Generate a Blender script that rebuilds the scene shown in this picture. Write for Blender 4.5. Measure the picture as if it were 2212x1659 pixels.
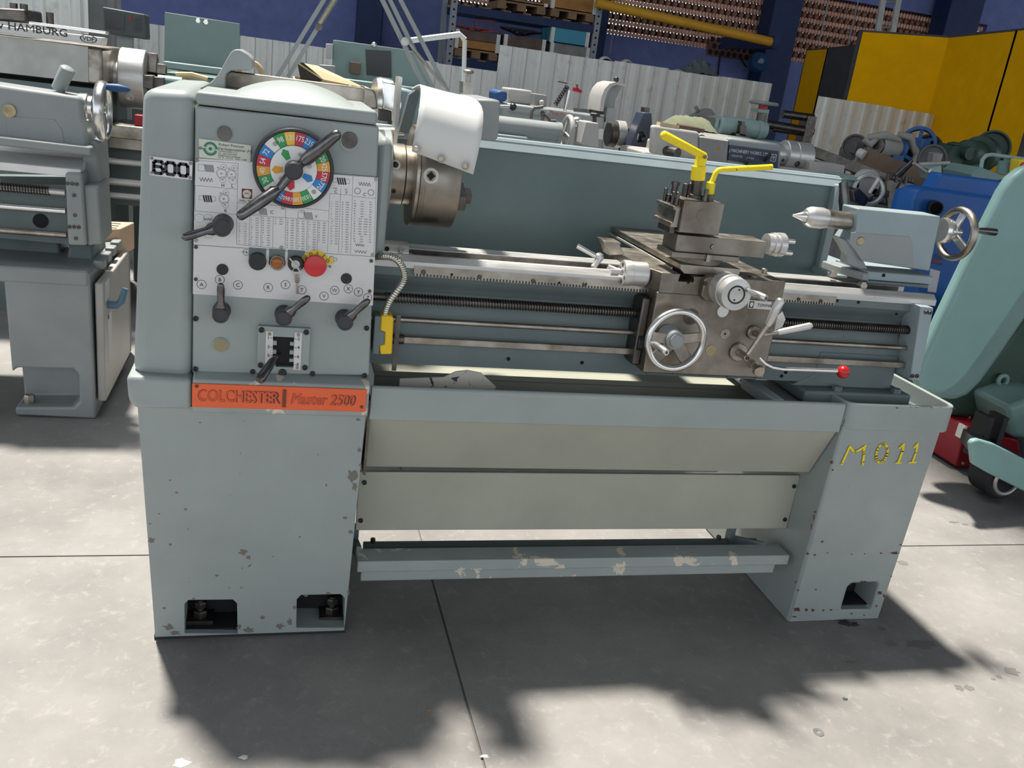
import bpy, bmesh, math, random
from mathutils import Vector as V, Matrix
random.seed(7)
SC = bpy.context.scene
for o in list(bpy.data.objects): bpy.data.objects.remove(o)
COL = SC.collection
# ---------------------------------------------------------------- camera, world, sun, exposure
CAM = V((0, 0, 1.32)); FPX = 1923.35
yaw, pit, rol = (math.radians(a) for a in (16.09243249, 18.80241836, 7.54236339))
fw = V((math.sin(yaw)*math.cos(pit), math.cos(yaw)*math.cos(pit), -math.sin(pit)))
r0 = V((math.cos(yaw), -math.sin(yaw), 0)); u0 = r0.cross(fw)
rt = math.cos(rol)*r0 + math.sin(rol)*u0; up = -math.sin(rol)*r0 + math.cos(rol)*u0
cd = bpy.data.cameras.new('camera'); co = bpy.data.objects.new('camera', cd); COL.objects.link(co)
cd.sensor_width = 36; cd.lens = 36*FPX/2212; cd.clip_end = 200; cd.clip_start = .05
co.matrix_world = Matrix(((rt.x, up.x, -fw.x, CAM.x), (rt.y, up.y, -fw.y, CAM.y), (rt.z, up.z, -fw.z, CAM.z), (0, 0, 0, 1)))
SC.camera = co
wd = bpy.data.worlds.new('sky'); SC.world = wd; wd.use_nodes = True
bg = wd.node_tree.nodes['Background']; bg.inputs[0].default_value = (.86, .93, 1, 1); bg.inputs[1].default_value = 1.5
sd = bpy.data.lights.new('sun', 'SUN'); so = bpy.data.objects.new('sun', sd); COL.objects.link(so)
sd.energy = 8.6; sd.angle = math.radians(4.2); sd.color = (1, .95, .86)
so.location = (-.7, 5, 9)
so.rotation_euler = V((.149, -.336, -1)).to_track_quat('-Z', 'Y').to_euler()
SC.view_settings.view_transform = 'Standard'; SC.view_settings.look = 'None'
SC.view_settings.gamma = 1; SC.view_settings.use_curve_mapping = False
SC.view_settings.exposure = .0
try:
    SC.cycles.max_bounces = 8; SC.cycles.diffuse_bounces = 4; SC.cycles.glossy_bounces = 4
except Exception: pass
# ---------------------------------------------------------------- measuring helper: a pixel of the photograph -> point on a plane
def ray(x, y): return rt*((x-1106)/FPX) - up*((y-829.5)/FPX) + fw
def P(x, y, Y=None, Z=None, X=None):
    d = ray(x, y)
    t = (Y-CAM.y)/d.y if Y is not None else (Z-CAM.z)/d.z if Z is not None else (X-CAM.x)/d.x
    return CAM + d*t
def mpp(p): return (V(p)-CAM).dot(fw)/FPX            # metres per pixel at a point
# ---------------------------------------------------------------- materials
MAT = {}
def _nt(name):
    m = bpy.data.materials.new(name); m.use_nodes = True; MAT[name] = m
    n = m.node_tree; return m, n, n.nodes['Principled BSDF']
def _noise(n, scale, detail=6, rough=.6, coord='Object', dist=0, stretch=None):
    tc = n.nodes.new('ShaderNodeTexCoord'); t = n.nodes.new('ShaderNodeTexNoise')
    t.inputs['Scale'].default_value = scale; t.inputs['Detail'].default_value = detail; t.inputs['Roughness'].default_value = rough
    t.inputs['Distortion'].default_value = dist
    src = tc.outputs[coord]
    if stretch:
        mp = n.nodes.new('ShaderNodeMapping'); mp.inputs['Scale'].default_value = stretch
        n.links.new(src, mp.inputs[0]); src = mp.outputs[0]
    n.links.new(src, t.inputs['Vector']); return t.outputs['Fac']
def _ramp(n, src, a, b, ca, cb):
    r = n.nodes.new('ShaderNodeValToRGB'); n.links.new(src, r.inputs[0])
    r.color_ramp.elements[0].position = a; r.color_ramp.elements[1].position = b
    r.color_ramp.elements[0].color = (*ca, 1); r.color_ramp.elements[1].color = (*cb, 1); return r.outputs[0]
def _mix(n, f, a, b):
    m = n.nodes.new('ShaderNodeMix'); m.data_type = 'RGBA'
    n.links.new(f, m.inputs[0]); n.links.new(a, m.inputs[6]); n.links.new(b, m.inputs[7]); return m.outputs[2]
def _bump(n, bs, src, st, dist=.002):
    b = n.nodes.new('ShaderNodeBump'); b.inputs['Strength'].default_value = st; b.inputs['Distance'].default_value = dist
    n.links.new(src, b.inputs['Height']); n.links.new(b.outputs[0], bs.inputs['Normal'])
def mul(c, k): return tuple(min(1, x*k) for x in c)
def plain(name, col, rough=.5, metal=0):
    m, n, b = _nt(name); b.inputs['Base Color'].default_value = (*col, 1)
    b.inputs['Roughness'].default_value = rough; b.inputs['Metallic'].default_value = metal; return m
def paint(name, col, rough=.45, var=.12, chip=None, amt=.70, cs=14, spec=.4):
    m, n, b = _nt(name); b.inputs['Roughness'].default_value = rough
    b.inputs['Specular IOR Level'].default_value = spec
    c = _ramp(n, _noise(n, 5, 5), .3, .7, mul(col, 1-var), mul(col, 1+var))
    if chip:
        f = _ramp(n, _noise(n, cs, 9, .62, dist=.6), amt, amt+.012, (0, 0, 0), (1, 1, 1))
        k = n.nodes.new('ShaderNodeRGB'); k.outputs[0].default_value = (*chip, 1)
        c = _mix(n, f, c, k.outputs[0])
    n.links.new(c, b.inputs['Base Color'])
    _bump(n, b, _noise(n, 120, 3), .06, .001); return m
def metal(name, col, rough=.3, var=.25, scale=18, stretch=None, dirt=None, amt=.6, met=1):
    m, n, b = _nt(name); b.inputs['Metallic'].default_value = met
    c = _ramp(n, _noise(n, scale, 8, .65, stretch=stretch), .3, .7, mul(col, 1-var), mul(col, 1+var))
    if dirt:
        f = _ramp(n, _noise(n, 9, 8, .6), amt-.12, amt+.12, (0, 0, 0), (1, 1, 1))
        k = n.nodes.new('ShaderNodeRGB'); k.outputs[0].default_value = (*dirt, 1); c = _mix(n, f, c, k.outputs[0])
    n.links.new(c, b.inputs['Base Color'])
    rr = _ramp(n, _noise(n, scale*1.7, 6, stretch=stretch), .3, .7, (rough*.75,)*3, (min(1, rough*1.35),)*3)
    n.links.new(rr, b.inputs['Roughness']); return m
GREY = (.30, .335, .325)
paint('grey_paint', GREY, .42, .07, (.16, .15, .13), .715, 17)
paint('grey_paint_worn', mul(GREY, .95), .45, .10, (.10, .05, .04), .70, 22)
paint('grey_paint_chipped', mul(GREY, 1.0), .45, .10, (.62, .56, .46), .57, 9)
paint('pan_paint', (.345, .348, .29), .42, .07, (.2, .19, .17), .76, 20)
paint('bed_paint', (.135, .17, .17), .5, .15, (.10, .10, .10), .72, 16)
paint('guard_paint', (.122, .172, .176), .38, .10, (.05, .05, .05), .74, 24)
paint('white_paint', (.62, .62, .60), .40, .05, (.3, .29, .27), .76, 20)
paint('orange_paint', (.78, .13, .045), .5, .06)
plain('orange_letters', (.62, .10, .035), .5)
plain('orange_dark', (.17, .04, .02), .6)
metal('plate_alu', (.63, .62, .61), .42, .06, 60, (1, 1, 40), met=.55)
plain('plate_print', (.025, .025, .03), .5)
plain('plate_cream', (.60, .62, .53), .5)
plain('print_green', (.02, .18, .11), .5); plain('print_maroon', (.16, .015, .02), .5)
plain('black_plastic', (.016, .017, .019), .38); paint('dark_knob', (.045, .045, .05), .42, .2)
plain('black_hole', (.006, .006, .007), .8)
metal('lever_dark', (.15, .15, .155), .30, .3, 30)
metal('steel', (.58, .57, .55), .36, .07, 20, (.3, 2, 2), met=.6)
metal('steel_bright', (.72, .71, .69), .24, .06, 20, met=.9)
metal('steel_worn', (.40, .365, .32), .38, .25, 14, dirt=(.20, .165, .125), amt=.58)
metal('steel_dull', (.27, .245, .21), .45, .22, 10, dirt=(.17, .145, .115), amt=.55)
metal('steel_dark', (.13, .12, .11), .42, .35, 18)
metal('chrome', (.82, .82, .80), .10, .05, 10)
metal('zinc', (.58, .57, .50), .33, .12, 40)
metal('brass_dirty', (.40, .33, .2), .45, .25, 20)
paint('yellow_paint', (.80, .62, .015), .4, .05, (.12, .06, .02), .63, 70)
paint('yellow_box', (.80, .50, .01), .5, .06, (.3, .2, .05), .74, 60)
plain('yellow_sign', (.80, .58, .03), .5)
plain('red_plastic', (.55, .025, .03), .35); plain('red_ball', (.42, .012, .015), .22)
plain('amber_lens', (.32, .10, .015), .25)
for nm, c in dict(green=(.02, .30, .07), yellow=(.85, .50, .02), red=(.52, .02, .05), blue=(.02, .20, .55), white=(.74, .74, .72), orange=(.72, .33, .02)).items():
    plain('dial_'+nm, c, .4)
plain('sight_glass', (.30, .26, .15), .2)
def rubber(name='rubber', c=(.02, .02, .022)): return plain(name, c, .7)
rubber()
# background paints
paint('machine_grey', (.27, .29, .29), .42, .10, (.28, .06, .04), .70, 8)
plain('chip_taupe', (.165, .15, .125), .7); plain('chip_rust', (.085, .03, .022), .8)
paint('cream_peeled', (.50, .47, .40), .6, .08, (.05, .05, .05), .60, 40)
paint('machine_blue_grey', (.27, .33, .35), .4, .1, (.1, .1, .1), .74, 16)
paint('machine_cream', (.40, .385, .365), .45, .08, (.5, .25, .08), .72, 6)
paint('machine_green', (.17, .27, .25), .42, .08, (.08, .12, .10), .76, 10)
paint('dark_green', (.03, .062, .045), .5, .2)
paint('mint_paint', (.27, .37, .35), .45, .1)
paint('panel_green_grey', (.19, .26, .25), .45, .06)
paint('blue_enamel', (.012, .10, .36), .42, .12, (.28, .15, .10), .76, 5)
paint('blue_dark', (.015, .06, .16), .5, .3)
paint('wall_blue', (.18, .22, .46), .8, .12, (.25, .26, .45), .74, 3, spec=.1)
paint('column_blue', (.012, .03, .10), .6, .2)
paint('partition_yellow', (.80, .40, .001), .8, .06, spec=.08)
paint('partition_grey', (.075, .075, .08), .7, .12, spec=.1)
paint('pipe_yellow', (.70, .36, .03), .5, .1)
paint('terracotta', (.80, .47, .35), .7, .2); paint('terracotta_mid', (.30, .155, .105), .8, .2); paint('terracotta_dark', (.16, .075, .055), .85, .2)
metal('galvanised', (.72, .72, .68), .55, .13, 3, (7, 1, .12), dirt=(.50, .50, .46), amt=.66, met=.2)
metal('galvanised_dark', (.25, .25, .24), .6, .25, 3, (1, 6, 1), met=.3)
paint('crate_wood', (.30, .19, .115), .8, .3, (.16, .1, .06), .62, 5); paint('crate_orange', (.42, .20, .06), .7, .2)
paint('pallet_wood', (.26, .16, .09), .85, .3)
plain('crate_blue', (.06, .32, .45), .6); paint('crate_grey', (.26, .25, .23), .8, .25); paint('crate_dark', (.13, .09, .075), .8, .3)
metal('plate_dull', (.36, .36, .335), .38, .12, 6, met=.6); paint('rag_pale', (.30, .29, .265), .9, .2); paint('junk_grey', (.10, .095, .095), .65, .3)
paint('handle_blue', (.10, .18, .26), .35, .1); plain('navy_grey', (.04, .052, .085), .45); plain('readout_grey', (.055, .065, .065), .5)
metal('way_bright', (.72, .72, .70), .4, .06, 10, met=.4)
plain('rack_steel', (.30, .32, .36), .5); plain('red_cable', (.35, .07, .05), .6)
paint('rag_green', (.15, .165, .10), .9, .12); paint('rag_grey', (.12, .14, .15), .9, .2)
paint('cardboard', (.55, .43, .26), .8, .1); plain('cardboard_shaded', (.05, .04, .03), .9)
paint('toolbox_red', (.33, .012, .025), .4, .1)
paint('rust', (.13, .085, .06), .75, .3); paint('copper_block', (.62, .42, .28), .5, .12)
plain('screen_dark', (.012, .014, .016), .2); plain('paper', (.62, .60, .62), .8)
plain('cap_white', (.55, .55, .52), .8)
paint('roof_sheet', (.20, .21, .22), .6, .1)
# concrete floor: grain, scuffs and stains of its own
m, n, b = _nt('concrete')
c1 = _ramp(n, _noise(n, 1.7, 8, .65), .32, .70, (.175, .167, .16), (.29, .278, .265))
f2 = _ramp(n, _noise(n, 26, 10, .75, dist=.4), .54, .72, (0, 0, 0), (1, 1, 1))
k = n.nodes.new('ShaderNodeRGB'); k.outputs[0].default_value = (.38, .365, .35, 1)
fm = n.nodes.new('ShaderNodeMath'); fm.operation = 'MULTIPLY'; fm.inputs[1].default_value = .55; n.links.new(f2, fm.inputs[0])
c2 = _mix(n, fm.outputs[0], c1, k.outputs[0])
f3 = _ramp(n, _noise(n, 2.3, 9, .7, dist=1.2), .66, .74, (0, 0, 0), (.5, .5, .5))
k2 = n.nodes.new('ShaderNodeRGB'); k2.outputs[0].default_value = (.165, .155, .145, 1)
c3 = _mix(n, f3, c2, k2.outputs[0])
f4 = _ramp(n, _noise(n, 60, 6, .8, dist=3, stretch=(1, 3.5, 1)), .685, .70, (0, 0, 0), (.55, .55, .55))
c4 = _mix(n, f4, c3, k2.outputs[0]); n.links.new(c4, b.inputs['Base Color'])
b.inputs['Roughness'].default_value = .62; b.inputs['Specular IOR Level'].default_value = .3
_bump(n, b, _noise(n, 42, 9, .75), .35, .004)
plain('joint_dark', (.17, .16, .15), .9); plain('oil_stain', (.17, .16, .15), .5)
# ---------------------------------------------------------------- building helpers
ORG = {}
def thing(name, label, cat, loc, group=None):
    o = bpy.data.objects.new(name, None); COL.objects.link(o); o.location = loc; o.empty_display_size = .1
    o['label'] = label; o['category'] = cat
    if group: o['group'] = group
    ORG[o] = V(loc); return o
def frame(ax):
    a = V(ax).normalized(); h = V((0, 0, 1)) if abs(a.z) < .9 else V((1, 0, 0))
    s = h.cross(a).normalized(); return a, s, a.cross(s)
GL = {}
class G:
    def __init__(s): s.b = bmesh.new()
    def face(s, vs):
        try: return s.b.faces.new(vs)
        except ValueError: return None
    def box(s, x0, x1, y0, y1, z0, z1):
        v = [s.b.verts.new((x, y, z)) for x in (x0, x1) for y in (y0, y1) for z in (z0, z1)]
        for q in ((0, 1, 3, 2), (4, 6, 7, 5), (0, 4, 5, 1), (2, 3, 7, 6), (0, 2, 6, 4), (1, 5, 7, 3)): s.face([v[i] for i in q])
        return s
    def loft(s, A, B, cap=True):              # two equal rings of points
        a = [s.b.verts.new(p) for p in A]; b = [s.b.verts.new(p) for p in B]; n = len(a)
        for i in range(n): s.face((a[i], a[(i+1) % n], b[(i+1) % n], b[i]))
        if cap: s.face(a[::-1]); s.face(b)
        return s
    def prism(s, pts, ax, a, b2):
        f = {'X': lambda p, t: (t, p[0], p[1]), 'Y': lambda p, t: (p[0], t, p[1]), 'Z': lambda p, t: (p[0], p[1], t)}[ax]
        return s.loft([f(p, a) for p in pts], [f(p, b2) for p in pts])
    def px(s, pts, Y0, Y1):                   # outline measured at depth Y0, real thickness Y0..Y1
        q = [P(x, y, Y0) for x, y in pts]; return s.prism([(p.x, p.z) for p in q], 'Y', Y0, Y1)
    def rev(s, prof, o, ax, n=24, closed=False):
        a, u, w = frame(ax); o = V(o); rings = []
        for r, t in prof:
            if r < 1e-6: rings.append([s.b.verts.new(o+a*t)])
            else: rings.append([s.b.verts.new(o+a*t+(u*math.cos(2*math.pi*i/n)+w*math.sin(2*math.pi*i/n))*r) for i in range(n)])
        pr = list(zip(rings, rings[1:])) + ([(rings[-1], rings[0])] if closed else [])
        for A, B in pr:
            for i in range(n):
                j = (i+1) % n
                if len(A) == 1 and len(B) == 1: continue
                if len(A) == 1: s.face((A[0], B[i], B[j]))
                elif len(B) == 1: s.face((A[i], A[j], B[0]))
                else: s.face((A[i], A[j], B[j], B[i]))
        return s
    def cyl(s, p, q, r, r2=None, n=20, ch=0):
        p = V(p); q = V(q); L = (q-p).length; r2 = r if r2 is None else r2
        if ch: pr = [(0, 0), (r-ch, 0), (r, ch), (r2, L-ch), (r2-ch, L), (0, L)]
        else: pr = [(0, 0), (r, 0), (r2, L), (0, L)]
        return s.rev(pr, p, q-p, n)
    def ring(s, o, ax, R, r, n=40, m=10, sq=1):
        return s.rev([(R+r*math.cos(2*math.pi*k/m), sq*r*math.sin(2*math.pi*k/m)) for k in range(m)], o, ax, n, True)
    def ball(s, o, r, n=20, m=12, ax=(0, 0, 1), sz=1):
        return s.rev([(r*math.sin(math.pi*k/m), -r*sz*math.cos(math.pi*k/m)) for k in range(m+1)], o, ax, n)
    def tube(s, pts, r, n=10):
        pts = [V(p) for p in pts]; R = r if isinstance(r, (list, tuple)) else [r]*len(pts); rings = []; u = None
        for i, p in enumerate(pts):
            t = (pts[min(i+1, len(pts)-1)]-pts[max(i-1, 0)]).normalized()
            if u is None: u = frame(t)[1]
            u = (u-t*u.dot(t)).normalized(); w = t.cross(u)
            rings.append([s.b.verts.new(p+(u*math.cos(2*math.pi*k/n)+w*math.sin(2*math.pi*k/n))*R[i]) for k in range(n)])
        for A, B in zip(rings, rings[1:]):
            for k in range(n): s.face((A[k], A[(k+1) % n], B[(k+1) % n], B[k]))
        s.face(rings[0][::-1]); s.face(rings[-1]); return s
    def bar(s, p, q, w, h, side=None):        # rectangular bar from p to q
        p = V(p); q = V(q); a, u, v = frame(q-p)
        if side is not None: u = (V(side)-a*V(side).dot(a)).normalized(); v = a.cross(u)
        c = [(u*i*w/2+v*j*h/2) for i, j in ((-1, -1), (1, -1), (1, 1), (-1, 1))]
        return s.loft([p+k for k in c], [q+k for k in c])
    def hexa(s, o, ax, r, h): return s.rev([(0, 0), (r, 0), (r, h*.8), (r*.85, h), (0, h)], o, ax, 6)
    def poly(s, pts): s.face([s.b.verts.new(p) for p in pts]); return s
    def grid(s, rows, thick=None):
        R = [[s.b.verts.new(p) for p in r] for r in rows]
        for A, B in zip(R, R[1:]):
            for i in range(len(A)-1): s.face((A[i], A[i+1], B[i+1], B[i]))
        return s
    def line(s, p, q, w):                     # flat stroke in a plane of constant Y
        p = V(p); q = V(q); d = (q-p).normalized(); k = V((d.z, 0, -d.x))*w/2
        return s.poly((p-k, q-k, q+k, p+k))
    def circ(s, c, r, w, n=20):
        for i in range(n):
            a, b2 = 2*math.pi*i/n, 2*math.pi*(i+1)/n
            f = lambda t, R: (c[0]+R*math.cos(t), c[1], c[2]+R*math.sin(t))
            s.poly((f(a, r-w/2), f(b2, r-w/2), f(b2, r+w/2), f(a, r+w/2)))
        return s
    def text(s, t, o, size, al='l', rot=0, bold=0, sx=1, depth=0, shear=0, nrm=None):   # cap height = size, upright in a plane facing -Y unless nrm=(xdir, updir)
        k = size/.69; wd_ = sum(GL[c, bold][2] for c in t)*k*sx
        x = {'l': 0, 'c': -wd_/2, 'r': -wd_}[al]; o = V(o); ca, sa = math.cos(rot), math.sin(rot)
        xd, ud = (V((1, 0, 0)), V((0, 0, 1))) if nrm is None else (V(nrm[0]), V(nrm[1])); nn = xd.cross(ud)
        for c in t:
            vs, fs, adv = GL[c, bold]
            def tr(p, e): 
                X, Z = (x+p[0]*k*sx+shear*p[1]*k, p[1]*k); return o+xd*(X*ca-Z*sa)+ud*(X*sa+Z*ca)+nn*e
            bv = [s.b.verts.new(tr(p, depth)) for p in vs]
            for f in fs: s.face([bv[i] for i in f])
            if depth:
                b0 = [s.b.verts.new(tr(p, 0)) for p in vs]; cnt = {}
                for f in fs:
                    for i in range(len(f)): 
                        e = (f[i], f[(i+1) % len(f)]); cnt[e] = 1
                for (i, j) in cnt:
                    if (j, i) not in cnt: s.face((b0[i], b0[j], bv[j], bv[i]))
            x += adv*k*sx
        return s
    def out(s, name, mat, par=None, bev=0, seg=2, sm=32, kind=None, label=None, cut=None, fix=True, **kw):
        me = bpy.data.meshes.new(name)
        if fix: bmesh.ops.recalc_face_normals(s.b, faces=s.b.faces)
        if par is not None: bmesh.ops.translate(s.b, verts=s.b.verts, vec=-ORG[par])
        s.b.to_mesh(me); s.b.free()
        mats = mat if isinstance(mat, (list, tuple)) else [mat]
        for q in mats: me.materials.append(MAT[q])
        o = bpy.data.objects.new(name, me); COL.objects.link(o)
        if par is not None: o.parent = par; ORG[o] = ORG[par]
        else: ORG[o] = V((0, 0, 0))
        if cut:
            for cb in cut:
                cm = bpy.data.meshes.new('cut')
                bmesh.ops.recalc_face_normals(cb.b, faces=cb.b.faces)
                bmesh.ops.translate(cb.b, verts=cb.b.verts, vec=-ORG[o]); cb.b.to_mesh(cm); cb.b.free()
                c = bpy.data.objects.new('cut', cm); COL.objects.link(c); c.location = ORG[o]
                d = o.modifiers.new('b', 'BOOLEAN'); d.object = c; d.operation = 'DIFFERENCE'; d.solver = 'EXACT'
                bpy.context.view_layer.update()
                nm = bpy.data.meshes.new_from_object(o.evaluated_get(bpy.context.evaluated_depsgraph_get()))
                o.modifiers.clear(); old = o.data; o.data = nm; nm.name = name
                bpy.data.objects.remove(c); bpy.data.meshes.remove(cm); bpy.data.meshes.remove(old)
            me = o.data
        if bev:
            d = o.modifiers.new('bevel', 'BEVEL'); d.width = bev; d.segments = seg; d.limit_method = 'ANGLE'; d.angle_limit = math.radians(28)
        if sm:
            me.polygons.foreach_set('use_smooth', [True]*len(me.polygons)); me.set_sharp_from_angle(angle=math.radians(sm))
        if kind: o['kind'] = kind
        if label: o['label'] = label
        for k_, v_ in kw.items(): o[k_] = v_
        return o
def single(g, name, mat, label, cat, group=None, **kw):
    o = g.out(name, mat, None, **kw); o['label'] = label; o['category'] = cat
    if group: o['group'] = group
    return o
def _glyphs():
    chars = sorted(set("ABCDEFGHIJKLMNOPQRSTUVWXYZabcdefghijklmnopqrstuvwxyz0123456789.,:-/|()Øøæ½¼¾& "))
    obs = []
    for bd in (0, 1):
        for c in chars:
            bo = 0 if c in 'MWNV' else bd
            for t in (c, c+'|', '|'):
                cu = bpy.data.curves.new('t', 'FONT'); cu.body = t; cu.resolution_u = 2; cu.size = 1; cu.offset = .012*bo
                o = bpy.data.objects.new('t', cu); COL.objects.link(o); obs.append((c, bd, o))
    bpy.context.view_layer.update(); dg = bpy.context.evaluated_depsgraph_get()
    for i in range(0, len(obs), 3):
        ms = []
        for j in range(3):
            me = obs[i+j][2].evaluated_get(dg).to_mesh()
            ms.append(([(v.co.x, v.co.y) for v in me.vertices], [tuple(p.vertices) for p in me.polygons]))
        mx = lambda q: max((p[0] for p in q[0]), default=0)
        c, bd, _ = obs[i]
        GL[c, bd] = (ms[0][0], ms[0][1], .3 if c == ' ' else mx(ms[1])-mx(ms[2]))
    for _, _, o in obs:
        cu = o.data; bpy.data.objects.remove(o); bpy.data.curves.remove(cu)
_glyphs()
# ================================================================ the setting: floor
g = G(); g.box(-14, 34, -6, 17, -.2, -.005); FLOOR = g.out('floor', 'joint_dark', kind='structure', sm=0)
xs = [-14, -9.5, -6.2, -3.0, .45, 3.6, 7, 11, 16, 24, 34]; ys = [-6, -3.2, -.6, 2.24, 5.2, 8.3, 11.5, 17]
for i in range(len(xs)-1):
    for j in range(len(ys)-1):
        g = G(); g.box(xs[i]+.003, xs[i+1]-.003, ys[j]+.003, ys[j+1]-.003, -.05, 0)
        g.out('slab', 'concrete', FLOOR, sm=0)
# ================================================================ the lathe
LA = thing('metal_lathe', 'large grey lathe in front with orange nameplate, coloured speed dial and yellow M 011', 'lathe', (.7, 2, 0))
def cutpx(pts, Y, a, b):
    q = [P(x, y, Y) for x, y in pts]; c = G(); c.prism([(p.x, p.z) for p in q], 'Y', a, b); return c
def screw(par, p, r, name='screw', mat='steel_dark', ax=(0, -1, 0), n=12):
    g = G(); p = V(p); a = V(ax); k = r
    g.rev([(0, 0), (r, 0), (r, r*.5), (r*.85, r*.7), (r*.5, r*.7), (r*.45, r*.3), (0, r*.3)], p, a, n); return g.out(name, mat, par, sm=40)
# left pedestal
g = G(); t = [(-.259, 1.82), (.205, 1.82), (.205, 2.42), (-.259, 2.42)]; bq = [(-.232, 1.855), (.197, 1.855), (.197, 2.40), (-.232, 2.40)]
g.loft([(*p, .598) for p in t], [(*p, .012) for p in bq])
PED = g.out('pedestal', 'grey_paint', LA, bev=.012, cut=[
    cutpx([(398, 1372), (398, 1306), (407, 1297), (503, 1296), (512, 1305), (513, 1373)], 1.847, 1.7, 2.0),
    cutpx([(640, 1360), (641, 1296), (650, 1286), (736, 1284), (745, 1293), (744, 1360)], 1.847, 1.7, 2.0)])
g = G(); g.box(-.235, .20, 1.862, 2.38, 0, .013); g.out('base_shim', 'rubber', LA)
for a, b in ((434, 1352), (713, 1345)):
    p = P(a, b, 1.93); g = G(); g.cyl((p.x, 1.91, .012), (p.x, 1.91, .075), .009, n=12); g.hexa((p.x, 1.91, .03), (0, 0, 1), .017, .016); g.hexa((p.x, 1.91, .055), (0, 0, 1), .014, .014)
    g.box(p.x-.03, p.x+.03, 1.885, 1.94, .02, .03); g.out('levelling_bolt', 'steel_dark', LA)
    nq = [P(x, y, 1.847) for x, y in ([(399, 1371), (399, 1307), (407, 1298), (503, 1297), (511, 1306), (512, 1372)] if a < 500 else [(641, 1359), (642, 1297), (650, 1287), (736, 1285), (744, 1294), (743, 1359)])]
    g = G(); g.prism([(q.x, q.z) for q in nq], 'Y', 1.935, 1.998); g.box(nq[0].x, nq[-1].x, 1.87, 1.99, .013, .020); g.out('niche_dark_plug', 'black_hole', LA)  # black plug added to darken the oily niche inside
zt1, zt2 = P(414, 803, 1.832).z, P(414, 823, 1.80).z; zo = P(414, 880, 1.80).z
# band above the pedestal: rounded end bulge, ledge, orange nameplate
g = G(); g.px([(272, 812), (413, 820), (413, 886), (290, 884), (276, 866)], 1.80, 2.44); g.out('end_band', 'grey_paint', LA, bev=.018, seg=3)
g = G(); g.prism([(1.834, zt1+.004), (1.801, zt2+.002), (1.801, zo-.012), (2.42, zo-.012), (2.42, zt1+.004)], 'X', -.152, .207); g.out('headstock_ledge', 'grey_paint_chipped', LA, bev=.004)
x0, x1 = P(415, 825, 1.798).x, P(793, 837, 1.798).x; z0, z1 = P(415, 880, 1.798).z+.001, P(415, 828, 1.798).z
g = G(); g.box(x0, x1, 1.797, 1.801, z0, z1); NP = g.out('nameplate', 'orange_paint', LA, bev=.001)
hN = z1-z0
def nametext(s, px_, size, sx, shear):
    p = P(px_, 860, 1.7965)
    g = G(); g.text(s, (p.x, 1.7966, z0+hN*.27), size, sx=sx, bold=1, shear=shear); g.out('letter_outline', 'orange_dark', NP, sm=0, fix=False)  # dark orange copy forms the outline of the raised letters
    g = G(); g.text(s, (p.x+.0012, 1.7966, z0+hN*.27+.0012), size*.94, sx=sx*1.03, bold=0, shear=shear, depth=.0016); g.out('raised_lettering', 'orange_letters', NP, sm=0)
nametext('COLCHESTER', 426, hN*.50, .72, 0)
nametext('Master 2500', 627, hN*.46, .77, .16)
p = P(614, 862, 1.7965); g = G(); g.box(p.x-.0035, p.x+.0035, 1.795, 1.7972, z0+hN*.12, z1-hN*.12); g.out('divider_bar', 'orange_dark', NP)
for a, b in ((425, 834), (781, 879)): screw(NP, P(a, b, 1.797), .0035)
# gear cover at the far left, with the 600 plate
g = G(); g.px([(307, 190), (420, 197), (413.5, 822), (286, 812)], 1.826, 2.36); g.out('gear_cover', 'grey_paint', LA, bev=.022, seg=4)
g = G(); g.px([(323, 337), (416, 349), (414.5, 389), (323, 378)], 1.8235, 1.827); PL = g.out('number_plate', 'plate_alu', LA)
def stroke(gg, pts, Y, w, closed=False):
    q = [P(x, y, Y) for x, y in pts]; q = q+[q[0]] if closed else q
    for a, b in zip(q, q[1:]):
        d = (b-a).normalized()*w*.25; gg.line(a-d, b+d, w)
g = G()
for k, dx in enumerate((330.5, 357, 384.5)):
    T = lambda u, v: (dx+.6+u*.93, 347.2+v*1.03+u*.115+(dx-330)*.115)
    if k == 0: stroke(g, [T(22, 5), T(19, 0), T(5, 0), T(1, 4), T(1, 20), T(5, 25), T(18, 25), T(22, 21), T(22, 15), T(18, 11), T(2, 11)], 1.8228, .0060)
    else: stroke(g, [T(5, 0), T(18, 0), T(22, 4), T(22, 20), T(18, 24.5), T(5, 24.5), T(1, 20), T(1, 4)], 1.8228, .0060, True)
g.out('number_print', 'plate_print', PL, sm=0, fix=False)
for a, b in ((327.5, 342), (411.5, 353), (327.5, 373), (410.5, 384)): screw(PL, P(a, b, 1.8233), .0030, mat='steel_worn')
# headstock casting, lid, dome and rear flange
YP = 1.83
HX1 = P(818, 274, YP).x
g = G(); g.loft([P(421.5, 228, YP), P(819, 273, YP), P(797.5, 812, YP), P(415, 806, YP)], [p+V((0, .5, 0)) for p in (P(421.5, 228, YP), P(819, 273, YP), P(797.5, 812, YP), P(415, 806, YP))])
HS = g.out('headstock', 'grey_paint', LA, bev=.004)
zl = P(421, 201, 1.832).z
g = G(); g.px([(422, 196), (815.5, 240), (815.5, 271), (422, 225.5)], 1.828, 2.2); g.out('headstock_lid', 'grey_paint_worn', LA, bev=.007, seg=3)
zl = P(422, 196, 1.828).z
xa, xb = P(500, 200, 1.9).x, P(775, 230, 1.9).x
rows = []
for i in range(11):
    v = i/10; rows.append([(xa+(xb-xa)*u/16, 1.86+.29*v, zl-.002+.036*(math.sin(math.pi*u/16)**.8)*(math.sin(math.pi*v)**.5)) for u in range(17)])
g = G(); g.grid(rows); g.out('lid_dome', 'grey_paint', LA, sm=80)
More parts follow.
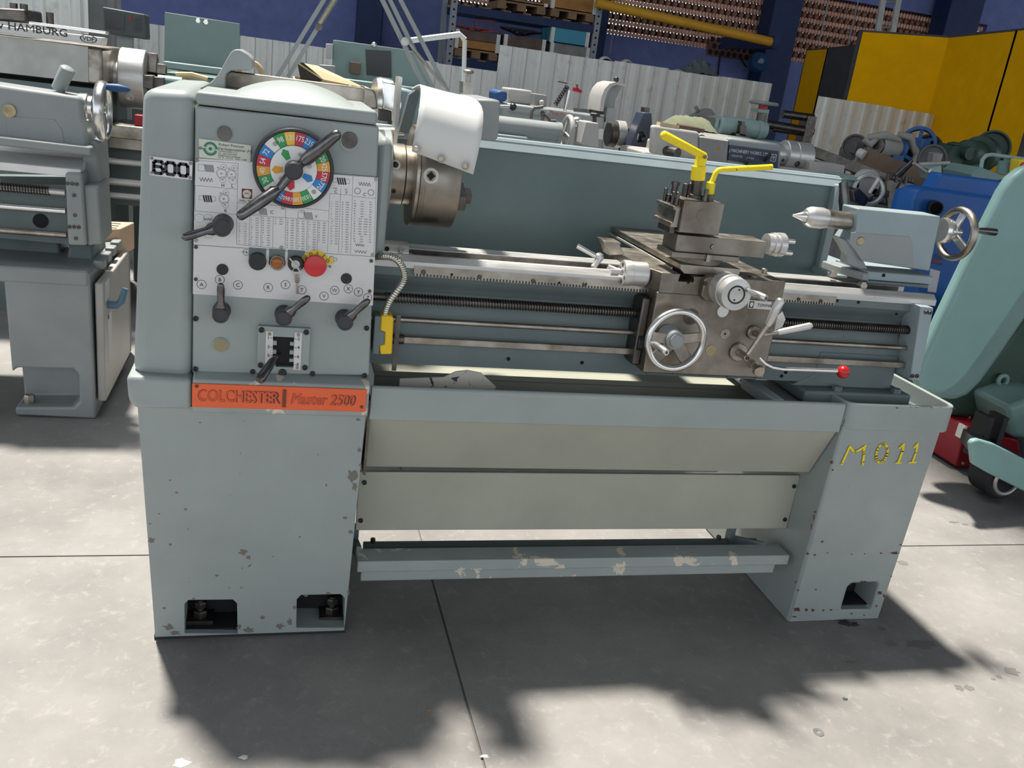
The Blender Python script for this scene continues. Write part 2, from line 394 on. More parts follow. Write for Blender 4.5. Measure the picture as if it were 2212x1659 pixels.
g = G(); g.px([(489, 188), (487, 168), (491, 158), (498, 153), (789, 190), (794, 238)], 2.16, 2.175); g.out('rear_flange', 'steel_worn', LA, bev=.003)
g = G(); g.px([(786, 186), (806, 193), (812, 200), (817, 236), (787, 236)], 2.12, 2.22); g.out('flange_end', 'steel_worn', LA, bev=.006)
g = G(); g.px([(418, 196), (438, 186), (456, 177), (472, 160), (486, 134), (499, 112), (508, 106), (518, 107), (535, 117), (544, 127), (546, 138), (541, 152), (500, 152), (490, 158), (487, 168), (488, 192)], 2.06, 2.24)
g.out('oil_cover', 'machine_grey', LA, bev=.02, seg=4)
g = G(); q = P(541, 160, 2.26); g.ring(q, (0, 1, .2), .026, .007, 24, 8); g.out('hose_end', 'cardboard', LA)
# upper chart plate and lower control plate
YQ = 1.8285
g = G(); g.px([(422.5, 342), (548, 350), (556, 400), (632, 442), (707, 408), (713, 376.5), (816.5, 384), (810, 554), (418, 528)], YQ-.001, YP); CP = g.out('chart_plate', 'plate_alu', LA)
g = G(); g.px([(418, 529.5), (810, 555), (805.5, 660), (416.5, 635)], YQ-.001, YP); KP = g.out('control_plate', 'plate_alu', LA)
YT = YQ-.0014
z3 = lambda x, y: (400+x/5.027, 340+y/5.027)
z2 = lambda x, y: (380+x/4.254, 500+y/4.254)
z1f = lambda x, y: (270+x/3.687, 150+y/3.687)
g = G()
def L3(*pts, w=.0005):
    q = [P(*z3(*p), YT) for p in pts]
    for a, b in zip(q, q[1:]): g.line(a, b, w)
def coltext(x, y, y1, rows, dx2, sz=.0023, dx3=None):
    n = len(rows)
    for i, r in enumerate(rows):
        yy = y+(y1-y)*i/max(1, n-1); c = r.split(); xx = x-(yy-y)*.015
        for s, d in zip(c, (0, dx2, dx3) if len(c) < 4 else (0, dx2*.75, dx2*1.55, dx3)):
            g.text(s, P(*z3(xx+d, yy+d*.07), YT), sz, bold=1 if d == 0 else 0, sx=.85)
coltext(578, 722, 938, ".3 LT5Z|.35 LT6Z|.4 LS1Z|.45 LS2Z|.5 LS3Z|.6 LS6Z|.7 LS5Z|.75 LT6Y|.8 LR1Z".split('|'), 58)
coltext(706, 660, 950, ".9 LR2Z|1.0 LR3Z|1.1 LR4Z|1.2 LR6Z|1.25 LS3Y|1.3 LR7Z|1.4 LR8Z|1.5 LS6Y|1.75 LS8Y|2.0 LR1Y|2.5 LR3Y|3.0 LR6Y".split('|'), 60)
coltext(836, 664, 955, "3.5 LR8Y|4.0 HR3Z|4.5 HS2Y|5.0 HS3Y|5.5 HS4Y|6.0 HS6Y|6.5 HS7Y|7 HS8Y|8 HR1Y|9 HR2Y|10 HR3Y|11 HR4Y".split('|'), 55)
coltext(972, 672, 725, "12 HR6Y|13 HR7Y|14 HR8Y".split('|'), 50)
coltext(1104, 688, 985, "72 LA8R|60 LA3R|56 LB8R|54 LA2R|48 LB6R|44 LB4R|40 LB3R|36 LA8S|32 LB1R|30 LA3S|28 LB8S|27 LA2S".split('|'), 42)
coltext(1218, 696, 995, "26 LB7S|24 LB6S|23 LB5S|22 LB4S|20 LB3S|19 LC2S|18 LB2S|16 LB1S|15 LA3T|14 LB8T|13½ LA2T|13 LB7T".split('|'), 48)
coltext(1334, 706, 1002, "12 LB6T|11½ LB5T|11 LB4T|10 LB3T|9 LB2T|8 LB1T|7½ HA3S|7 HB8S|6 HB6S|5 HB3S|4½ HB2S|4 HB1S".split('|'), 52)
coltext(1446, 716, 928, "3¾ HA3T|3½ HB8T|3¼ HB7T|3 HB6T|2½ HB5T|2½ HB4T|2¼ HB3T|2¼ HB2T|2 HB1T".split('|'), 46)
coltext(1582, 482, 938, ".3 KT6Z|.4 KS1Z|.5 KS3Z|.6 KS6Z|.7 KS8Z|.8 KR1Z|.9 KR2Z|1.0 KR3Z|1.25 KS3Y|1.5 KS6Y|1.75 KS8Y|2.0 KR1Y|2.25 KR2Y|2.5 KR3Y|2.75 KR4Y|3.0 KR6Y|3.25 KR7Y|3.5 KR8Y".split('|'), 48)
coltext(1702, 490, 1028, "44 KB4R|40 KB3R|36 KA8S|32 KB1R|30 KA3S|28 KB8S|26 KB7S|24 KB6S|22 KB4S|20 KB3S|19 KC2S|18 KB2S|16 KB1S|15 KA3T|14 KB8T|13 KB7T|12 KB6T|11 KB4T|10 KB3T|9 KB2T|8 KB1T".split('|'), 42)
coltext(1830, 478, 915, ".03 LT1W .001|.035 LT2W .0012|.040 LT4W .0015|.05 LT8W .002|.06 LS2W .0025|.08 LS4W .003|.10 LS8W .004|.13 LR2W HT2W .005|.16 LR4W HT4W .006|.20 LR8W HT8W .008|.25 LS2X HS2W .010|.32 LR2X HT2X .013|.40 LR4X HT4X .016|.50 LR8X HT8X .020|.65 HS2X .025|.80 HS4X .032|1.00 HS8X .040".split('|'), 72, dx3=168)
for s, x, y, k in (('H', 390, 318, .006), ('L', 500, 325, .006), ('K', 424, 594, .006), ('C', 922, 610, .006), ('V', 1408, 658, .006), ('C', 1618, 388, .006), ('V', 1735, 395, .006), ('C', 1930, 418, .006), ('mod.', 1604, 340, .003), ('d.p.', 1730, 352, .003), ('1 in x', 1240, 580, .003), ('40', 405, 112, .0026), ('40', 517, 122, .0026), ('40', 430, 388, .0026), ('95', 346, 118, .0026), ('95', 465, 128, .0026), ('56', 375, 394, .0026), ('88', 382, 182, .0026), ('44', 490, 192, .0026), ('44', 394, 248, .0026), ('56', 505, 256, .0026), ('88', 408, 458, .0026), ('56', 422, 522, .0026), ('SHELL TELLUS', 586, 476, .0036)):
    g.text(s, P(*z3(x, y), YT), k, bold=1)
for x, y, r in ((418, 105, 28), (533, 117, 28), (442, 382, 28), (396, 175, 42), (396, 175, 50), (504, 185, 38), (504, 185, 48), (408, 242, 30), (517, 250, 38), (422, 450, 42), (422, 450, 50), (438, 515, 30), (152, 660, 44), (250, 666, 44), (250, 830, 44), (1872, 365, 30), (2018, 382, 30)):
    c = P(*z3(x, y), YT); g.circ((c.x, YT, c.z), r/5.027*.00098, .0004 if r != 30 or x < 1000 else .0009, 18)
def zig(x, y, w, h, n, lw=.0009): L3(*[(x+w*i/n, y+w*i/n*.09+(h if i % 2 else 0)) for i in range(n+1)], w=lw)
zig(158, 215, 142, 42, 9); zig(1885, 265, 128, 40, 9); zig(206, 655, 86, 26, 7); zig(1850, 935, 95, 26, 8); zig(1840, 1005, 130, 28, 8)
def screwicon(x, y, w, h, n, lw):
    L3((x, y), (x+w*.4, y+w*.03), (x+w*.4, y+h+w*.03), (x, y+h), (x, y))
    for i in range(n):
        X = x+w*.42+w*.58*i/n; L3((X, y+(X-x)*.07-4), (X+14, y+h+(X-x)*.07+6), w=lw)
screwicon(142, 75, 170, 70, 7, .0012); screwicon(740, 548, 150, 66, 6, .0012); screwicon(1226, 592, 160, 66, 6, .0012)
def wormicon(x, y):
    L3((x, y+12), (x+45, y+14), (x+45, y+58), (x, y+56), (x, y+12)); L3((x+138, y+20), (x+178, y+24), (x+178, y+70), (x+138, y+68), (x+138, y+20))
    for i in range(4): L3((x+48+24*i, y+4+i), (x+66+24*i, y+80+i), w=.0030)
wormicon(150, 405); wormicon(1606, 215)
for a in (((118, 30), (578, 66), (565, 345), (108, 305)), ((108, 305), (106, 580), (560, 620)), ((565, 345), (560, 945), (1085, 995)), ((565, 490), (1085, 530), (1560, 580)), ((578, 620), (1090, 655), (1555, 695)), ((1095, 540), (1085, 995)), ((1575, 392), (1810, 410)), ((1570, 395), (1545, 1030)), ((1690, 335), (1664, 1040)), ((1822, 205), (1795, 1050)), ((1822, 425), (2070, 445)), ((700, 625), (692, 960)), ((826, 635), (822, 970)), ((956, 648), (950, 980)), ((1210, 665), (1203, 1000)), ((1326, 675), (1318, 1008)), ((1442, 685), (1432, 1018)), ((1600, 170), (2078, 210), (2050, 1065))): L3(*a)
g.out('printed_chart', 'plate_print', CP, sm=0, fix=False)
q = [P(*z3(x, y), YT) for x, y in ((615, 338), (728, 346), (726, 452), (614, 444))]
g = G(); g.poly(q); g.out('emblem_square', 'print_maroon', CP, sm=0)
g = G(); c = P(*z3(671, 392), YT-.0003); mm = .00098/5.027
g.poly([(c.x+mm*40*math.cos(a), c.y, c.z+mm*36*math.sin(a)) for a in [math.radians(-20+220*i/12) for i in range(13)]]+[(c.x-mm*22, c.y, c.z-mm*42), (c.x+mm*22, c.y, c.z-mm*42)]); g.out('shell_emblem', 'plate_cream', CP, sm=0)
g = G(); g.text('SHELL', (c.x, c.y-.0003, c.z-.001), .0024, 'c', bold=1); g.out('emblem_lettering', 'print_maroon', CP, sm=0, fix=False)
for a in ((127, 30), (118, 900), (1062, 548), (1045, 978), (2072, 240), (2035, 1058)): screw(CP, P(*z3(*a), YQ-.001), .0036, mat='steel_worn')
# control plate: printed circles and letters
for s, x, y in (('A', 236, 487), ('B', 403, 443), ('C', 570, 492), ('R', 848, 515), ('S', 1007, 489), ('T', 1157, 537), ('V', 1361, 594), ('W', 1459, 541), ('X', 1584, 527), ('Y', 1678, 556), ('Z', 1763, 608)):
    c = P(*z2(x, y), YT); g = G(); g.circ((c.x, YT, c.z), .0088, .0010, 24); g.text(s, (c.x, YT, c.z-.0036), .0074, 'c', bold=1); g.out('printed_letter', 'plate_print', KP, sm=0, fix=False)
g = G()
c = P(*z2(646, 193), YT); g.circ((c.x, YT, c.z), .006, .0008, 18); g.line((c.x-.009, YT, c.z+.001), (c.x+.004, YT, c.z), .001); g.line((c.x, YT, c.z+.003), (c.x+.001, YT, c.z-.003), .001)
def L2(*pts, w=.0006):
    qq = [P(*z2(*p), YT) for p in pts]
    for a, b in zip(qq, qq[1:]): g.line(a, b, w)
L2((1413, 228), (1450, 230), (1450, 283), (1413, 280), (1413, 228)); L2((1450, 243), (1480, 246), (1480, 268), (1450, 270))
g.out('printed_symbols', 'plate_print', KP, sm=0, fix=False)
for a in ((185, 143), (183, 438), (1795, 270), (1780, 548)): screw(KP, P(*z2(*a), YQ-.001), .0038)
for (x, y), r in (((428, 348), 11.5), ((1566, 432), 11.5)):
    c = P(*z2(x, y), YQ-.001); g = G(); g.cyl(c, c+V((0, -.002, 0)), r*.00098, n=24); g.out('blank_plug', 'black_plastic', KP)
for x, y, w in ((750, 195, 34), (930, 205, 32), (1105, 215, 34)):
    c = P(*z2(x, y), YT); g = G(); g.box(c.x-w*.00049, c.x+w*.00049, YT-.0004, YT+.0004, c.z-.012, c.z+.0095); g.out('button_recess', 'bed_paint', KP)
def face_disc(par, name, mat, x, y, r, d, zf=z2, ch=.002, Y0=YQ-.001, n=28):
    c = P(*zf(x, y), Y0-d); g = G(); g.cyl((c.x, Y0, c.z), (c.x, Y0-d, c.z), r*.00098, n=n, ch=ch); return g.out(name, mat, par, sm=40)
g = G(); c = P(*z2(750, 280), YQ-.015); r = .0168
pr = [(r*(1+.045*(i % 2)), 0) for i in range(36)]
A = [(c.x+pr[i][0]*math.cos(i*math.pi/18), YQ-.001, c.z+pr[i][0]*math.sin(i*math.pi/18)) for i in range(36)]; g.loft(A, [(a[0], YQ-.016, a[2]) for a in A]); g.out('coolant_switch', 'black_plastic', KP, bev=.001)
LP = face_disc(KP, 'indicator_bezel', 'chrome', 930, 290, 16.5, .008)
c = P(*z2(930, 292), YQ-.012); g = G(); g.ball((c.x, YQ-.008, c.z), .0125, ax=(0, -1, 0), sz=.45); g.out('lamp_lens', 'amber_lens', LP)
KS = face_disc(KP, 'key_switch', 'black_plastic', 1103, 300, 16.5, .010)
c = P(*z2(1100, 303), YQ-.012); g = G(); g.cyl((c.x, YQ-.010, c.z), (c.x, YQ-.0125, c.z), .0085, n=20); g.out('lock_barrel', 'steel', KS)
g = G(); g.bar((c.x-.012, YQ-.022, c.z+.014), (c.x+.010, YQ-.022, c.z-.012), .004, .003); g.bar((c.x, YQ-.012, c.z), (c.x, YQ-.022, c.z), .006, .003); g.out('key', 'steel_bright', KS)
k1 = P(*z2(1115, 370), YQ-.018); g = G(); g.ring(k1, (0, 1, .1), .0092, .0007, 24, 6); g.out('key_ring', 'steel_bright', KS)
g = G(); a, b = P(*z2(1113, 400), YQ-.01), P(*z2(1116, 470), YQ-.006); e = P(*z2(1117, 575), YQ-.006); g.bar(a, b, .0085, .002, (1, 0, 0)); g.bar(b, e, .004, .002, (1, 0, 0)); g.out('spare_key', 'steel_worn', KS, bev=.001)
# emergency stop with its yellow arc
cx_, cz_ = (lambda p: (p.x, p.z))(P(*z2(1282, 322), YQ-.003))
A = [(cx_+.031*math.cos(t), cz_+.033*math.sin(t)) for t in [math.radians(8+152*i/20) for i in range(21)]]
g = G(); g.prism([(cx_+.034, cz_+.008), (cx_+.034, cz_+.021), (cx_+.029, cz_+.022)]+[a for a in A if a[0] < cx_+.028]+[(cx_-.031, cz_-.003)], 'Y', YQ-.003, YQ-.001); ES = g.out('stop_sign', 'yellow_sign', KP)
g = G()
for i, ch in enumerate('NØDSTOP'):
    t = math.radians(62-27*i+14); g.text(ch, (cx_-.0245*math.sin(t)*1.0, YQ-.0035, cz_+.0235*math.cos(t)), .0068, 'c', rot=t, bold=1)
g.out('sign_lettering', 'plate_print', ES, sm=0, fix=False)
c = P(*z2(1282, 325), YQ-.03); g = G(); g.rev([(0, 0), (.014, 0), (.014, .012), (.0215, .014), (.0228, .020), (.021, .026), (.012, .0285), (0, .029)], (c.x, YQ-.001, c.z), (0, -1, 0), 32); EB = g.out('emergency_stop', 'red_plastic', KP)
g = G(); g.ring((c.x, YQ-.0285, c.z), (0, 1, 0), .0082, .0006, 24, 6); g.ring((c.x, YQ-.0272, c.z), (0, 1, 0), .0145, .0007, 24, 6); g.out('button_groove', 'print_maroon', EB)
# supplier's cream plate
g = G(); g.px([(429, 299), (543, 314), (541.5, 351), (430, 340)], YQ-.002, YP); SP = g.out('supplier_plate', 'plate_cream', LA, bev=.0006)
g = G()
for s, x, y, k in (('Robert Petersen', 745, 607, .0052), ('Værktøjsmaskiner A/S', 743, 638, .0052), ('NORDHOLMEN 12-16', 743, 655, .0027), ('DK - 2650 HVIDOVRE', 742, 673, .0027), ('KØBENHAVN DANMARK', 742, 690, .0027), ('TLF. 01 - 78 33 66 . TELEX: 16 804', 741, 706, .0027)):
    g.text(s, P(*z1f(x, y), YQ-.0026), k, bold=0, sx=.92)
g.out('plate_lettering', 'plate_print', SP, sm=0, fix=False)
c = P(*z1f(680, 632), YQ-.0026); g = G(); n = 36
for a0, a1 in ((15, 165), (195, 345)):
    for i in range(12):
        t, t2 = (math.radians(a0+(a1-a0)*j/12) for j in (i, i+1)); f = lambda r, q: (c.x+r*math.cos(q), c.y, c.z+r*math.sin(q)); g.poly((f(.009, t), f(.009, t2), f(.0128, t2), f(.0128, t)))
for i in range(16):
    t = i*math.pi/8; g.poly((f(.009, t-.09), f(.009, t+.09), f(.006, t)))
g.poly([f(.0034, i*math.pi/8) for i in range(16)]); g.poly((f(.008, 0), f(.016, 0), f(.012, .35))); g.poly((f(.008, math.pi), f(.016, math.pi), f(.012, math.pi+.35)))
g.out('gear_emblem', 'print_green', SP, sm=0, fix=False)
for a in ((601, 626), (990, 663)): screw(SP, P(*z1f(*a), YQ-.002), .003, mat='steel_worn')
# plugs and sight glass on the casting
def disc(x, y, r, name, mat, d=.002, par=LA, Y=YP, **k):
    c = P(x, y, Y); g = G(); g.cyl((c.x, Y+.001, c.z), (c.x, Y-d, c.z), r*mpp(c), n=28, ch=.0008); return g.out(name, mat, par, sm=40, **k)
disc(485, 288, 17.5, 'plug_rim', 'grey_paint'); disc(485, 288, 15.5, 'filler_plug', 'steel_dark', .003)
disc(755, 308, 21.5, 'worn_disc', 'grey_paint', .0012); disc(755, 303, 18, 'worn_sticker', 'steel_dark', .0016)
disc(477, 745, 16.8, 'glass_rim', 'grey_paint', .003); disc(477, 745, 14.8, 'sight_glass', 'sight_glass', .004)
for a in ((182, 800), (180, 1262), (706, 1287), (1255, 1304), (1733, 1322), (1752, 888)): screw(LA, P(*z2(*a), YP), .0055, 'socket_screw', 'black_plastic')
disc(*z2(980, 1297), 8.5, 'black_plug', 'black_plastic', .003)
# speed dial
dc = P(634, 361, YP); R = 84.5*mpp(dc)
g = G(); g.rev([(0, 0), (R*.985, 0), (R, .006), (R, .026), (R*.975, .031), (R*.92, .031), (R*.91, .029), (0, .029)], (dc.x, YP, dc.z), (0, -1, 0), 64); DI = g.out('speed_dial', 'black_plastic', LA)
yd = YP-.0295
seg = [('green', '98'), ('yellow', '130'), ('red', '175'), ('blue', '235'), ('white', ''), ('green', '320'), ('orange', '425'), ('red', '570'), ('blue', '770'), ('white', ''), ('green', '1030'), ('orange', '1380'), ('red', '1860'), ('blue', '2500'), ('white', ''), ('green', '30'), ('orange', '40'), ('red', '54'), ('blue', '72'), ('white', '')]
tx = G()
pol = lambda r, a, y: (dc.x+r*math.sin(a), y, dc.z+r*math.cos(a))
for k, (c, s) in enumerate(seg):
    a = math.radians(-27+18*k); g = G(); hw = math.radians(8.65); N = 5
    for i in range(N):
        t, t2 = a-hw+2*hw*i/N, a-hw+2*hw*(i+1)/N; g.poly((pol(R*.585, t, yd), pol(R*.585, t2, yd), pol(R*.90, t2, yd), pol(R*.90, t, yd)))
    g.out('colour_segment', 'dial_'+c, DI, sm=0)
    if s: tx.text(s, pol(R*(.70 if len(s) < 4 else .71), a, yd-.0004), R*(.13 if len(s) < 4 else .105), 'c', rot=-a, bold=1, sx=.8)
tx.out('dial_numbers', 'dial_white', DI, sm=0, fix=False)
g = G(); g.cyl((dc.x, YP-.029, dc.z), (dc.x, YP-.034, dc.z), R*.575, n=48, ch=.001); g.out('inner_disc', 'dial_white', DI)
for c, d in (('green', -31), ('orange', 263), ('red', 187), ('blue', 117)):
    a = math.radians(d); g = G(); y = YP-.0345; g.poly((pol(R*.27, a-.22, y), pol(R*.46, a-.22, y), pol(R*.545, a, y), pol(R*.46, a+.22, y), pol(R*.27, a+.22, y))); g.out('pointer', 'dial_'+c, DI, sm=0)
for d in (-45+5, 45, 135, 225): 
    p = pol(R*.74, math.radians(d), yd); screw(DI, p, .004, mat='steel_worn')
for d in (20, 75, 230): screw(DI, pol(R*.4, math.radians(d), YP-.034), .0035, mat='steel_worn')
g = G(); g.cyl((dc.x, YP-.03, dc.z), (dc.x, YP-.062, dc.z), R*.225, n=32, ch=.003); g.out('dial_hub', 'dark_knob', DI)
g = G(); yl = YP-.062
for a, b in (((733, 286), (652, 352)), ((514, 470), (603, 408))):
    p, q = P(*a, yl-.012), P(*b, yl+.012); d = (q-p).normalized()
    g.tube([p, p+d*.004, p+d*.012, p.lerp(q, .55), q.lerp(p, .12), q], [.006, .0095, .0105, .0125, .0125, .008], 8)
    g.tube([q, V((dc.x, YP-.045, dc.z))], [.008, .010], 8)
g.out('double_lever', 'lever_dark', DI, sm=45)
# knob levers
def klever(hx, hy, tx_, ty_, r=17.5, d=.045):
    yf = YP-d; c = P(hx, hy, yf); rr = r*mpp(c)
    g = G(); g.rev([(0, 0), (rr*1.12, 0), (rr*1.12, .006), (rr, .012), (rr, d-.004), (rr*.9, d), (rr*.72, d), (rr*.70, d-.001), (0, d-.001)], (c.x, YP, c.z), (0, -1, 0), 28); kl = g.out('selector_lever', 'dark_knob', LA, sm=35)
    p = P(tx_, ty_, yf-.012); q = V((c.x, YP-d*.55, c.z)); dd = (p-q).normalized(); w = rr
    g = G(); g.tube([q, q.lerp(p, .3), q.lerp(p, .42), q.lerp(p, .8), p-dd*.004, p], [w*.75, w*.7, w*.42, w*.48, w*.40, w*.2], 12); g.out('lever_arm', 'lever_dark', kl, sm=50)
klever(476, 683, 477, 613); klever(613, 690, 668, 641); klever(746, 699, 797, 648); klever(479, 493, 394, 514, 20, .05)
# gear gate with its ball lever
g = G(); g.px([(557.5, 704), (671, 710.5), (666, 799), (555, 793.5)], YP-.012, YP)
GT = g.out('gear_gate', 'grey_paint', LA, bev=.003, cut=[cutpx([z2(*p) for p in pp], YP-.012, YP-.03, YP-.002) for pp in
    ([(930, 975), (1050, 980), (1040, 1245), (915, 1240)], [(890, 965), (1085, 975), (1083, 1020), (890, 1005)], [(890, 1045), (1083, 1050), (1081, 1095), (888, 1088)], [(885, 1125), (1080, 1130), (1078, 1172), (884, 1165)], [(915, 1195), (1085, 1200), (1083, 1250), (915, 1245)])])
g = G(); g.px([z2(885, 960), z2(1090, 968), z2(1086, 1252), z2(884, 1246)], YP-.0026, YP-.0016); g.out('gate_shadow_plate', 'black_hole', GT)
for pts, nums in (([(828, 917), (893, 920), (888, 1260), (818, 1255)], (('1', 850, 992), ('3', 850, 1074), ('5', 850, 1153))), ([(1092, 928), (1160, 932), (1143, 1274), (1080, 1270)], (('2', 1128, 1000), ('4', 1126, 1082), ('6', 1122, 1164), ('8', 1118, 1236)))):
    g = G(); g.px([z2(*p) for p in pts], YP-.0135, YP-.012); st = g.out('number_strip', 'plate_alu', GT)
    g = G()
    for s, x, y in nums: g.text(s, P(*z2(x, y), YP-.0139), .0068, 'c', bold=1); c = P(*z2(x+(30 if x < 900 else -26), y-12), YP-.0139); g.line(c-V((.003, 0, 0)), c+V((.003, 0, 0)), .001)
    g.out('strip_numbers', 'plate_print', st, sm=0, fix=False)
for a in ((860, 942), (1126, 950), (1115, 1252)): screw(GT, P(*z2(*a), YP-.0135), .0035, mat='steel_worn')
for a in ((787, 904), (1198, 925), (778, 1228), (1186, 1250)): screw(GT, P(*z2(*a), YP-.012), .0058, mat='black_plastic')
a, b, c = P(*z2(955, 1130), YP-.004), P(*z2(905, 1165), YP-.04), P(*z2(765, 1372), YP-.085)
g = G(); g.tube([a, b, b.lerp(c, .1)], .0042, 10); g.out('lever_shaft', 'steel_worn', GT)
g = G(); g.tube([b, b.lerp(c, .12), b.lerp(c, .5), b.lerp(c, .9), c], [.005, .008, .0095, .0108, .0085], 14); g.out('lever_grip', 'lever_dark', GT, sm=50)
# ---------------------------------------------------------------- bed, ways, screws and rods
XE = P(2027, 638, 1.90).x
g = G(); g.prism([(1.905, .908), (1.905, .886), (1.925, .872), (1.945, .842), (1.937, .80), (1.925, .775), (1.925, .676), (2.09, .676), (2.09, .87), (1.94, .87), (1.93, .908)], 'X', .205, 1.60)
g.out('bed', 'bed_paint', LA)
zw = P(1500, 597, 1.90).z
zwt, zwm, zwl = P(1500, 597, 1.914).z, P(1500, 611, 1.90).z, P(1500, 624, 1.90).z
g = G(); g.prism([(1.90, zwl), (1.90, zwm), (1.914, zwt), (1.924, zwt), (1.945, zwt-.03), (1.93, zwl)], 'X', .2, XE); g.out('front_way', 'steel', LA, bev=.001)
g = G(); zw2 = P(881, 535.6, 2.0).z; g.prism([(2.0, .86), (2.0, zw2), (2.055, zw2), (2.09, zw2-.02), (2.09, .86)], 'X', .2, 1.62); g.out('rear_way', 'steel', LA, bev=.001); g = G(); g.box(.2, 1.6, 1.997, 2.0005, .86, zw2-.002); g.out('way_side', 'steel_dark', LA)
def rack(xa, xb):
    g = G(); g.box(xa, xb, 1.897, 1.908, .8945, .9105)
    n = int((xb-xa)/.0075)
    for i in range(n):
        x = xa+.0075*i; g.prism([(x+.0012, .8946), (x+.0063, .8946), (x+.0048, .8885), (x+.0027, .8885)], 'Y', 1.897, 1.908)
    return g.out('gear_rack', 'steel_worn', LA, sm=0)
xr0 = P(894, 588, 1.897).x; RK = rack(xr0, .94); RK2 = rack(1.05, P(1806, 650, 1.897).x)
for a, b in ((915, 588), (1036, 598), (1152, 607), (1263, 614)): screw(RK, P(a, b, 1.897), .0052, 'rack_screw', 'steel_dark')
for a, b in ((976, 593), (1208, 611)): screw(RK, P(a, b, 1.897), .0028, 'rack_pin', 'black_hole')
for a, b in ((1725, 646), (1773, 650)): screw(RK2, P(a, b, 1.897), .0045, 'rack_screw', 'steel_dark')
for a, b in ((1098, 775), (1257, 783), (1697, 804), (1688, 812)): screw(LA, P(a, b, 1.925), .0045, 'bed_hole', 'black_hole')
for a, b in ((1808, 649), (1854, 653), (1936, 678)): screw(LA, P(a, b, 1.905), .0038, 'bed_hole', 'black_hole')
def helix(xa, xb, c, r0_, r1_, pitch, n=18):
    gg = G(); rows = []; k = 0; x = xa
    prof = [(0, r0_), (.14, r1_), (.46, r1_), (.6, r0_)]
    while x < xb:
        for dx, r in prof: rows.append([gg.b.verts.new((x+dx*pitch+pitch*j/n, c[0]+r*math.cos(2*math.pi*j/n), c[1]+r*math.sin(2*math.pi*j/n))) for j in range(n)])
        x += pitch
    for A, B in zip(rows, rows[1:]):
        for j in range(n-1): gg.face((A[j], A[j+1], B[j+1], B[j]))
    for i in range(len(rows)-4):
        gg.face((rows[i][n-1], rows[i+4][0] if False else rows[i+4][0], rows[min(i+5, len(rows)-1)][0], rows[i+1][n-1]))
    return gg
ls = P(854, 643, 1.905); zs_ = ls.z
XL = P(1978, 712, 1.905).x
helix(.235, XL, (1.905, zs_), .0085, .0115, .0066).out('leadscrew', 'steel_dark', LA, sm=25)
g = G(); g.cyl((.21, 1.905, zs_), (XL, 1.905, zs_), .0083); g.out('leadscrew_core', 'steel_dark', LA)
zf = P(854, 689, 1.90).z; zr = P(881, 726, 1.90).z-.008
g = G(); g.cyl((.2, 1.90, zf), (P(1962, 749, 1.9).x, 1.90, zf), .0062); g.out('feed_shaft', 'steel_worn', LA)
g = G(); g.box(.27, P(1957, 783, 1.9).x, 1.893, 1.905, zr-.0075, zr+.0075); g.out('control_rod', 'steel_worn', LA, bev=.001)
g = G(); g.cyl((.258, 1.90, zr), (.285, 1.90, zr), .011); g.box(.262, .272, 1.885, 1.888, zr-.07, zr+.06); g.out('rod_lever', 'steel_dark', LA)
# end bracket with bushes
g = G(); g.px([(1990, 662), (2017, 665), (1986, 823), (1966, 821)], 1.868, 1.935); EBK = g.out('end_bracket', 'machine_blue_grey', LA, bev=.002)
for a, b in ((2000, 674), (2008, 675), (1970, 812), (1980, 812)): screw(EBK, P(a, b, 1.868), .0055, 'bracket_screw', 'steel_dark')
g = G(); p = P(1963, 749, 1.9); g.cyl((p.x-.004, 1.9, zf), (p.x+.012, 1.9, zf), .013); g.out('shaft_bush', 'steel_worn', EBK)
# bed foot
g = G(); g.prism([(1.30, .664), (1.36, .70), (1.36, .76), (1.60, .76), (1.60, .664)], 'Y', 1.921, 2.05); g.box(1.32, 1.64, 1.885, 2.1, .632, .664); g.out('bed_foot', 'bed_paint', LA, bev=.006)
for a in (1.42, 1.60): g = G(); g.hexa((a, 1.90, .664), (0, 0, 1), .013, .012); g.out('foot_bolt', 'bed_paint', LA)
# ---------------------------------------------------------------- right leg, trays, panels, treadle
g = G(); g.loft([(1.407, 1.821, .60), (1.705, 1.821, .60), (1.705, 2.37, .60), (1.407, 2.37, .60)], [(1.407, 1.839, 0), (1.702, 1.839, 0), (1.702, 2.37, 0), (1.407, 2.37, 0)])
RL = g.out('tail_leg', 'grey_paint_worn', LA, bev=.007, cut=[cutpx([(1818, 1320), (1832, 1268), (1840, 1261), (1893, 1258), (1898, 1264), (1884, 1318)], 1.836, 1.7, 1.96)])
nq = [P(x, y, 1.836) for x, y in ((1819, 1319), (1833, 1269), (1841, 1262), (1892, 1259), (1897, 1265), (1884, 1317))]; g = G(); g.prism([(q.x, q.z) for q in nq], 'Y', 1.925, 1.958); g.box(nq[0].x+.004, nq[-1].x, 1.86, 1.95, nq[0].z, nq[0].z+.004); g.out('niche_dark_plug', 'black_hole', LA)  # added black plug imitates the dark inside of the leg niche
p = P(1865, 1300, 1.91); g = G(); g.cyl((p.x, 1.90, 0), (p.x, 1.90, .07), .01, n=12); g.hexa((p.x, 1.90, .03), (0, 0, 1), .018, .018); g.cyl((p.x, 1.9, .012), (p.x, 1.9, .026), .027, n=16); g.out('levelling_bolt', 'steel_dark', LA)
g = G()
zz = lambda x, y: (1780+x/6.9125, 780+y/6.9125)
stroke(g, [zz(265, 1545), zz(388, 1275)], 1.8205, .0062); stroke(g, [zz(388, 1275), zz(450, 1362), zz(468, 1362), zz(612, 1278)], 1.8203, .006); stroke(g, [zz(618, 1262), zz(590, 1360), zz(600, 1390), zz(578, 1550)], 1.8205, .0062)
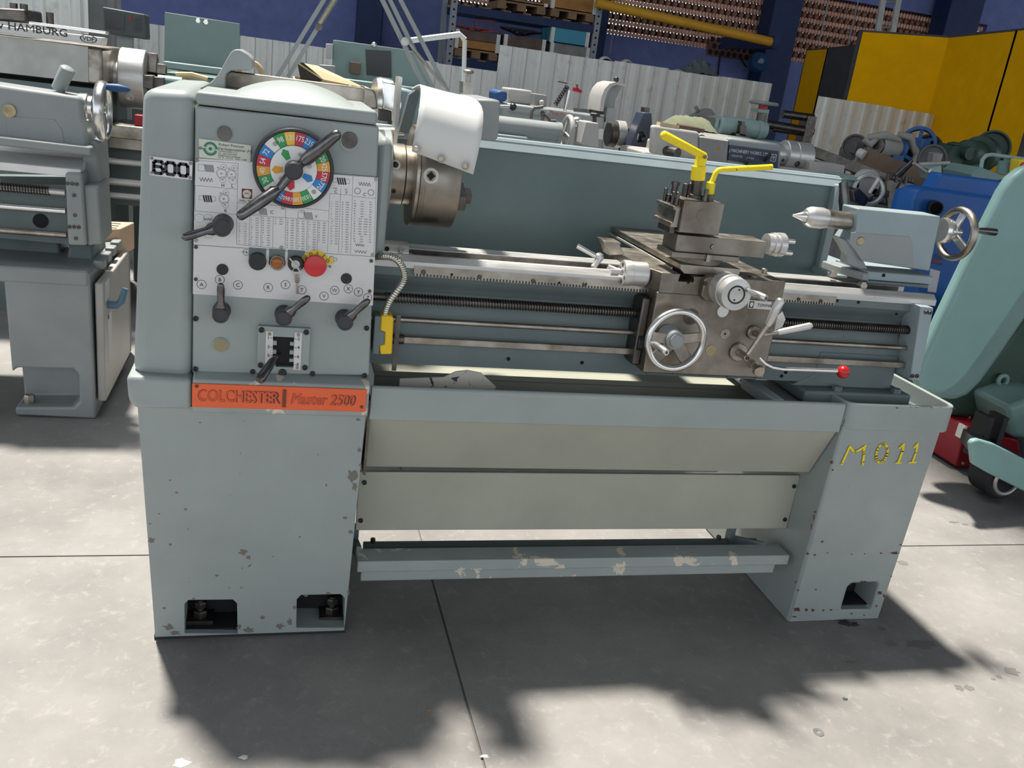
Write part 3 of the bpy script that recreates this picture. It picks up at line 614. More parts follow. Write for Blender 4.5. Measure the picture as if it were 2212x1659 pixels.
A = [zz(868+95*math.cos(t)-22*math.sin(t)*-1, 1375-140*math.sin(t)) for t in [2*math.pi*i/20 for i in range(20)]]; A = [zz(866+(82*math.cos(t)+26*math.sin(t)), 1378-138*math.sin(t)) for t in [2*math.pi*i/20 for i in range(20)]]
stroke(g, A, 1.8205, .0062, True)
stroke(g, [zz(1192, 1238), zz(1175, 1350), zz(1108, 1520)], 1.8205, .0068); stroke(g, [zz(1190, 1250), zz(1128, 1298)], 1.8203, .0065); stroke(g, [zz(1072, 1525), zz(1152, 1522)], 1.8203, .004)
stroke(g, [zz(1402, 1232), zz(1375, 1370), zz(1322, 1510)], 1.8205, .0062); stroke(g, [zz(1398, 1240), zz(1350, 1292)], 1.8203, .0065); stroke(g, [zz(1272, 1518), zz(1380, 1512)], 1.8203, .0042)
g.out('painted_number', 'yellow_paint', RL, sm=0, fix=False)
zt, zb = P(803, 842, 1.82).z, P(803, 906.5, 1.82).z
XT = P(1829, 868, 1.82).x
g = G(); g.box(.213, XT, 1.818, 1.832, zb, zt); g.cyl((.213, 1.826, zt), (XT, 1.826, zt), .008, n=14); g.out('tray_lip', 'grey_paint', LA, bev=.002)
g = G(); g.prism([(1.832, zb+.004), (1.845, zb+.004), (1.915, .432), (1.903, .427)], 'X', .205, 1.404); g.out('chip_pan', 'pan_paint', LA, bev=.002)
ysh = P(1000, 808, Z=.60).y
g = G(); g.box(.215, 1.39, 1.91, ysh+.02, .43, .44); g.box(.21, .216, 1.83, ysh, .44, .62); g.out('pan_floor', 'steel_dark', LA)
g = G(); g.box(.25, P(1600, 829, Z=.6).x, ysh, 2.42, .585, .60); g.box(.25, 1.40, ysh, ysh+.01, .44, .586); g.out('pan_shelf', 'pan_paint', LA)
q = [P(x, y, 1.90) for x, y in ((862, 842), (864, 818), (958, 815), (985, 803), (1010, 800), (1040, 806), (1072, 836), (1060, 850))]
g = G(); g.prism([(p_.x, p_.z) for p_ in q], 'Y', 1.90, 1.904); g.out('chip_deflector', 'cream_peeled', LA, sm=0)
# right-hand tray: walls with rounded corners
def rrect(x0, x1, y0, y1, r, n=6):
    o = []
    for cx, cy, a in ((x1-r, y0+r, -90), (x1-r, y1-r, 0), (x0+r, y1-r, 90), (x0+r, y0+r, 180)):
        for i in range(n+1):
            t = math.radians(a+90*i/n); o.append((cx+r*math.cos(t), cy+r*math.sin(t)))
    return o
XR = P(2068, 876, 1.825).x
zr0, zr1 = P(1818, 929, 1.815).z, P(1832, 872, 1.815).z
o_, i_ = rrect(XT+.003, XR, 1.815, 2.40, .035), rrect(XT+.014, XR-.011, 1.826, 2.39, .026)
g = G(); n = len(o_)
vo = [[g.b.verts.new((x, y, z)) for x, y in L] for L, z in ((o_, zr0), (o_, zr1), (i_, zr1), (i_, zr0))]
for A, B in zip(vo, vo[1:]+vo[:1]):
    for i in range(n): g.face((A[i], A[(i+1) % n], B[(i+1) % n], B[i]))
g.out('end_tray', 'grey_paint_worn', LA, bev=.003)
g = G(); g.box(XT+.012, XR-.01, 1.825, 2.39, .60, .612); g.out('tray_floor', 'bed_paint', LA)
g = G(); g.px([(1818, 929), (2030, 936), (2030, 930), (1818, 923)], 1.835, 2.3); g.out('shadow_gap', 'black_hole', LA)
xq = P(1668, 866, 1.84).x; zq9 = P(1690, 862, 1.84).z; yq9 = P(1606, 824, X=xq).y; g = G(); g.box(xq, xq+.032, 1.836, max(2.0, yq9), zq9-.03, zq9); g.box(xq+.036, 1.40, 1.836, 2.3, zq9-.04, zq9-.03); g.out('tray_end_rail', 'grey_paint', LA, bev=.003)
# lower panel between the legs
q = [P(x, y, 1.942) for x, y in ((776, 1019), (1728, 1027), (1726, 1040), (1699, 1142), (768, 1146))]
g = G(); g.prism([(p.x, p.z) for p in q], 'Y', 1.942, 1.952); LPN = g.out('lower_panel', 'pan_paint', LA, bev=.002)
for a, b in ((787, 1042), (779, 1124), (1715, 1050), (1695, 1122)): screw(LPN, P(a, b, 1.942), .006, 'panel_screw', 'black_plastic')
p, q = P(785, 1181, 2.02), P(1612, 1170, 2.02); g = G(); g.cyl((p.x, 2.02, p.z), (q.x+.03, 2.02, p.z), .0135, n=20); g.out('brake_shaft', 'bed_paint', LA)
zA, zB, zC = P(1200, 1206, 1.875).z, P(1200, 1228, 1.875).z, P(1200, 1247, 1.885).z
xA, xB = .218, P(1704, 1205, 1.875).x
g = G(); g.box(xA, xB, 1.872, 1.935, zB, zA-.0); g.out('treadle', 'grey_paint_chipped', LA, bev=.003)
g = G(); g.box(xA+.012, xB-.03, 1.885, 1.93, zC, zB-.002); g.out('treadle_flange', 'grey_paint_chipped', LA, bev=.002)
for x in (.225, 1.285):
    g = G(); g.bar((x, 2.03, p.z+.004), (x+(.05 if x > 1 else 0), 1.92, zA-.006), .012, .035, (1, 0, 0)); g.bar((x, 2.02, p.z), (x, 2.02, p.z+.06), .012, .03, (1, 0, 0)); g.out('treadle_arm', 'bed_paint', LA)
for x in (.27, 1.25): g = G(); g.hexa((x, 2.02, p.z+.012), (0, 0, 1), .007, .012); g.out('shaft_bolt', 'steel_dark', LA)
# rear splash guard
YG = 2.35; zg = P(1400, 334, YG).z; XG = P(1817, 378, YG).x
g = G(); g.prism([(YG, zg-.028), (YG-.002, zg-.028), (YG-.022, .60), (YG-.018, .60)], 'X', .10, XG); SG = g.out('splash_guard', 'guard_paint', LA)
g = G(); g.prism([(YG-.016, zg-.030), (YG+.008, zg), (YG+.03, zg), (YG+.03, zg-.006), (YG, zg-.006), (YG, zg-.030)], 'X', .10, XG+.004); g.out('guard_rim', 'machine_blue_grey', LA, bev=.002)
g = G(); g.box(XG-.022, XG+.002, YG-.03, YG+.005, .90, zg-.022); g.box(XG-.03, XG+.01, YG-.13, YG-.0, .885, .905); g.out('guard_return', 'machine_blue_grey', LA, bev=.003)
# ---------------------------------------------------------------- spindle, chuck, chuck guard
YS = 2.0; zsp = P(885, 379, YS).z
def SX(x, y): return P(x, y, YS).x
def axc(par, name, mat, xa, xb, r, **k):
    gg = G(); gg.cyl((xa, YS, zsp), (xb, YS, zsp), r, n=56, ch=.0015); return gg.out(name, mat, par, **k)
CH = axc(LA, 'chuck', 'steel_dull', SX(893, 380), SX(978, 387), .107)
g = G(); g.box(.19, SX(829, 372), 1.86, 2.25, zsp-.16, zsp+.085); g.out('spindle_housing', 'grey_paint', LA, bev=.02)
axc(LA, 'spindle_flange', 'machine_grey', SX(822, 371), SX(838, 373), .092, bev=.004)
axc(CH, 'camlock_nose', 'steel_worn', SX(838, 373), SX(869, 377), .0655)
axc(CH, 'adaptor_ring', 'steel_worn', SX(869, 377), SX(886, 379), .0635)
axc(CH, 'back_plate', 'steel_worn', SX(884, 379), SX(893, 380), .109)
axc(CH, 'face_ring', 'steel_dull', SX(905, 381), SX(906, 381), .1078)
def onc(x, y, r):
    d = ray(x, y); a = d.y**2+d.z**2; oy, oz = CAM.y-YS, CAM.z-zsp; b = 2*(oy*d.y+oz*d.z); c = oy*oy+oz*oz-r*r; t = (-b-math.sqrt(max(0, b*b-4*a*c)))/(2*a)
    p = CAM+d*t; return p, V((0, p.y-YS, p.z-zsp)).normalized()
for x, y, R_, r, nm, m in ((854, 356, .0655, .011, 'cam_socket', 'steel_bright'), (850, 413, .0655, .006, 'cam_socket', 'steel_dark'), (931, 380, .107, .0165, 'chuck_key_socket', 'steel_worn')):
    p, nn = onc(x, y, R_); g = G(); g.rev([(0, .0), (r, 0), (r, .0022), (r*.62, .0022), (r*.55, .0004)], p-nn*.001, nn, 24); s_ = g.out(nm, m, CH)
    g = G(); rr = r*.56; g.rev([(0, 0), (rr, 0), (rr, .0012), (0, .0012)], p, nn, 4 if r > .012 else 16); g.out('socket_hole', 'black_hole', s_)
for a in (-25, 95, 215):
    t = math.radians(a); d = V((0, -math.cos(t), math.sin(t))); c0 = V((SX(978, 387), YS, zsp)); g = G()
    g.bar(c0+d*.03+V((.009, 0, 0)), c0+d*.10+V((.009, 0, 0)), .026, .018, (0, -d.z, d.y)); g.bar(c0+d*.045+V((.022, 0, 0)), c0+d*.075+V((.022, 0, 0)), .022, .022, (0, -d.z, d.y)); g.out('chuck_jaw', 'steel_dark', CH, bev=.001)
# white swing guard: a rolled sheet with three hexagon bolts
Lp = [((889, 327), 1.835), ((896, 290), 1.832), ((903, 250), 1.835), ((907, 220), 1.85), ((909, 200), 1.872), ((909, 188), 1.90), ((907, 182), 1.935), ((900, 184), 2.00), ((890, 190), 2.10)]
Rp = [((1022, 377), 1.80), ((1032, 335), 1.797), ((1040, 295), 1.80), ((1044, 262), 1.812), ((1044, 242), 1.832), ((1040, 228), 1.86), ((1032, 217), 1.90), ((1020, 210), 1.97), ((1000, 205), 2.07)]
rows = []
for (a, ya), (b, yb) in zip(Lp, Rp):
    A, B = P(*a, ya), P(*b, yb); rows.append([A.lerp(B, i/10) for i in range(11)])
g = G(); g.grid(rows); CG = g.out('chuck_guard', 'white_paint', LA, sm=60)
d = CG.modifiers.new('sheet', 'SOLIDIFY'); d.thickness = .0035; d.offset = -1
for a, b, Y in ((899.5, 322, 1.831), (953, 343, 1.817), (1005, 359, 1.801)):
    p = P(a, b, Y-.003); nn = V((-.25, -1, .1)).normalized(); g = G(); g.hexa(p, nn, .0062, .006); g.cyl(p+nn*-.003, p+nn*.0012, .0078, n=16); g.out('hex_bolt', 'steel_worn', CG)
g = G(); g.px([(1030, 214), (1079, 216), (1081, 222), (1077, 296), (1071, 305), (1030, 303)], 2.06, 2.30); g.out('guard_arm', 'machine_grey', LA, bev=.006)
g = G(); g.px([(862, 285), (884, 205), (905, 190), (906, 205), (885, 290)], 2.12, 2.15); g.out('guard_side', 'bed_paint', LA)
# swarf hood bracket and micrometer hinge behind the spindle
g = G(); g.cyl(P(800, 285, 2.22), P(872, 286, 2.22), .011); g.box(P(850, 280, 2.2).x, P(858, 280, 2.2).x, 2.18, 2.24, zsp+.02, zsp+.20); g.out('guard_pivot', 'steel', LA)
# flexible conduit and limit switch box
pts = [P(*z, Y) for z, Y in (((806, 555), 1.90), ((822, 553), 1.86), ((840, 553), 1.84), ((858, 562), 1.832), ((870, 578), 1.83), ((874, 596), 1.83), ((868, 614), 1.832), ((855, 632), 1.84), ((842, 650), 1.85), ((834, 668), 1.855), ((831, 684), 1.858))]
fine = []
for i in range(len(pts)-1):
    p0, p1, p2, p3 = pts[max(0, i-1)], pts[i], pts[i+1], pts[min(len(pts)-1, i+2)]
    for k in range(12):
        t = k/12; fine.append(.5*((2*p1)+(p2-p0)*t+(2*p0-5*p1+4*p2-p3)*t*t+(3*p1-p0-3*p2+p3)*t**3))
g = G(); g.tube(fine, [(.0078, .0078, .0062)[i % 3] for i in range(len(fine))], 12); g.out('conduit', 'zinc', LA, sm=50)
g = G(); g.cyl(P(831, 680, 1.858), P(830, 690, 1.858), .008); g.out('conduit_gland', 'brass_dirty', LA)
g = G(); g.px([z2(1905, 772), z2(1985, 775), z2(2002, 800), z2(1985, 1130), z2(1880, 1132), z2(1872, 1050), z2(1920, 1040), z2(1925, 925), z2(1880, 915), z2(1888, 775)], 1.845, 1.89); LSW = g.out('limit_switch', 'yellow_box', LA, bev=.003)
g = G(); g.px([z2(1828, 778), z2(1890, 778), z2(1882, 915), z2(1925, 925), z2(1920, 1040), z2(1872, 1050), z2(1870, 1130), z2(1805, 1128)], 1.848, 1.89); g.out('switch_housing', 'bed_paint', LSW, bev=.002)
# way cover end block at headstock (scraper housing)
g = G(); g.rev([(0, 0), (.031, 0), (.031, .058), (.027, .058), (0, .058)], P(822, 548, 1.95), (1, 0, 0), 32); STP = g.out('carriage_stop', 'steel', LA, sm=40)
screw(STP, P(836, 537, 1.918), .005, 'stop_hole', 'black_hole'); g = G(); q = P(866, 541, 1.918); g.hexa(q, (0, -.8, .5), .007, .009); g.out('stop_bolt', 'zinc', STP)
g = G(); g.cyl(P(878, 550, 1.93), P(890, 552, 1.93), .0052); g.out('stop_pin', 'steel_bright', STP)
# paint chips with outlines of their own on the two legs
def chips(par, lst, ox, oy, k, yf, mat):
    g = G()
    for c in lst:
        x, y, r = c[:3]; ry = c[3] if len(c) > 3 else r*.62; Y = 1.84; px_, py_ = ox+x/k, oy+y/k
        for _ in range(4): Y = yf(P(px_, py_, Y).z)
        pts = []
        for i in range(11):
            t = 2*math.pi*i/11; q = .8+.28*math.sin(i*2.7+x)+.18*math.sin(i*4.1+y); p = P(px_+r/k*q*math.cos(t), py_+ry/k*q*math.sin(t), Y); p.y = yf(p.z)-.0007; pts.append(p)
        g.poly(pts)
    g.out('paint_chips', mat, par, kind='stuff', sm=0, fix=False)
chips(PED, [(448, 256, 9), (710, 246, 6), (269, 601, 9), (308, 675, 11), (362, 774, 13), (203, 801, 8), (150, 861, 9), (157, 960, 22, 20), (270, 985, 12), (377, 893, 7), (630, 689, 5), (705, 1030, 30, 22), (738, 1062, 18, 14), (548, 1170, 14), (700, 1126, 7), (883, 1056, 7), (695, 1242, 9), (386, 1210, 5), (1393, 238, 17), (1358, 575, 34, 46), (1372, 640, 18, 30), (1315, 825, 17), (1348, 910, 18, 14), (1043, 940, 6, 9), (1203, 630, 6, 12), (235, 1365, 13), (822, 1420, 18, 15), (262, 1478, 36, 22), (300, 1512, 36, 16), (740, 1495, 40, 20), (925, 1472, 28, 20), (985, 1445, 18, 26), (680, 1475, 16, 20), (1012, 1360, 12, 14), (1080, 1290, 16, 9), (1215, 1275, 18, 9), (410, 1308, 14, 7), (1335, 1270, 10, 24), (690, 440, 5, 5), (1153, 447, 5, 5), (686, 563, 4, 4), (1400, 420, 14, 16), (1405, 510, 12, 10)], 270, 820, 2.765, lambda z: 1.82+.035*(.598-z)/.586, 'chip_taupe')
chips(RL, [(740, 35, 24, 18), (722, 110, 12, 60), (690, 230, 12, 55), (835, 430, 22, 16), (640, 590, 24, 18), (737, 605, 24, 14), (905, 580, 13), (1228, 595, 15), (1398, 590, 15), (1615, 582, 18), (1800, 580, 70, 20), (1875, 470, 18), (1600, 1110, 40, 28), (517, 1075, 20), (750, 1065, 18), (480, 965, 12, 22), (500, 1330, 58, 32), (625, 1335, 28, 24), (710, 1338, 28, 24), (850, 1340, 22), (950, 1335, 22), (1040, 1330, 9), (465, 1425, 38, 12), (1205, 1000, 20, 12), (1655, 1150, 16, 30), (1748, 890, 14), (1150, 1465, 44, 10), (1385, 960, 60, 12), (1390, 1405, 14), (1555, 1285, 14, 18), (1225, 1385, 18, 14)], 1640, 1100, 6.144, lambda z: 1.839-.018*z/.6, 'chip_rust')
chips(RL, [(110, 1510, 30, 32), (128, 1625, 20, 14), (1090, 700, 20), (1300, 688, 12), (1380, 690, 14), (1605, 694, 16, 8), (1930, 708, 36, 14), (1745, 688, 14, 6), (690, 1235, 9), (1685, 1215, 7)], 1780, 780, 6.9125, lambda z: 1.813 if z > .588 else 1.839-.018*z/.6, 'chip_rust')
# ---------------------------------------------------------------- carriage
YA = 1.845
CR = LA
xa, xb, xd = P(1431, 589, YA).x, P(1399, 567, 1.895).x, P(1698, 608, YA).x
zt_, zl_ = P(1431, 589, YA).z, P(1420, 632, YA).z
g = G(); g.prism([(xa, YA), (xd, YA), (xd, 2.13), (xb-.02, 2.13), (xb, 1.895)], 'Z', zl_, zt_)
x_l, x_r = P(1467, 600, YA).x, P(1502, 600, YA).x
SA = g.out('saddle', 'steel_dull', LA, bev=.0015, cut=[(lambda c: (c.prism([(x_l, zt_-.017), (x_l+.004, zt_+.01), (x_l+.12, zt_+.01), (x_l+.12, zt_-.004), (x_r-.004, zt_-.004), (x_r, zt_-.017)], 'Y', 1.8, 2.2), c)[1])(G())])
xap = P(1419, 637, YA).x; xar = P(1694, 625, YA).x; zab = P(1520, 811, YA).z
g = G(); g.box(xap, xar, YA, 1.925, zab, zl_+.001); AP = g.out('apron', 'steel_dull', LA, bev=.003)
for a in (1397, 1456, 1516, 1573, 1632): p = P(a, 812, 1.86); g = G(); g.cyl((p.x, 1.86, zab), (p.x, 1.86, zab-.006), .0045, n=10); g.out('apron_screw', 'steel_dark', AP)
# cross slide on its dovetail
xc0 = P(1471, 571, 1.862).x; zc = P(1471, 571, 1.862).z; xc1 = P(1600, 580, 1.862).x; yb_ = P(1315, 495, X=xc0).y
zc2 = zt_-.002
g = G(); g.box(xc0, xc1, 1.862, yb_, zc-.012, zc); g.prism([(xc0, zc-.011), (xc1, zc-.011), (xc1-.006, zc2), (xc0+.012, zc2)], 'Y', 1.862, yb_); CS = g.out('cross_slide', 'steel_worn', LA, bev=.0008)
g = G(); g.box(xc0-.006, xc0-.001, 1.90, yb_, zc2, zc-.016); g.out('slide_rail', 'steel', LA)
sw = P(1511, 553, 1.905); 
g = G(); g.cyl((sw.x, 1.925, zc), (sw.x, 1.925, zc+.016), .060, n=48, ch=.001); g.out('swivel_base', 'steel_dull', LA)
YC = 1.868
zk0, zk1 = P(1459, 543, YC).z, P(1463, 506, YC).z; xk0, xk1 = P(1461, 525, YC).x, P(1654, 540, YC).x
g = G(); g.box(xk0, xk1, YC, 1.945, zk0, zk1); CM = g.out('compound_slide', 'steel_dull', LA, bev=.0015)
g = G(); x5, x6 = P(1452, 548, 1.86).x, P(1597, 558, 1.86).x; g.box(x5, x6, 1.86, 1.95, zc+.015, zk0); g.out('compound_base', 'steel_dull', CM, bev=.001)
screw(CM, P(1539, 533, YC), .0055, 'oil_nipple', 'steel_worn'); g = G(); p = P(1532, 556, 1.855); g.hexa((p.x, 1.858, zc+.012), (0, 0, 1), .007, .016); g.out('swivel_nut', 'steel_worn', CM)
p = P(1665, 527, 1.905); g = G(); g.rev([(0, -.014), (.024, -.014), (.024, 0), (.027, 0), (.0275, .008), (.024, .010), (.024, .013), (.0285, .015), (.0285, .030), (.026, .033), (0, .033)], (p.x, 1.905, p.z), (1, 0, 0), 40); CW = g.out('compound_handwheel', 'steel', CM)
for dz in (.015, -.013): g = G(); g.cyl((p.x+.03, 1.890, p.z+dz-.002), (p.x+.052, 1.888, p.z+dz-.002), .0055, ch=.001); g.out('wheel_pin', 'steel_bright', CW)
# tool post with holder, bolts and its two yellow levers
YTp = 1.852
tx0, tx1 = P(1483, 431, YTp).x, P(1560, 470, YTp).x; tz0, tz1 = P(1469, 502, YTp).z, P(1482, 432, YTp).z
g = G(); g.box(tx0-.004, tx1, YTp, 1.945, tz0, tz1); TP = g.out('tool_post', 'steel_dull', LA, bev=.0015)
g = G(); p = P(1518, 466, YTp); g.cyl((p.x, YTp+.001, p.z), (p.x, YTp-.0008, p.z), .0145, n=32); g.out('round_mark', 'steel_dull', TP)
hz = [P(*q, 1.862) for q in ((1455, 446), (1455, 453), (1469, 455), (1467, 477), (1454, 475), (1453, 490), (1475, 493), (1484, 446))]
hx = tx0-.004; hx0 = P(1455, 450, 1.862).x
a, b, c, d = P(1455, 446, 1.862).z, P(1455, 453, 1.862).z, P(1454, 481, 1.862).z, P(1453, 491, 1.862).z
g = G(); g.prism([(hx0, a), (hx0, b), (hx-.012, b), (hx-.012, c), (hx0, c), (hx0, d), (hx, d), (hx, a)], 'Y', 1.862, 1.965); TH = g.out('tool_holder', 'steel_worn', TP, bev=.001)
g = G(); g.box(hx0+.004, hx-.002, 1.87, 1.94, zk1, d); g.out('holder_base', 'steel_dark', TP, bev=.001)
z6 = lambda x, y: (1230+x/3.687, 260+y/3.687)
def bolt(x, ytop, ybot, r, Y, hd=0, m='steel_dark'):
    q = P(*z6(x, ybot), Y); t_ = P(*z6(x, ytop), Y); g = G(); g.cyl((q.x, Y, q.z-.004), (q.x, Y, t_.z), r, n=14, ch=.0008)
    if hd: g.cyl((q.x, Y, t_.z-.008), (q.x, Y, t_.z), hd, n=14)
    g.out('clamp_screw', m, TP)
for a in ((755, 535, 640, .0042, 1.945), (787, 585, 630, .0045, 1.93), (820, 565, 655, .0045, 1.90), (852, 568, 665, .0048, 1.875), (905, 500, 655, .0075, 1.92), (952, 495, 600, .006, 1.95), (1077, 545, 640, .0048, 1.868)): bolt(*a)
bolt(835, 485, 570, .008, 1.95, .0105)
p0, p1, p2, p3 = (P(*z6(*q), 1.905) for q in ((1000, 640), (1010, 590), (1022, 470), (1040, 372)))
g = G(); g.cyl(p0, p1, .0165, n=24, ch=.001); g.cyl(p1, p2, .0125, n=6); g.out('lever_post', 'steel_dark', TP)
p3 = p2+(p2-p1).normalized()*.030; p4 = p3+(p2-p1).normalized()*.028
g = G(); g.cyl(p2-V((0, 0, .002)), p3, .0165, n=6, ch=.001); YL = g.out('clamp_lever', 'yellow_paint', TP, bev=.001)
q0, q1 = P(*z6(1072, 285), 1.895), P(*z6(735, 108), 1.885)
g = G(); g.bar(p3-V((0, 0, .001)), V((q0.x-.002, 1.9, q0.z+.004)), .020, .022, (1, 0, 0)); g.out('lever_fork', 'yellow_paint', YL, bev=.003)
g = G(); dd = (q1-q0).normalized(); g.tube([q0-dd*.008, q0-dd*.003, q0, q0.lerp(q1, .5), q1-dd*.004, q1], [.004, .0075, .0085, .0092, .0098, .006], 14); g.out('lever_bar', 'yellow_paint', YL, sm=50)
g = G(); p = P(*z6(1078, 292), 1.883); g.hexa(p, (0, -1, .1), .0045, .003); g.out('fork_pin', 'steel_dark', YL)
b0, b1, b2, b3, b4, b5, b6 = (P(*z6(*q), 1.885) for q in ((1112, 640), (1115, 590), (1128, 490), (1145, 470), (1165, 420), (1205, 392), (1612, 372)))
g = G(); g.cyl(b0, b1, .0105, n=20); g.out('lock_post', 'steel_dark', TP)
g = G(); g.cyl(b1, b2, .0105, n=12, ch=.002); YL2 = g.out('lock_lever', 'yellow_paint', TP)
g = G(); g.tube([b2-V((0, 0, .006)), b3, b3.lerp(b4, .6), b4, b4.lerp(b5, .55)+V((-.001, 0, .0015)), b5, b5.lerp(b6, .1), b6], [.006, .006, .006, .006, .006, .006, .006, .0068], 12); g.out('lever_rod', 'yellow_paint', YL2, sm=50)
# cross-slide dial
p = P(1591, 637, 1.765); c = V((p.x, 0, p.z))
g = G(); g.rev([(0, 0), (.036, 0), (.0375, .004), (.0375, .022), (.0345, .0225), (.0345, .0245), (.0395, .0255), (.0395, .034), (.0375, .036), (.0375, .050), (.0385, .053), (.0385, .066), (.033, .070), (0, .070)], (c.x, 1.765, c.z), (0, 1, 0), 48); CD = g.out('cross_dial', 'steel', LA)
g = G(); g.ring((c.x, 1.7652, c.z), (0, 1, 0), .0195, .0022, 36, 8); g.out('dial_groove', 'black_plastic', CD)
for dx, dz in ((.004, .012), (-.003, -.012)): screw(CD, (c.x+dx, 1.765, c.z+dz), .002, 'pin_hole', 'black_hole')
g = G(); q, e = P(1620, 629, 1.752), P(1655, 645, 1.70); d_ = (e-q).normalized(); g.tube([q+V((0, .012, 0)), q, q.lerp(e, .15), q.lerp(e, .5), q.lerp(e, .93), e], [.005, .005, .0068, .0082, .0085, .006], 16); HD = g.out('dial_handle', 'steel_bright', CD, sm=40)
g = G(); g.cyl(e, e+d_*.0006, .003, n=12); g.out('handle_screw', 'steel_dark', HD)
g = G(); p = P(1522, 617, 1.838); g.prism([(p.x-.008, p.z-.024), (p.x-.008, p.z+.018), (p.x+.004, p.z+.026), (c.x+.045, p.z+.022), (c.x+.045, p.z-.03), (p.x+.004, p.z-.034)], 'Y', 1.828, 1.846); g.out('dial_bracket', 'steel_dull', LA, bev=.003)
screw(LA, P(1523, 612, 1.827), .005, 'bracket_screw', 'steel_dark'); screw(LA, P(1487, 610, YA), .003, 'saddle_hole', 'black_hole')
p = P(1561, 672, YA); g = G(); g.cyl((p.x, YA, p.z), (p.x, YA-.002, p.z), .0145, n=28); g.out('round_tag', 'plate_alu', LA)
# apron handwheel
hc = P(1460, 735, 1.80); 
g = G(); g.ring((hc.x, 1.80, hc.z), (0, 1, 0), .068, .0078, 56, 12, 1.1); HW = g.out('apron_handwheel', 'steel_bright', LA, sm=80)
g = G(); g.cyl((hc.x-.002, 1.795, hc.z), (hc.x-.002, 1.845, hc.z), .022, .026, ch=.002, n=32); g.cyl((hc.x-.002, 1.795, hc.z), (hc.x-.002, 1.788, hc.z), .0155, n=28, ch=.001); g.out('wheel_hub', 'machine_grey', HW)
for a in (178, 8, -52, -130):
    t = math.radians(a); d_ = V((math.cos(t), 0, math.sin(t))); h_ = V((hc.x, 1.806, hc.z)); g = G(); g.bar(h_+d_*.018, h_+d_*.066, .024 if a > -20 else .030, .006, (-d_.z, 0, d_.x)); g.out('wheel_spoke', 'steel_worn' if a > -20 else 'steel_dull', HW, bev=.002)
q, e = P(1412, 742, 1.785), P(1440, 762, 1.728); g = G(); g.tube([q+V((0, .012, 0)), q, q.lerp(e, .15), q.lerp(e, .5), q.lerp(e, .93), e], [.005, .0055, .0072, .0085, .009, .0065], 16); HH = g.out('wheel_handle', 'steel_bright', HW, sm=40)
d_ = (e-q).normalized(); g = G(); g.cyl(e, e+d_*.0006, .0035, n=12); g.out('handle_screw', 'steel_dark', HH)
for x, y, r, m in ((1493, 684, 18, 'steel_dark'), (1566, 721, 11, 'steel_worn'), (1535, 757, 12, 'brass_dirty')):
    p = P(x, y, YA); g = G(); g.cyl((p.x, YA, p.z), (p.x, YA-.0012, p.z), r*mpp(p), n=24); g.out('apron_plug', m, LA)
screw(LA, P(1566, 721, YA-.001), .0025, 'plug_hole', 'black_hole')
# oil label
g = G(); g.px([(1616, 648), (1667, 652), (1665, 669), (1615, 666)], YA-.0015, YA); OL = g.out('oil_label', 'plate_alu', LA)
g = G(); g.text('TONNA', P(1635.5, 662, YA-.002), .0075, bold=1, sx=.95); g.out('label_lettering', 'plate_print', OL, sm=0, fix=False)
g = G(); p = P(1623.5, 658, YA-.002); g.box(p.x-.006, p.x+.006, YA-.0021, YA-.0015, p.z-.008, p.z+.008); g.out('label_emblem', 'plate_print', OL, sm=0)
g = G(); g.poly([(p.x+.0045*math.cos(math.radians(a_)), YA-.0024, p.z+.001+.005*math.sin(math.radians(a_))) for a_ in range(-30, 211, 20)]+[(p.x-.002, YA-.0024, p.z-.0055), (p.x+.002, YA-.0024, p.z-.0055)]); g.out('shell_emblem', 'plate_cream', OL, sm=0)
g = G(); g.px([(1672, 690), (1690, 672), (1697, 690), (1690, 706), (1673, 714)], YA+.012, YA+.03); g.out('direction_plate', 'plate_alu', LA)
# feed lever, half-nut lever, plunger, red ball lever
def glever(cx, cy, tip, gripstart, br=.018, Y=YA, rr=.0108, dY=.045):
    o = P(cx, cy, Y-dY); g = G(); g.cyl((o.x, Y, o.z), (o.x, Y-.010, o.z), br*1.25, n=32, ch=.002); g.cyl((o.x, Y-.01, o.z), (o.x, Y-dY-.006, o.z), br*.52, br*.45, n=24, ch=.001); b_ = g.out('feed_lever', 'steel_worn', LA)
    a_, e_ = P(*gripstart, Y-dY-.004), P(*tip, Y-dY-.012); o2 = V((o.x, Y-dY+.002, o.z))
    g = G(); g.tube([o2, a_], [.0055, .0058], 12); g.out('lever_shank', 'steel_worn', b_)
    g = G(); g.tube([a_, a_.lerp(e_, .04), a_.lerp(e_, .5), a_.lerp(e_, .93), e_], [.006, .0075, rr*.95, rr, rr*.6], 16); g.out('lever_grip', 'steel', b_, sm=50); screw(b_, (o.x, Y-dY-.006, o.z), .005, 'lever_screw', 'steel_dark')
glever(1612, 772, (1688, 645), (1658, 704)); glever(1640, 725, (1754, 703), (1680, 718), .014, YA, .0085, .03)
p, e = P(1622, 785, YA), P(1638, 800, YA-.045); g = G(); g.cyl((p.x, YA, p.z), (p.x, YA-.02, p.z), .0105, n=20); g.tube([(p.x, YA-.015, p.z), e], .008, 16); g.cyl(e+V((0, .004, .001)), e+V((0, -.008, -.0015)), .0135, n=24, ch=.001); g.out('plunger_knob', 'steel_worn', LA)
pts = [P(*q, Y) for q, Y in (((1640, 772), 1.85), ((1654, 786), 1.842), ((1668, 793), 1.838), ((1690, 797), 1.835), ((1808, 801), 1.83))]
g = G(); g.tube([pts[0], pts[1], pts[1].lerp(pts[2], .5), pts[2], pts[2].lerp(pts[3], .5), pts[3], pts[3].lerp(pts[4], .2), pts[4]], .0052, 14); BL = g.out('spindle_control_lever', 'steel_bright', LA, sm=60)
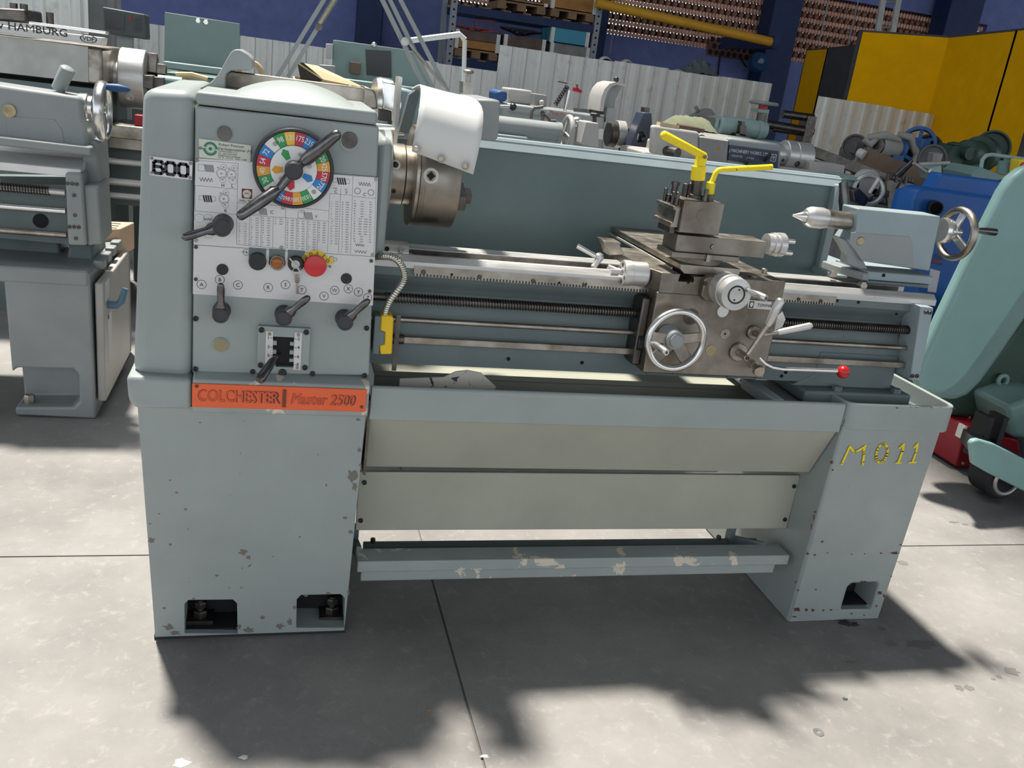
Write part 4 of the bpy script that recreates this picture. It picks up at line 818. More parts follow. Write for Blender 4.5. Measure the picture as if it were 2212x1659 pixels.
g = G(); g.ball(P(1821, 803.5, 1.83), .0165, 28, 18); g.out('ball_knob', 'red_ball', BL, sm=80)
p = P(1373, 738, 1.88); g = G(); g.cyl((p.x, 1.88, p.z), (p.x+.022, 1.88, p.z), .021, n=14, ch=.002); g.out('feed_knob', 'black_plastic', LA)
p = P(1365, 730, 1.88); g = G(); g.box(xap-.02, xap, 1.87, 1.93, zab+.01, zl_-.02); g.out('apron_end', 'steel_dark', LA, bev=.004)
# turret stop drum and coolant tap on the saddle's left
p = P(1344, 589, 1.90); g = G(); g.rev([(0, .004), (.008, .004), (.008, 0), (.0285, 0), (.030, .003), (.030, .018), (.0285, .019), (.0285, .056), (.025, .060), (0, .06)], (p.x, 1.90, p.z), (1, 0, 0), 40); TD = g.out('stop_drum', 'steel', LA)
for i in range(6):
    t = math.radians(60*i+20); g = G(); q = V((p.x-.0006, 1.90+.019*math.cos(t), p.z+.019*math.sin(t))); g.cyl(q, q+V((.003, 0, 0)), .0048, n=12); g.out('drum_hole', 'steel_dark', TD)
g = G(); q = P(1337, 584, 1.93); g.tube([P(1312, 578, 1.93), P(1330, 586, 1.92), P(1350, 590, 1.91)], .009, 8); g.hexa(P(1318, 588, 1.895), (1, 0, 0), .008, .02); g.out('stop_rod', 'steel', TD)
a, b = P(1247, 531, 1.96), P(1291, 556, 1.945); g = G(); g.tube([a, b], .006, 14); CT = g.out('clamp_handle', 'steel_bright', LA)
g = G(); g.tube([P(1297, 548, 1.945), P(1291, 565, 1.94), P(1281, 578, 1.935)], .0075, 12); g.ball(P(1294, 556, 1.945), .011); g.out('handle_joint', 'steel', CT)
p = P(1327, 533, 1.96); g = G(); g.px([(1305, 522), (1338, 526), (1348, 550), (1316, 552)], 1.955, 2.0); g.px([(1304, 520), (1341, 524), (1342, 529), (1306, 525)], 1.95, 2.0); g.out('wiper_block', 'steel_worn', LA, bev=.001)
for a, b, h, r in ((1650, 590, .012, .0075), (1627, 598, .004, .012)): p = P(a, b, Z=zt_); g = G(); g.cyl((p.x, p.y, zt_), (p.x, p.y, zt_+h), r, n=18, ch=.001); g.out('saddle_bolt', 'steel_worn', LA)
# ---------------------------------------------------------------- tailstock
YT0, YT1 = 1.965, 2.035
z4 = lambda x, y: (1760+x/5.53, 430+y/5.53)
g = G(); g.px([z4(522, 112), z4(1505, 207), z4(1372, 862), z4(575, 745), z4(410, 500), z4(497, 380)], YT0, YT1); TS = g.out('tailstock', 'machine_blue_grey', LA, bev=.003)
q = [P(*z4(*a), YT0-.006) for a in ((650, 860), (1380, 925), (1412, 930), (1410, 1035), (620, 965), (590, 870), (560, 745), (1190, 800), (1372, 860))]
g = G(); zq0, zq1 = P(*z4(640, 965), YT0-.02).z, P(*z4(650, 865), YT0-.02).z; xq0, xq1 = P(*z4(640, 900), YT0-.02).x, P(*z4(1413, 980), YT0-.02).x
g.box(xq0, xq1, YT0-.02, YT1+.06, zq0, zq1); g.out('tailstock_base', 'machine_blue_grey', TS, bev=.003)
g = G(); g.box(xq0+.005, xq1-.006, YT0-.016, YT1+.06, zw+.006, zq0-.002); g.out('base_plate', 'bed_paint', TS, bev=.001)
g = G(); x9 = P(*z4(215, 840), 2.03).x; g.prism([(xq0+.006, YT0-.02), (xq0+.03, YT1+.05), (x9, YT1+.05), (x9+.004, YT1), (xq0-.01, YT0-.015)], 'Z', zq0-.004, zq1-.006); g.out('base_toe', 'machine_grey', TS, bev=.003)
q = [P(*z4(*a), YT0+.03) for a in ((220, 430), (400, 500), (470, 600), (620, 870), (330, 760), (345, 640), (300, 555))]
g = G(); g.prism([(p.x, p.z) for p in q], 'Y', YT0+.012, YT0+.045); g.out('casting_rib', 'machine_grey', TS, bev=.004)
g = G(); g.px([z4(440, 395), z4(1140, 450), z4(1170, 530), z4(1180, 800), z4(570, 745), z4(420, 500)], YT0-.001, YT0+.002); g.out('recess_panel', 'machine_grey', TS, bev=.001)
p = P(*z4(549, 503), YT0-.002); g = G(); g.cyl((p.x, YT0, p.z), (p.x, YT0-.003, p.z), .0108, n=24, ch=.001); g.out('oil_window', 'brass_dirty', TS)
for a in ((820, 910),): screw(TS, P(*z4(*a), YT0-.02), .0045, 'base_screw', 'black_hole')
YQ_ = 2.0; zq = P(1790, 473, YQ_).z
X = lambda x, y: P(x, y, YQ_).x
def qx(name, mat, prof, par=TS):
    g = G(); g.rev(prof, (0, YQ_, zq), (1, 0, 0), 36); return g.out(name, mat, par, sm=40)
a, b, c, d, e, f = (X(*k) for k in ((1709, 466), (1748, 470), (1736, 468), (1783, 472), (1792, 473), (1845, 479)))
qx('quill', 'steel_worn', [(0, d), (.0235, d), (.0235, e), (.0225, e+.001), (.0225, f+.012), (0, f+.012)])
LC = qx('live_centre', 'steel', [(0, b-.012), (.018, b-.012), (.024, b-.004), (.0265, b+.004), (.0265, d-.012), (.0245, d-.004), (.023, d+.001), (0, d+.001)])
qx('centre_point', 'steel_bright', [(0, a), (.003, a+.006), (.009, b-.028), (.0125, b-.02), (.0125, b-.008), (0, b-.008)], LC)
h0 = X(2030, 505); wc = X(2066, 506)
qx('wheel_boss', 'steel_bright', [(0, h0-.002), (.031, h0-.002), (.033, h0+.006), (.031, h0+.024), (.026, h0+.030), (.016, h0+.036), (.014, wc+.006), (0, wc+.006)])
g = G(); zw_ = P(2064, 505, YQ_).z; g.ring((wc, YQ_, zw_), (1, 0, 0), .063, .0085, 56, 12, 1.25); TW = g.out('tailstock_handwheel', 'steel_worn', TS, sm=80)
for a_ in (95, 215, 335):
    t = math.radians(a_); d_ = V((0, -math.cos(t-math.pi/2), math.sin(t-math.pi/2))) if False else V((0, math.cos(t), math.sin(t))); o = V((wc, YQ_, zw_)); g = G(); g.bar(o-V((.01, 0, 0))+d_*.01, o+d_*.055, .02, .008, (0, -d_.z, d_.y)); g.out('wheel_spoke', 'steel_bright', TW, bev=.002)
q, e = P(2108, 497, 1.955), P(2153, 502, 1.955); q = V((wc, 1.955, q.z)); g = G(); g.tube([q, q.lerp(e, .2), q.lerp(e, .55), q.lerp(e, .95), e], [.005, .0062, .0092, .0095, .006], 16); g.out('wheel_handle', 'lever_dark', TW, sm=50)
p = P(1893, 633, YT0-.012); g = G(); g.hexa(P(1858, 617, YT0-.01), (0, -1, .2), .012, .016); g.cyl(P(1798, 590, 2.02), P(1802, 592, 1.99), .008, n=16); g.out('clamp_nut', 'steel_worn', TS)
g = G(); g.tube([P(1822, 412, 2.12), P(1822, 395, 2.12), P(1826, 450, 2.10)], .012, 12); g.tube([P(1823, 394, 2.12), P(1822, 432, 2.12), P(1824, 475, 2.1)], [.010, .013, .010], 12); g.out('clamp_lever', 'lever_dark', TS, sm=50)
# ================================================================ the hall behind: unseen roof with an opening shaped for the sun patch, walls, columns
ZR = 6.2
g = G(); g.box(-14, 34, 9.0, 17.4, ZR, ZR+.15); g.box(1.75, 34, 1.7, 9.0, ZR, ZR+.15); g.box(-14, -3.4, 1.7, 9.0, ZR, ZR+.15); g.box(-14, 34, -9, 1.7, ZR, ZR+.15); g.out('ceiling', 'roof_sheet', kind='structure', sm=0)
YW = 17.0
zv0 = P(1400, 86, YW).z; zv1 = P(1950, 22, YW).z; xv0 = P(965, 20, YW).x
g = G(); g.box(-14, 34, YW, YW+.25, 0, zv0); g.box(-14, 34, YW, YW+.25, zv1, ZR); g.box(-14, xv0, YW, YW+.25, zv0, zv1); g.box(P(2140, 30, YW).x, 34, YW, YW+.25, zv0, zv1)
WB = g.out('wall_back', 'wall_blue', kind='structure', sm=0)
# perforated clay blocks in the wall opening: rows of small eggs between rows of bigger round blocks, daylight behind
xv1 = P(2140, 30, YW).x; dz = .186; nz = int((zv1-zv0)/dz)
eg = bpy.data.meshes.new('vent_block'); e = G(); e.ball((0, 0, 0), .052, 10, 6); e.b.to_mesh(eg); e.b.free(); eg.materials.append(MAT['terracotta_mid']); eg.polygons.foreach_set('use_smooth', [True]*len(eg.polygons))
near, rest = [], []
for j in range(nz):
    for i in range(int((xv1-xv0)/.14)): x = xv0+.07+.14*i+.07*(j % 2); (near if x > P(1310, 50, YW).x else rest).append((x, zv0+.135+dz*j))
near.sort(key=lambda t: t[1]); rest += near[300:]; near = near[:300]
for x, z in near:
    o = bpy.data.objects.new('vent_block', eg); COL.objects.link(o); o.parent = WB; o.location = (x, YW+.09, z)
g = G()
for x, z in rest: g.ball((x, YW+.09, z), .052, 6, 5)
g.out('round_blocks', 'terracotta_mid', WB, kind='stuff')
g = G()
for j in range(nz+1):
    for i in range(int((xv1-xv0)/.07)): g.ball((xv0+.035+.07*i, YW+.05, zv0+.045+dz*j), .035, 6, 5, sz=1.45)
g.out('egg_blocks', 'terracotta', WB, kind='stuff')
g = G()
for j in range(nz+1): g.box(xv0, xv1, YW+.13, YW+.2, zv0+.028+dz*j, zv0+.062+dz*j); g.box(xv0, xv1, YW+.13, YW+.2, zv0+.095+dz*j, zv0+.178+dz*j)
for i in range(int((xv1-xv0)/.07)): x = xv0+.07*i; g.box(x-.014, x+.014, YW+.13, YW+.19, zv0, zv1)
g.out('vent_lattice', 'terracotta_dark', WB, kind='stuff', sm=0)
za = P(1600, 118, YW).z; xa_ = P(1528, 100, YW).x; xb_ = P(1672, 120, YW).x
g = G(); g.box(xa_, xb_, YW-.02, YW+.01, za-.10, zv0+.18); VH = g.out('dark_vent_panel', 'terracotta_dark', WB, sm=0)
g = G()
for j in range(3):
    for i in range(int((xb_-xa_)/.13)): g.cyl((xa_+.07+.13*i+.065*(j % 2), YW-.021, za-.03+.115*j), (xa_+.07+.13*i+.065*(j % 2), YW-.024, za-.03+.115*j), .048, n=10)
g.out('vent_holes', 'black_hole', WB, kind='stuff')
def column(x0, x1, y0, n, m='column_blue'):
    g = G(); g.box(x0, x1, y0, y0+.5, 0, ZR); o = g.out('trim_%d' % n, m, kind='structure', bev=.02); return o
column(P(772, 60, 16.4).x, P(826, 60, 16.4).x, 16.4, 1); column(P(1676, 0, 16.4).x, P(1738, 0, 16.4).x, 16.4, 2); column(P(2052, 20, 16.4).x, P(2125, 20, 16.4).x, 16.4, 3); column(P(1290, 60, 16.4).x, P(1312, 60, 16.4).x, 16.4, 4)
g = G(); g.box(-14, 34, 16.75, 17, 0, .35); g.out('baseboard_back', 'column_blue', kind='structure', sm=0)
# corrugated sheet fences
def fence(x0, x1, Y, ztop, label, ztop2=None, mat='galvanised', zlo=0, pitch=.20, lean=0, group=None, yaw_=0):
    F = thing('corrugated_fence', label, 'fence', ((x0+x1)/2, Y, zlo), group)
    n = max(1, round((x1-x0)/.8)); w = (x1-x0)/n; ztop2 = ztop if ztop2 is None else ztop2
    for k in range(n):
        prof = []; xx = x0+k*w
        m = max(1, round(w/pitch)); p_ = w/m
        for i in range(m):
            for a, b in ((0, 0), (.52, 0), (.60, -.028), (.80, -.028), (.88, 0)): prof.append((xx+p_*(i+a), b))
        prof.append((xx+w, 0))
        zt = lambda x: ztop+(ztop2-ztop)*(x-x0)/(x1-x0)
        a = random.uniform(-.012, .012)
        fy = lambda x, b, z: Y+b+yaw_*(x-x0)+lean*(z-zlo)
        g = G(); A = [[(x, fy(x, b, z)+t, z) for x, b in prof] for z, t in ((zlo, 0),)]
        g.grid([[(x, fy(x, b, zlo), zlo) for x, b in prof], [(x, fy(x, b, zt(x)+a), zt(x)+a) for x, b in prof]])
        o = g.out('sheet', mat, F, sm=0); d = o.modifiers.new('s', 'SOLIDIFY'); d.thickness = .004
        g = G(); g.box(xx, xx+w, Y+.03+yaw_*(xx+w/2-x0), Y+.07+yaw_*(xx+w/2-x0), zlo+.5, zlo+.56); g.out('rail', 'rack_steel', F, sm=0)
    return F
a, b = P(1080, 96, 11), P(1668, 181, 11); fence(a.x, b.x, 11, a.z, 'long corrugated sheet fence with caps and rags along its top, in front of the vents', b.z)
a, b = P(520, 76, 10.6), P(1079, 153, 10.6); fence(a.x, b.x, 10.6, a.z, 'lower stretch of corrugated fence left of the pallet rack, behind the lamp arm', b.z)
a, b = P(1768, 207, 9.2), P(2090, 256, 9.2); fence(a.x, b.x, 9.2, a.z, 'corrugated sheet leaning against the yellow partition at the right', b.z, pitch=.17)
a, b = P(-60, -60, 8.2), P(190, 5, 8.2); fence(a.x, b.x, 8.2, 2.25, 'tall pale sheet fence at the far left behind the machines', 2.25, pitch=.26)
a, b = P(190, 5, 8.8), P(262, 20, 8.8); fence(a.x, b.x, 8.8, 2.05, 'narrow darker sheet fence just left of the blue wall', 2.05, mat='galvanised_dark', pitch=.24)
a, b = P(262, 62, 10.6), P(520, 76, 10.6); fence(a.x, b.x, 10.62, P(300, 50, 10.6).z, 'short sheet fence behind the tall green panel', pitch=.2)
zc_ = P(1400, 150, 11.3).z-.03
g = G(); g.box(P(1285, 130, 11.3).x, P(1560, 160, 11.3).x, 11.12, 11.6, 0, zc_); g.out('trim_5', 'galvanised_dark', kind='structure', sm=0)
for i, (x, lab, m) in enumerate(((1307, 'black and white cap at the left end of the fence top', 'cap_white'), (1354, 'black and white cap, second from the rack post', 'cap_white'))):
    c = P(x, 132, 11.3); T = thing('cap', lab, 'cap', (c.x, 11.3, zc_), 'caps on the fence')
    g = G(); g.ball((c.x, 11.3, zc_+.01), .10, 18, 10, sz=1.05); g.out('shell', m, T); g = G(); g.ball((c.x, 11.235, zc_+.0), .088, 18, 10, sz=1.0); g.out('lining', 'rubber', T)
    g = G(); g.box(c.x-.07, c.x+.07, 11.14, 11.2, zc_+.005, zc_+.03); g.out('brim', 'cap_white', T, bev=.01)
for x, lab, r, m in ((1400, 'small pale domed cap between the dark caps and the rag', .07, 'cap_white'), (1466, 'pale cap left of the grey rag on the fence', .10, 'cap_white'), (1556, 'pale cap right of the grey rag on the fence', .09, 'cap_white')):
    c = P(x, 150, 11.3); g = G(); g.ball((c.x, 11.3, zc_+.01), r, 16, 8, sz=.75); g.box(c.x-r*.7, c.x+r*.7, 11.3-r*1.35, 11.3-r*.6, zc_+.004, zc_+.02); single(g, 'cap', m, lab, 'cap', 'caps on the fence', sm=50)
c = P(1512, 140, 11.3); rows = []
for i in range(9):
    rows.append([(c.x-.26+.52*k/14, 11.16+.3*i/8, zc_+.02+(.20*math.sin(math.pi*(k+.3)/14.6)**.8+.035*math.sin(k*2.1+i*1.3))*math.sin(math.pi*(i+.4)/8.8)**.7) for k in range(15)])
g = G(); g.grid(rows); single(g, 'rag', 'rag_grey', 'crumpled dark grey rag draped on the corrugated fence', 'rag', sm=40)
# yellow partition panels
def panel(name, mat, a, b, zt, label, cat, t=.04, z0=0, group=None):
    a = V(a); b = V(b); T = thing(name, label, cat, ((a.x+b.x)/2, (a.y+b.y)/2, z0), group)
    g = G(); g.bar((a.x, a.y, (z0+zt)/2), (b.x, b.y, (z0+zt)/2), t, zt-z0, (V((b.x-a.x, b.y-a.y, 0)).cross(V((0, 0, 1))))); g.out('sheet', mat, T, sm=0)
    g = G()
    for p in (a, b): g.box(p.x-.02, p.x+.02, p.y-.03, p.y+.03, z0, zt+.01)
    g.bar((a.x, a.y, zt), (b.x, b.y, zt), .05, .02, (0, 1, 0)); g.out('edge_frame', 'partition_grey', T, sm=0); return T
ZP = P(1862, 67, 10.2).z
p1a, p1b = P(1862, 67, 10.2), P(2053, 80, 10.2); p1b = P(2053, 80, Z=ZP); p2b = P(2203, 65, Z=ZP); p3b = P(2290, 56, Z=ZP)
p0a, p0b, p0c = P(1746, 108, Z=ZP), P(1792, 105, Z=ZP), P(1862, 97, Z=ZP)
panel('partition_panel', 'partition_yellow', p1a, p1b, ZP, 'yellow partition panel facing the aisle, below the ladder', 'partition', group='yellow partition panels')
panel('partition_panel', 'partition_yellow', p1b, p2b, ZP, 'slanting yellow partition panel between the facing panel and the dark joint', 'partition', group='yellow partition panels')
panel('partition_panel', 'partition_yellow', p2b, p3b, ZP, 'rightmost yellow partition panel, right of the dark joint', 'partition', group='yellow partition panels')
panel('partition_panel', 'partition_yellow', p0a, p0b, ZP, 'narrow shadowed yellow panel beside the dark blue column', 'partition', group='yellow partition panels')
panel('partition_panel', 'partition_grey', p0b, p0c, ZP, 'dark grey partition panel between two yellow ones', 'partition')
# yellow crane pipe, ladder, hanging cords, wall lamp
p, q = P(1288, 6, 14.6), P(1672, 92, 14.6)
g = G(); g.cyl(p, q, .075, n=20); T = thing('crane_rail', 'long yellow pipe running across the clay vents to the blue column', 'pipe', tuple(q)); g.out('pipe', 'pipe_yellow', T)
g = G(); g.box(q.x-.06, q.x+.05, 14.5, 16.5, q.z-.10, q.z+.10); g.out('bracket', 'column_blue', T)
L_ = thing('ladder', 'grey aluminium ladder standing up behind the yellow partition', 'ladder', (P(1900, 60, 15).x, 15, 0))
g0, g1 = P(1896, 68, 15), P(1912, -30, 15.6); h0_, h1_ = P(1928, 70, 15), P(1946, -30, 15.6)
for a, b in ((g0, g1), (h0_, h1_)): d_ = (b-a); g = G(); g.bar(a-d_*(a.z/d_.z), b+d_*.5, .10, .06, (1, 0, 0)); g.out('rail', 'galvanised', L_, sm=0)
for k in range(9):
    t = -3.2+k*.55; g = G(); g.cyl(g0+(g1-g0)*t, h0_+(h1_-h0_)*t, .025, n=10); g.out('rung', 'galvanised_dark', L_)
for x0_, y0_, x1_, y1_, lab in ((1325, 60, 1322, 115, 'thin cord hanging on the blue wall above the caps'), (1783, 30, 1772, 100, 'pale cord hanging in front of the right-hand clay vent'), (1852, 10, 1838, 95, 'pale cord hanging left of the ladder')):
    g = G(); p, q = P(x0_, y0_, 16.2), P(x1_, y1_, 16.2); g.cyl((p.x, 16.2, ZR), (p.x, 16.2, q.z), .012, n=6); single(g, 'cord', 'rack_steel', lab, 'cord')
c = P(1645, 132, 16.1); T = thing('wall_fan', 'blue and grey wall fixture on the column under the yellow pipe', 'fan', (c.x, 16.3, c.z))
g = G(); g.rev([(0, 0), (.17, 0), (.19, .06), (.15, .2), (0, .2)], (c.x, 16.15, c.z), (0, 1, -.4), 20); g.out('housing', 'blue_dark', T); g = G(); g.cyl((c.x, 16.14, c.z), (c.x, 16.12, c.z-.01), .06, n=16); g.out('cap', 'rack_steel', T); g = G(); g.box(c.x+.0, c.x+.1, 16.2, 16.42, c.z-.05, c.z+.05); g.out('arm', 'column_blue', T)
for i, (a_, b_, c_, lab) in enumerate((((1556, 112), (1553, 140), (1551, 162), 'black wire hanging down the blue wall above the grey rag'), ((1600, 116), (1603, 132), (1612, 145), 'short black wire loop on the blue wall left of the wall fixture'))):
    g = G(); g.tube([P(*a_, 16.97), P(*b_, 16.97), P(*c_, 16.97)], .016, 6); single(g, 'wire', 'rubber', lab, 'wire')
# pallet rack with crates
YR = 15
def rackpost(x, y, lab):
    T = thing('rack_upright', lab, 'rack post', (x, YR, 0), 'rack uprights'); g = G(); g.box(x-.05, x+.05, YR, YR+.08, 0, 5.2); g.out('post', 'rack_steel', T, sm=0)
    for k in range(28): g = G(); z = .9+k*.11; g.px_ = None; g.prism([(x-.022, z), (x+.0, z+.03), (x+.022, z), (x+.0, z-.012)], 'Y', YR-.004, YR+.001); g.out('slot', 'black_hole', T, sm=0)
    g = G(); g.box(x-.04, x+.04, YR+.9, YR+.98, 0, 5.2); g.bar((x, YR+.04, .6), (x, YR+.94, 2.4), .04, .04); g.out('rear_post', 'rack_steel', T, sm=0)
xl_, xr_ = P(976, 70, YR).x, P(1291, 50, YR).x
rackpost(xl_, 0, 'perforated grey rack upright left of the crates'); rackpost(xr_, 0, 'perforated grey rack upright right of the blue box')
zs1, zs2 = P(1030, 132, YR).z, P(1150, 34, YR).z
for z, lab in ((zs1, 'dark rack beam carrying the stacked crates'), (zs2, 'dark rack beam carrying the upper pallets')):
    T = thing('rack_shelf', lab, 'rack shelf', ((xl_+xr_)/2, YR+.4, z)); g = G(); g.box(xl_+.055, xr_-.055, YR+.0, YR+.06, z-.12, z); g.out('beam', 'column_blue', T); g = G(); g.box(xl_+.055, xr_-.055, YR+.9, YR+.96, z-.12, z); g.out('rear_beam', 'column_blue', T)
    for k in range(7): g = G(); x = xl_+.2+(xr_-xl_-.4)*k/6; g.box(x-.06, x+.06, YR, YR+.96, z-.0, z+.02); g.out('deck_board', 'pallet_wood', T, sm=0)
def crate(px0, py0, px1, py1, z, lab, mat, nb=2, feet=True, Y=YR+.02, grp='crates on the rack'):
    a, b = P(px0, py0, Y), P(px1, py1, Y); T = thing('crate', lab, 'crate', ((a.x+b.x)/2, Y+.4, z), grp); zt = a.z; z0 = z+(.14 if feet else 0)
    for k in range(nb):
        g = G(); h = (zt-z0)/nb; g.box(a.x, b.x, Y, Y+.025, z0+h*k+.004, z0+h*(k+1)-.004); g.out('board', mat if isinstance(mat, str) else mat[k], T, sm=0)
    g = G(); g.box(a.x, b.x, Y+.7, Y+.72, z0, zt); g.box(a.x, a.x+.02, Y, Y+.72, z0, zt); g.box(b.x-.02, b.x, Y, Y+.72, z0, zt); g.box(a.x, b.x, Y, Y+.72, z0, z0+.02); g.out('sides', mat if isinstance(mat, str) else mat[0], T, sm=0)
    for x in (a.x, b.x): g = G(); g.box(x-.03, x+.03, Y-.01, Y+.05, z0, zt); g.out('corner_iron', 'galvanised', T, sm=0)
    if feet:
        for t in (.08, .5, .92): g = G(); x = a.x+(b.x-a.x)*t; g.box(x-.07, x+.07, Y, Y+.7, z+.02, z+.115); g.out('pallet_block', 'pallet_wood', T, sm=0)
        g = G(); g.box(a.x, b.x, Y, Y+.72, z+.115, z+.14); g.out('pallet_deck', 'pallet_wood', T, sm=0)
    return T, a, b, zt
_, a, b, zt = crate(989, 62, 1078, 72, zs1+.02, 'wooden crate with orange lower board and red cable loops on top', ['crate_orange', 'crate_dark'])
pts = [(a.x+.1+.5*k/40+.16*math.cos(k*.8), YR+.25+.1*math.sin(k*.8), zt+.01+.05*abs(math.sin(k*.35))+(.14 if 26 < k < 33 else 0)) for k in range(41)]
g = G(); g.tube(pts, .012, 6); single(g, 'cable', 'red_cable', 'loops of dull red cable lying on the orange and dark crate', 'cable')
_, a, b, zt = crate(1094, 74, 1176, 88, zs1+.02, 'brown wooden crate behind the fence, dark cables on top', 'crate_dark', 1)
pts = [(a.x+.1+.4*k/30+.2*math.cos(k*1.1), YR+.3+.12*math.sin(k*1.1), zt+.02+.09*abs(math.sin(k*.5))) for k in range(31)]
g = G(); g.tube(pts, .014, 6); single(g, 'cable', 'rubber', 'tangle of black cable on the brown crate', 'cable')
_, a, b, zt = crate(1194, 92, 1272, 98, zs1+.02, 'weathered grey crate under the bright blue box', 'crate_grey', 1)
crate(1196, 58, 1272, 64, zt, 'bright blue box on top of the grey crate', 'crate_blue', 1, False)
crate(1078, -8, 1180, 5, zs2+.02, 'pale pallet on the upper rack beam, left of the orange load', 'crate_wood', 1); crate(1198, -20, 1288, -6, zs2+.02, 'orange wooden load on the upper beam beside the right rack post', 'crate_orange', 1)
# ================================================================ machines to the left
LM = thing('second_lathe', 'grey lathe tail end at the left edge with silver handwheel and blue door handle', 'lathe', (-.75, 3.4, 0))
YL_ = 3.18
g = G(); g.px([(6, 586), (193, 590), (207, 905), (34, 897)], YL_, 3.76); g.out('cabinet', 'machine_grey', LM, bev=.02, seg=3, cut=[cutpx([(28, 880), (22, 808), (36, 795), (158, 797), (170, 810), (172, 868), (160, 880)], YL_, 3.0, 3.30)])
p = P(66, 870, 3.24); g = G(); g.hexa((p.x, 3.23, p.z-.012), (0, 0, 1), .03, .018); g.hexa((p.x, 3.23, p.z+.005), (0, 0, 1), .018, .03); g.out('foot_bolt', 'steel_worn', LM)
xd_ = P(207, 905, YL_).x+.004
g = G(); g.box(xd_, xd_+.028, 3.20, 3.75, .06, P(207, 612, 3.2).z); LD = g.out('cabinet_door', 'machine_cream', LM, bev=.006)
h = P(232, 658, 3.27); g = G(); g.tube([(xd_+.028, 3.27, h.z), (xd_+.06, 3.27, h.z), (xd_+.072, 3.275, h.z+.012), (xd_+.085, 3.28, h.z+.06)], [.014, .014, .014, .011], 10); g.out('door_handle', 'handle_blue', LD, sm=50)
g = G(); g.box(xd_+.028, xd_+.029, 3.23, 3.30, h.z+.02, h.z+.09); g.out('warning_label', 'paper', LD, sm=0)
g = G(); g.box(xd_+.028, xd_+.029, 3.26, 3.34, .19, .36); g.out('type_label', 'paper', LD, sm=0); g = G(); g.cyl((xd_+.028, 3.27, h.z-.045), (xd_+.031, 3.27, h.z-.045), .008, n=12); g.out('door_lock', 'steel_dark', LD)
for k in range(4): g = G(); g.box(xd_-.02, xd_+.012, 3.3+k*.11, 3.36+k*.11, .515, .545); g.out('hinge', 'machine_grey', LM, bev=.004)
g = G(); a = P(-50, 583, YL_); b = P(190, 588, YL_); g.prism([(YL_-.004, a.z-.035), (YL_-.004, a.z+.02), (3.764, a.z+.02), (3.764, a.z-.035)], 'X', a.x-.6, b.x); g.out('chip_tray', 'machine_grey', LM, bev=.008)
g = G(); g.px([(-200, 470), (128, 520), (132, 560), (-200, 560)], 3.42, 3.62); g.px([(150, 520), (200, 528), (205, 585), (140, 580)], 3.36, 3.6); g.out('bed_foot', 'bed_paint', LM, bev=.01)
g = G(); g.px([(-200, 395), (175, 400), (172, 530), (-200, 495)], 3.30, 3.55); g.out('bed_web', 'bed_paint', LM)
p = P(88, 477, 3.3); g = G(); g.cyl((p.x, 3.301, p.z), (p.x, 3.296, p.z), .024, n=24); g.out('bed_hole', 'black_hole', LM)
g = G(); a, b = P(-200, 310, 3.24), P(177, 352, 3.24); c = P(177, 372, 3.22); g.prism([(3.22, b.z-.045), (3.22, b.z-.02), (3.28, b.z), (3.36, b.z), (3.36, b.z-.045)], 'X', a.x, b.x); g.box(a.x, b.x-.01, 3.45, 3.52, b.z-.03, b.z+.005); g.out('bed_way', 'way_bright', LM, bev=.002)
ax = lambda name, mat, x0, y0, x1, y1, r, Y: (lambda a, b: (lambda gg: (gg.cyl((a.x, Y, b.z), (b.x, Y, b.z), r, n=20), gg.out(name, mat, LM)))(G()))(P(x0, y0, Y), P(x1, y1, Y))
b = P(104, 412, 3.25); helix(b.x-.55, b.x, (3.25, b.z), .011, .0155, .0085, 14).out('leadscrew', 'steel_dark', LM, sm=25)
ax('screw_shank', 'steel', -200, 395, 141, 416, .0105, 3.25); ax('feed_rod', 'steel_bright', -200, 430, 142, 456, .011, 3.25); ax('control_rod', 'steel_worn', -200, 480, 144, 508, .010, 3.25)
g = G(); g.px([(140, 373), (177, 374), (187, 531), (147, 530)], 3.20, 3.30); EB2 = g.out('end_bracket', 'machine_grey', LM, bev=.008)
g = G(); g.px([(178, 400), (213, 402), (221, 528), (188, 531)], 3.22, 3.42); g.out('bracket_cover', 'machine_grey', LM, bev=.008)
for a in ((146, 396), (156, 397), (166, 398), (160, 422), (162, 465), (150, 490), (160, 490), (170, 491), (164, 515)): screw(EB2, P(*a, 3.20), .006, 'bracket_screw', 'steel_dark')
g = G(); g.px([(177, 300), (210, 306), (214, 372), (216, 400), (178, 400)], 3.30, 3.5); g.out('way_end', 'machine_grey', LM, bev=.01)
g = G(); g.px([(-60, 175), (176, 210), (178, 256), (186, 272), (192, 322), (-60, 292)], 3.27, 3.42); TL = g.out('tailstock', 'machine_grey', LM, bev=.012)
g = G(); g.px([(-60, 288), (196, 318), (196, 337), (-60, 306)], 3.22, 3.5); g.out('tailstock_base', 'machine_grey', TL, bev=.006)
g = G(); g.px([(10, 250), (118, 258), (134, 280), (140, 312), (16, 300)], 3.268, 3.274); g.out('recess_panel', 'machine_grey', TL, bev=.002)
g = G(); p = P(21, 239, 3.27); g.cyl((p.x, 3.272, p.z), (p.x, 3.262, p.z), .020, n=24); g.out('oil_window', 'brass_dirty', TL)
tc = P(180, 232, 3.345); wx = P(222, 236, 3.345).x
g = G(); g.rev([(0, tc.x-.01), (.045, tc.x-.01), (.046, tc.x+.014), (.040, tc.x+.018), (.040, tc.x+.03), (.034, tc.x+.036), (.012, tc.x+.04), (.012, wx+.012), (0, wx+.012)], (0, 3.345, tc.z), (1, 0, 0), 32); g.out('dial_ring', 'steel_bright', TL, sm=40)
g = G(); g.ring((wx, 3.345, tc.z-.004), (1, 0, 0), .085, .012, 48, 10, 1.5); W2 = g.out('tailstock_handwheel', 'steel_bright', TL, sm=80)
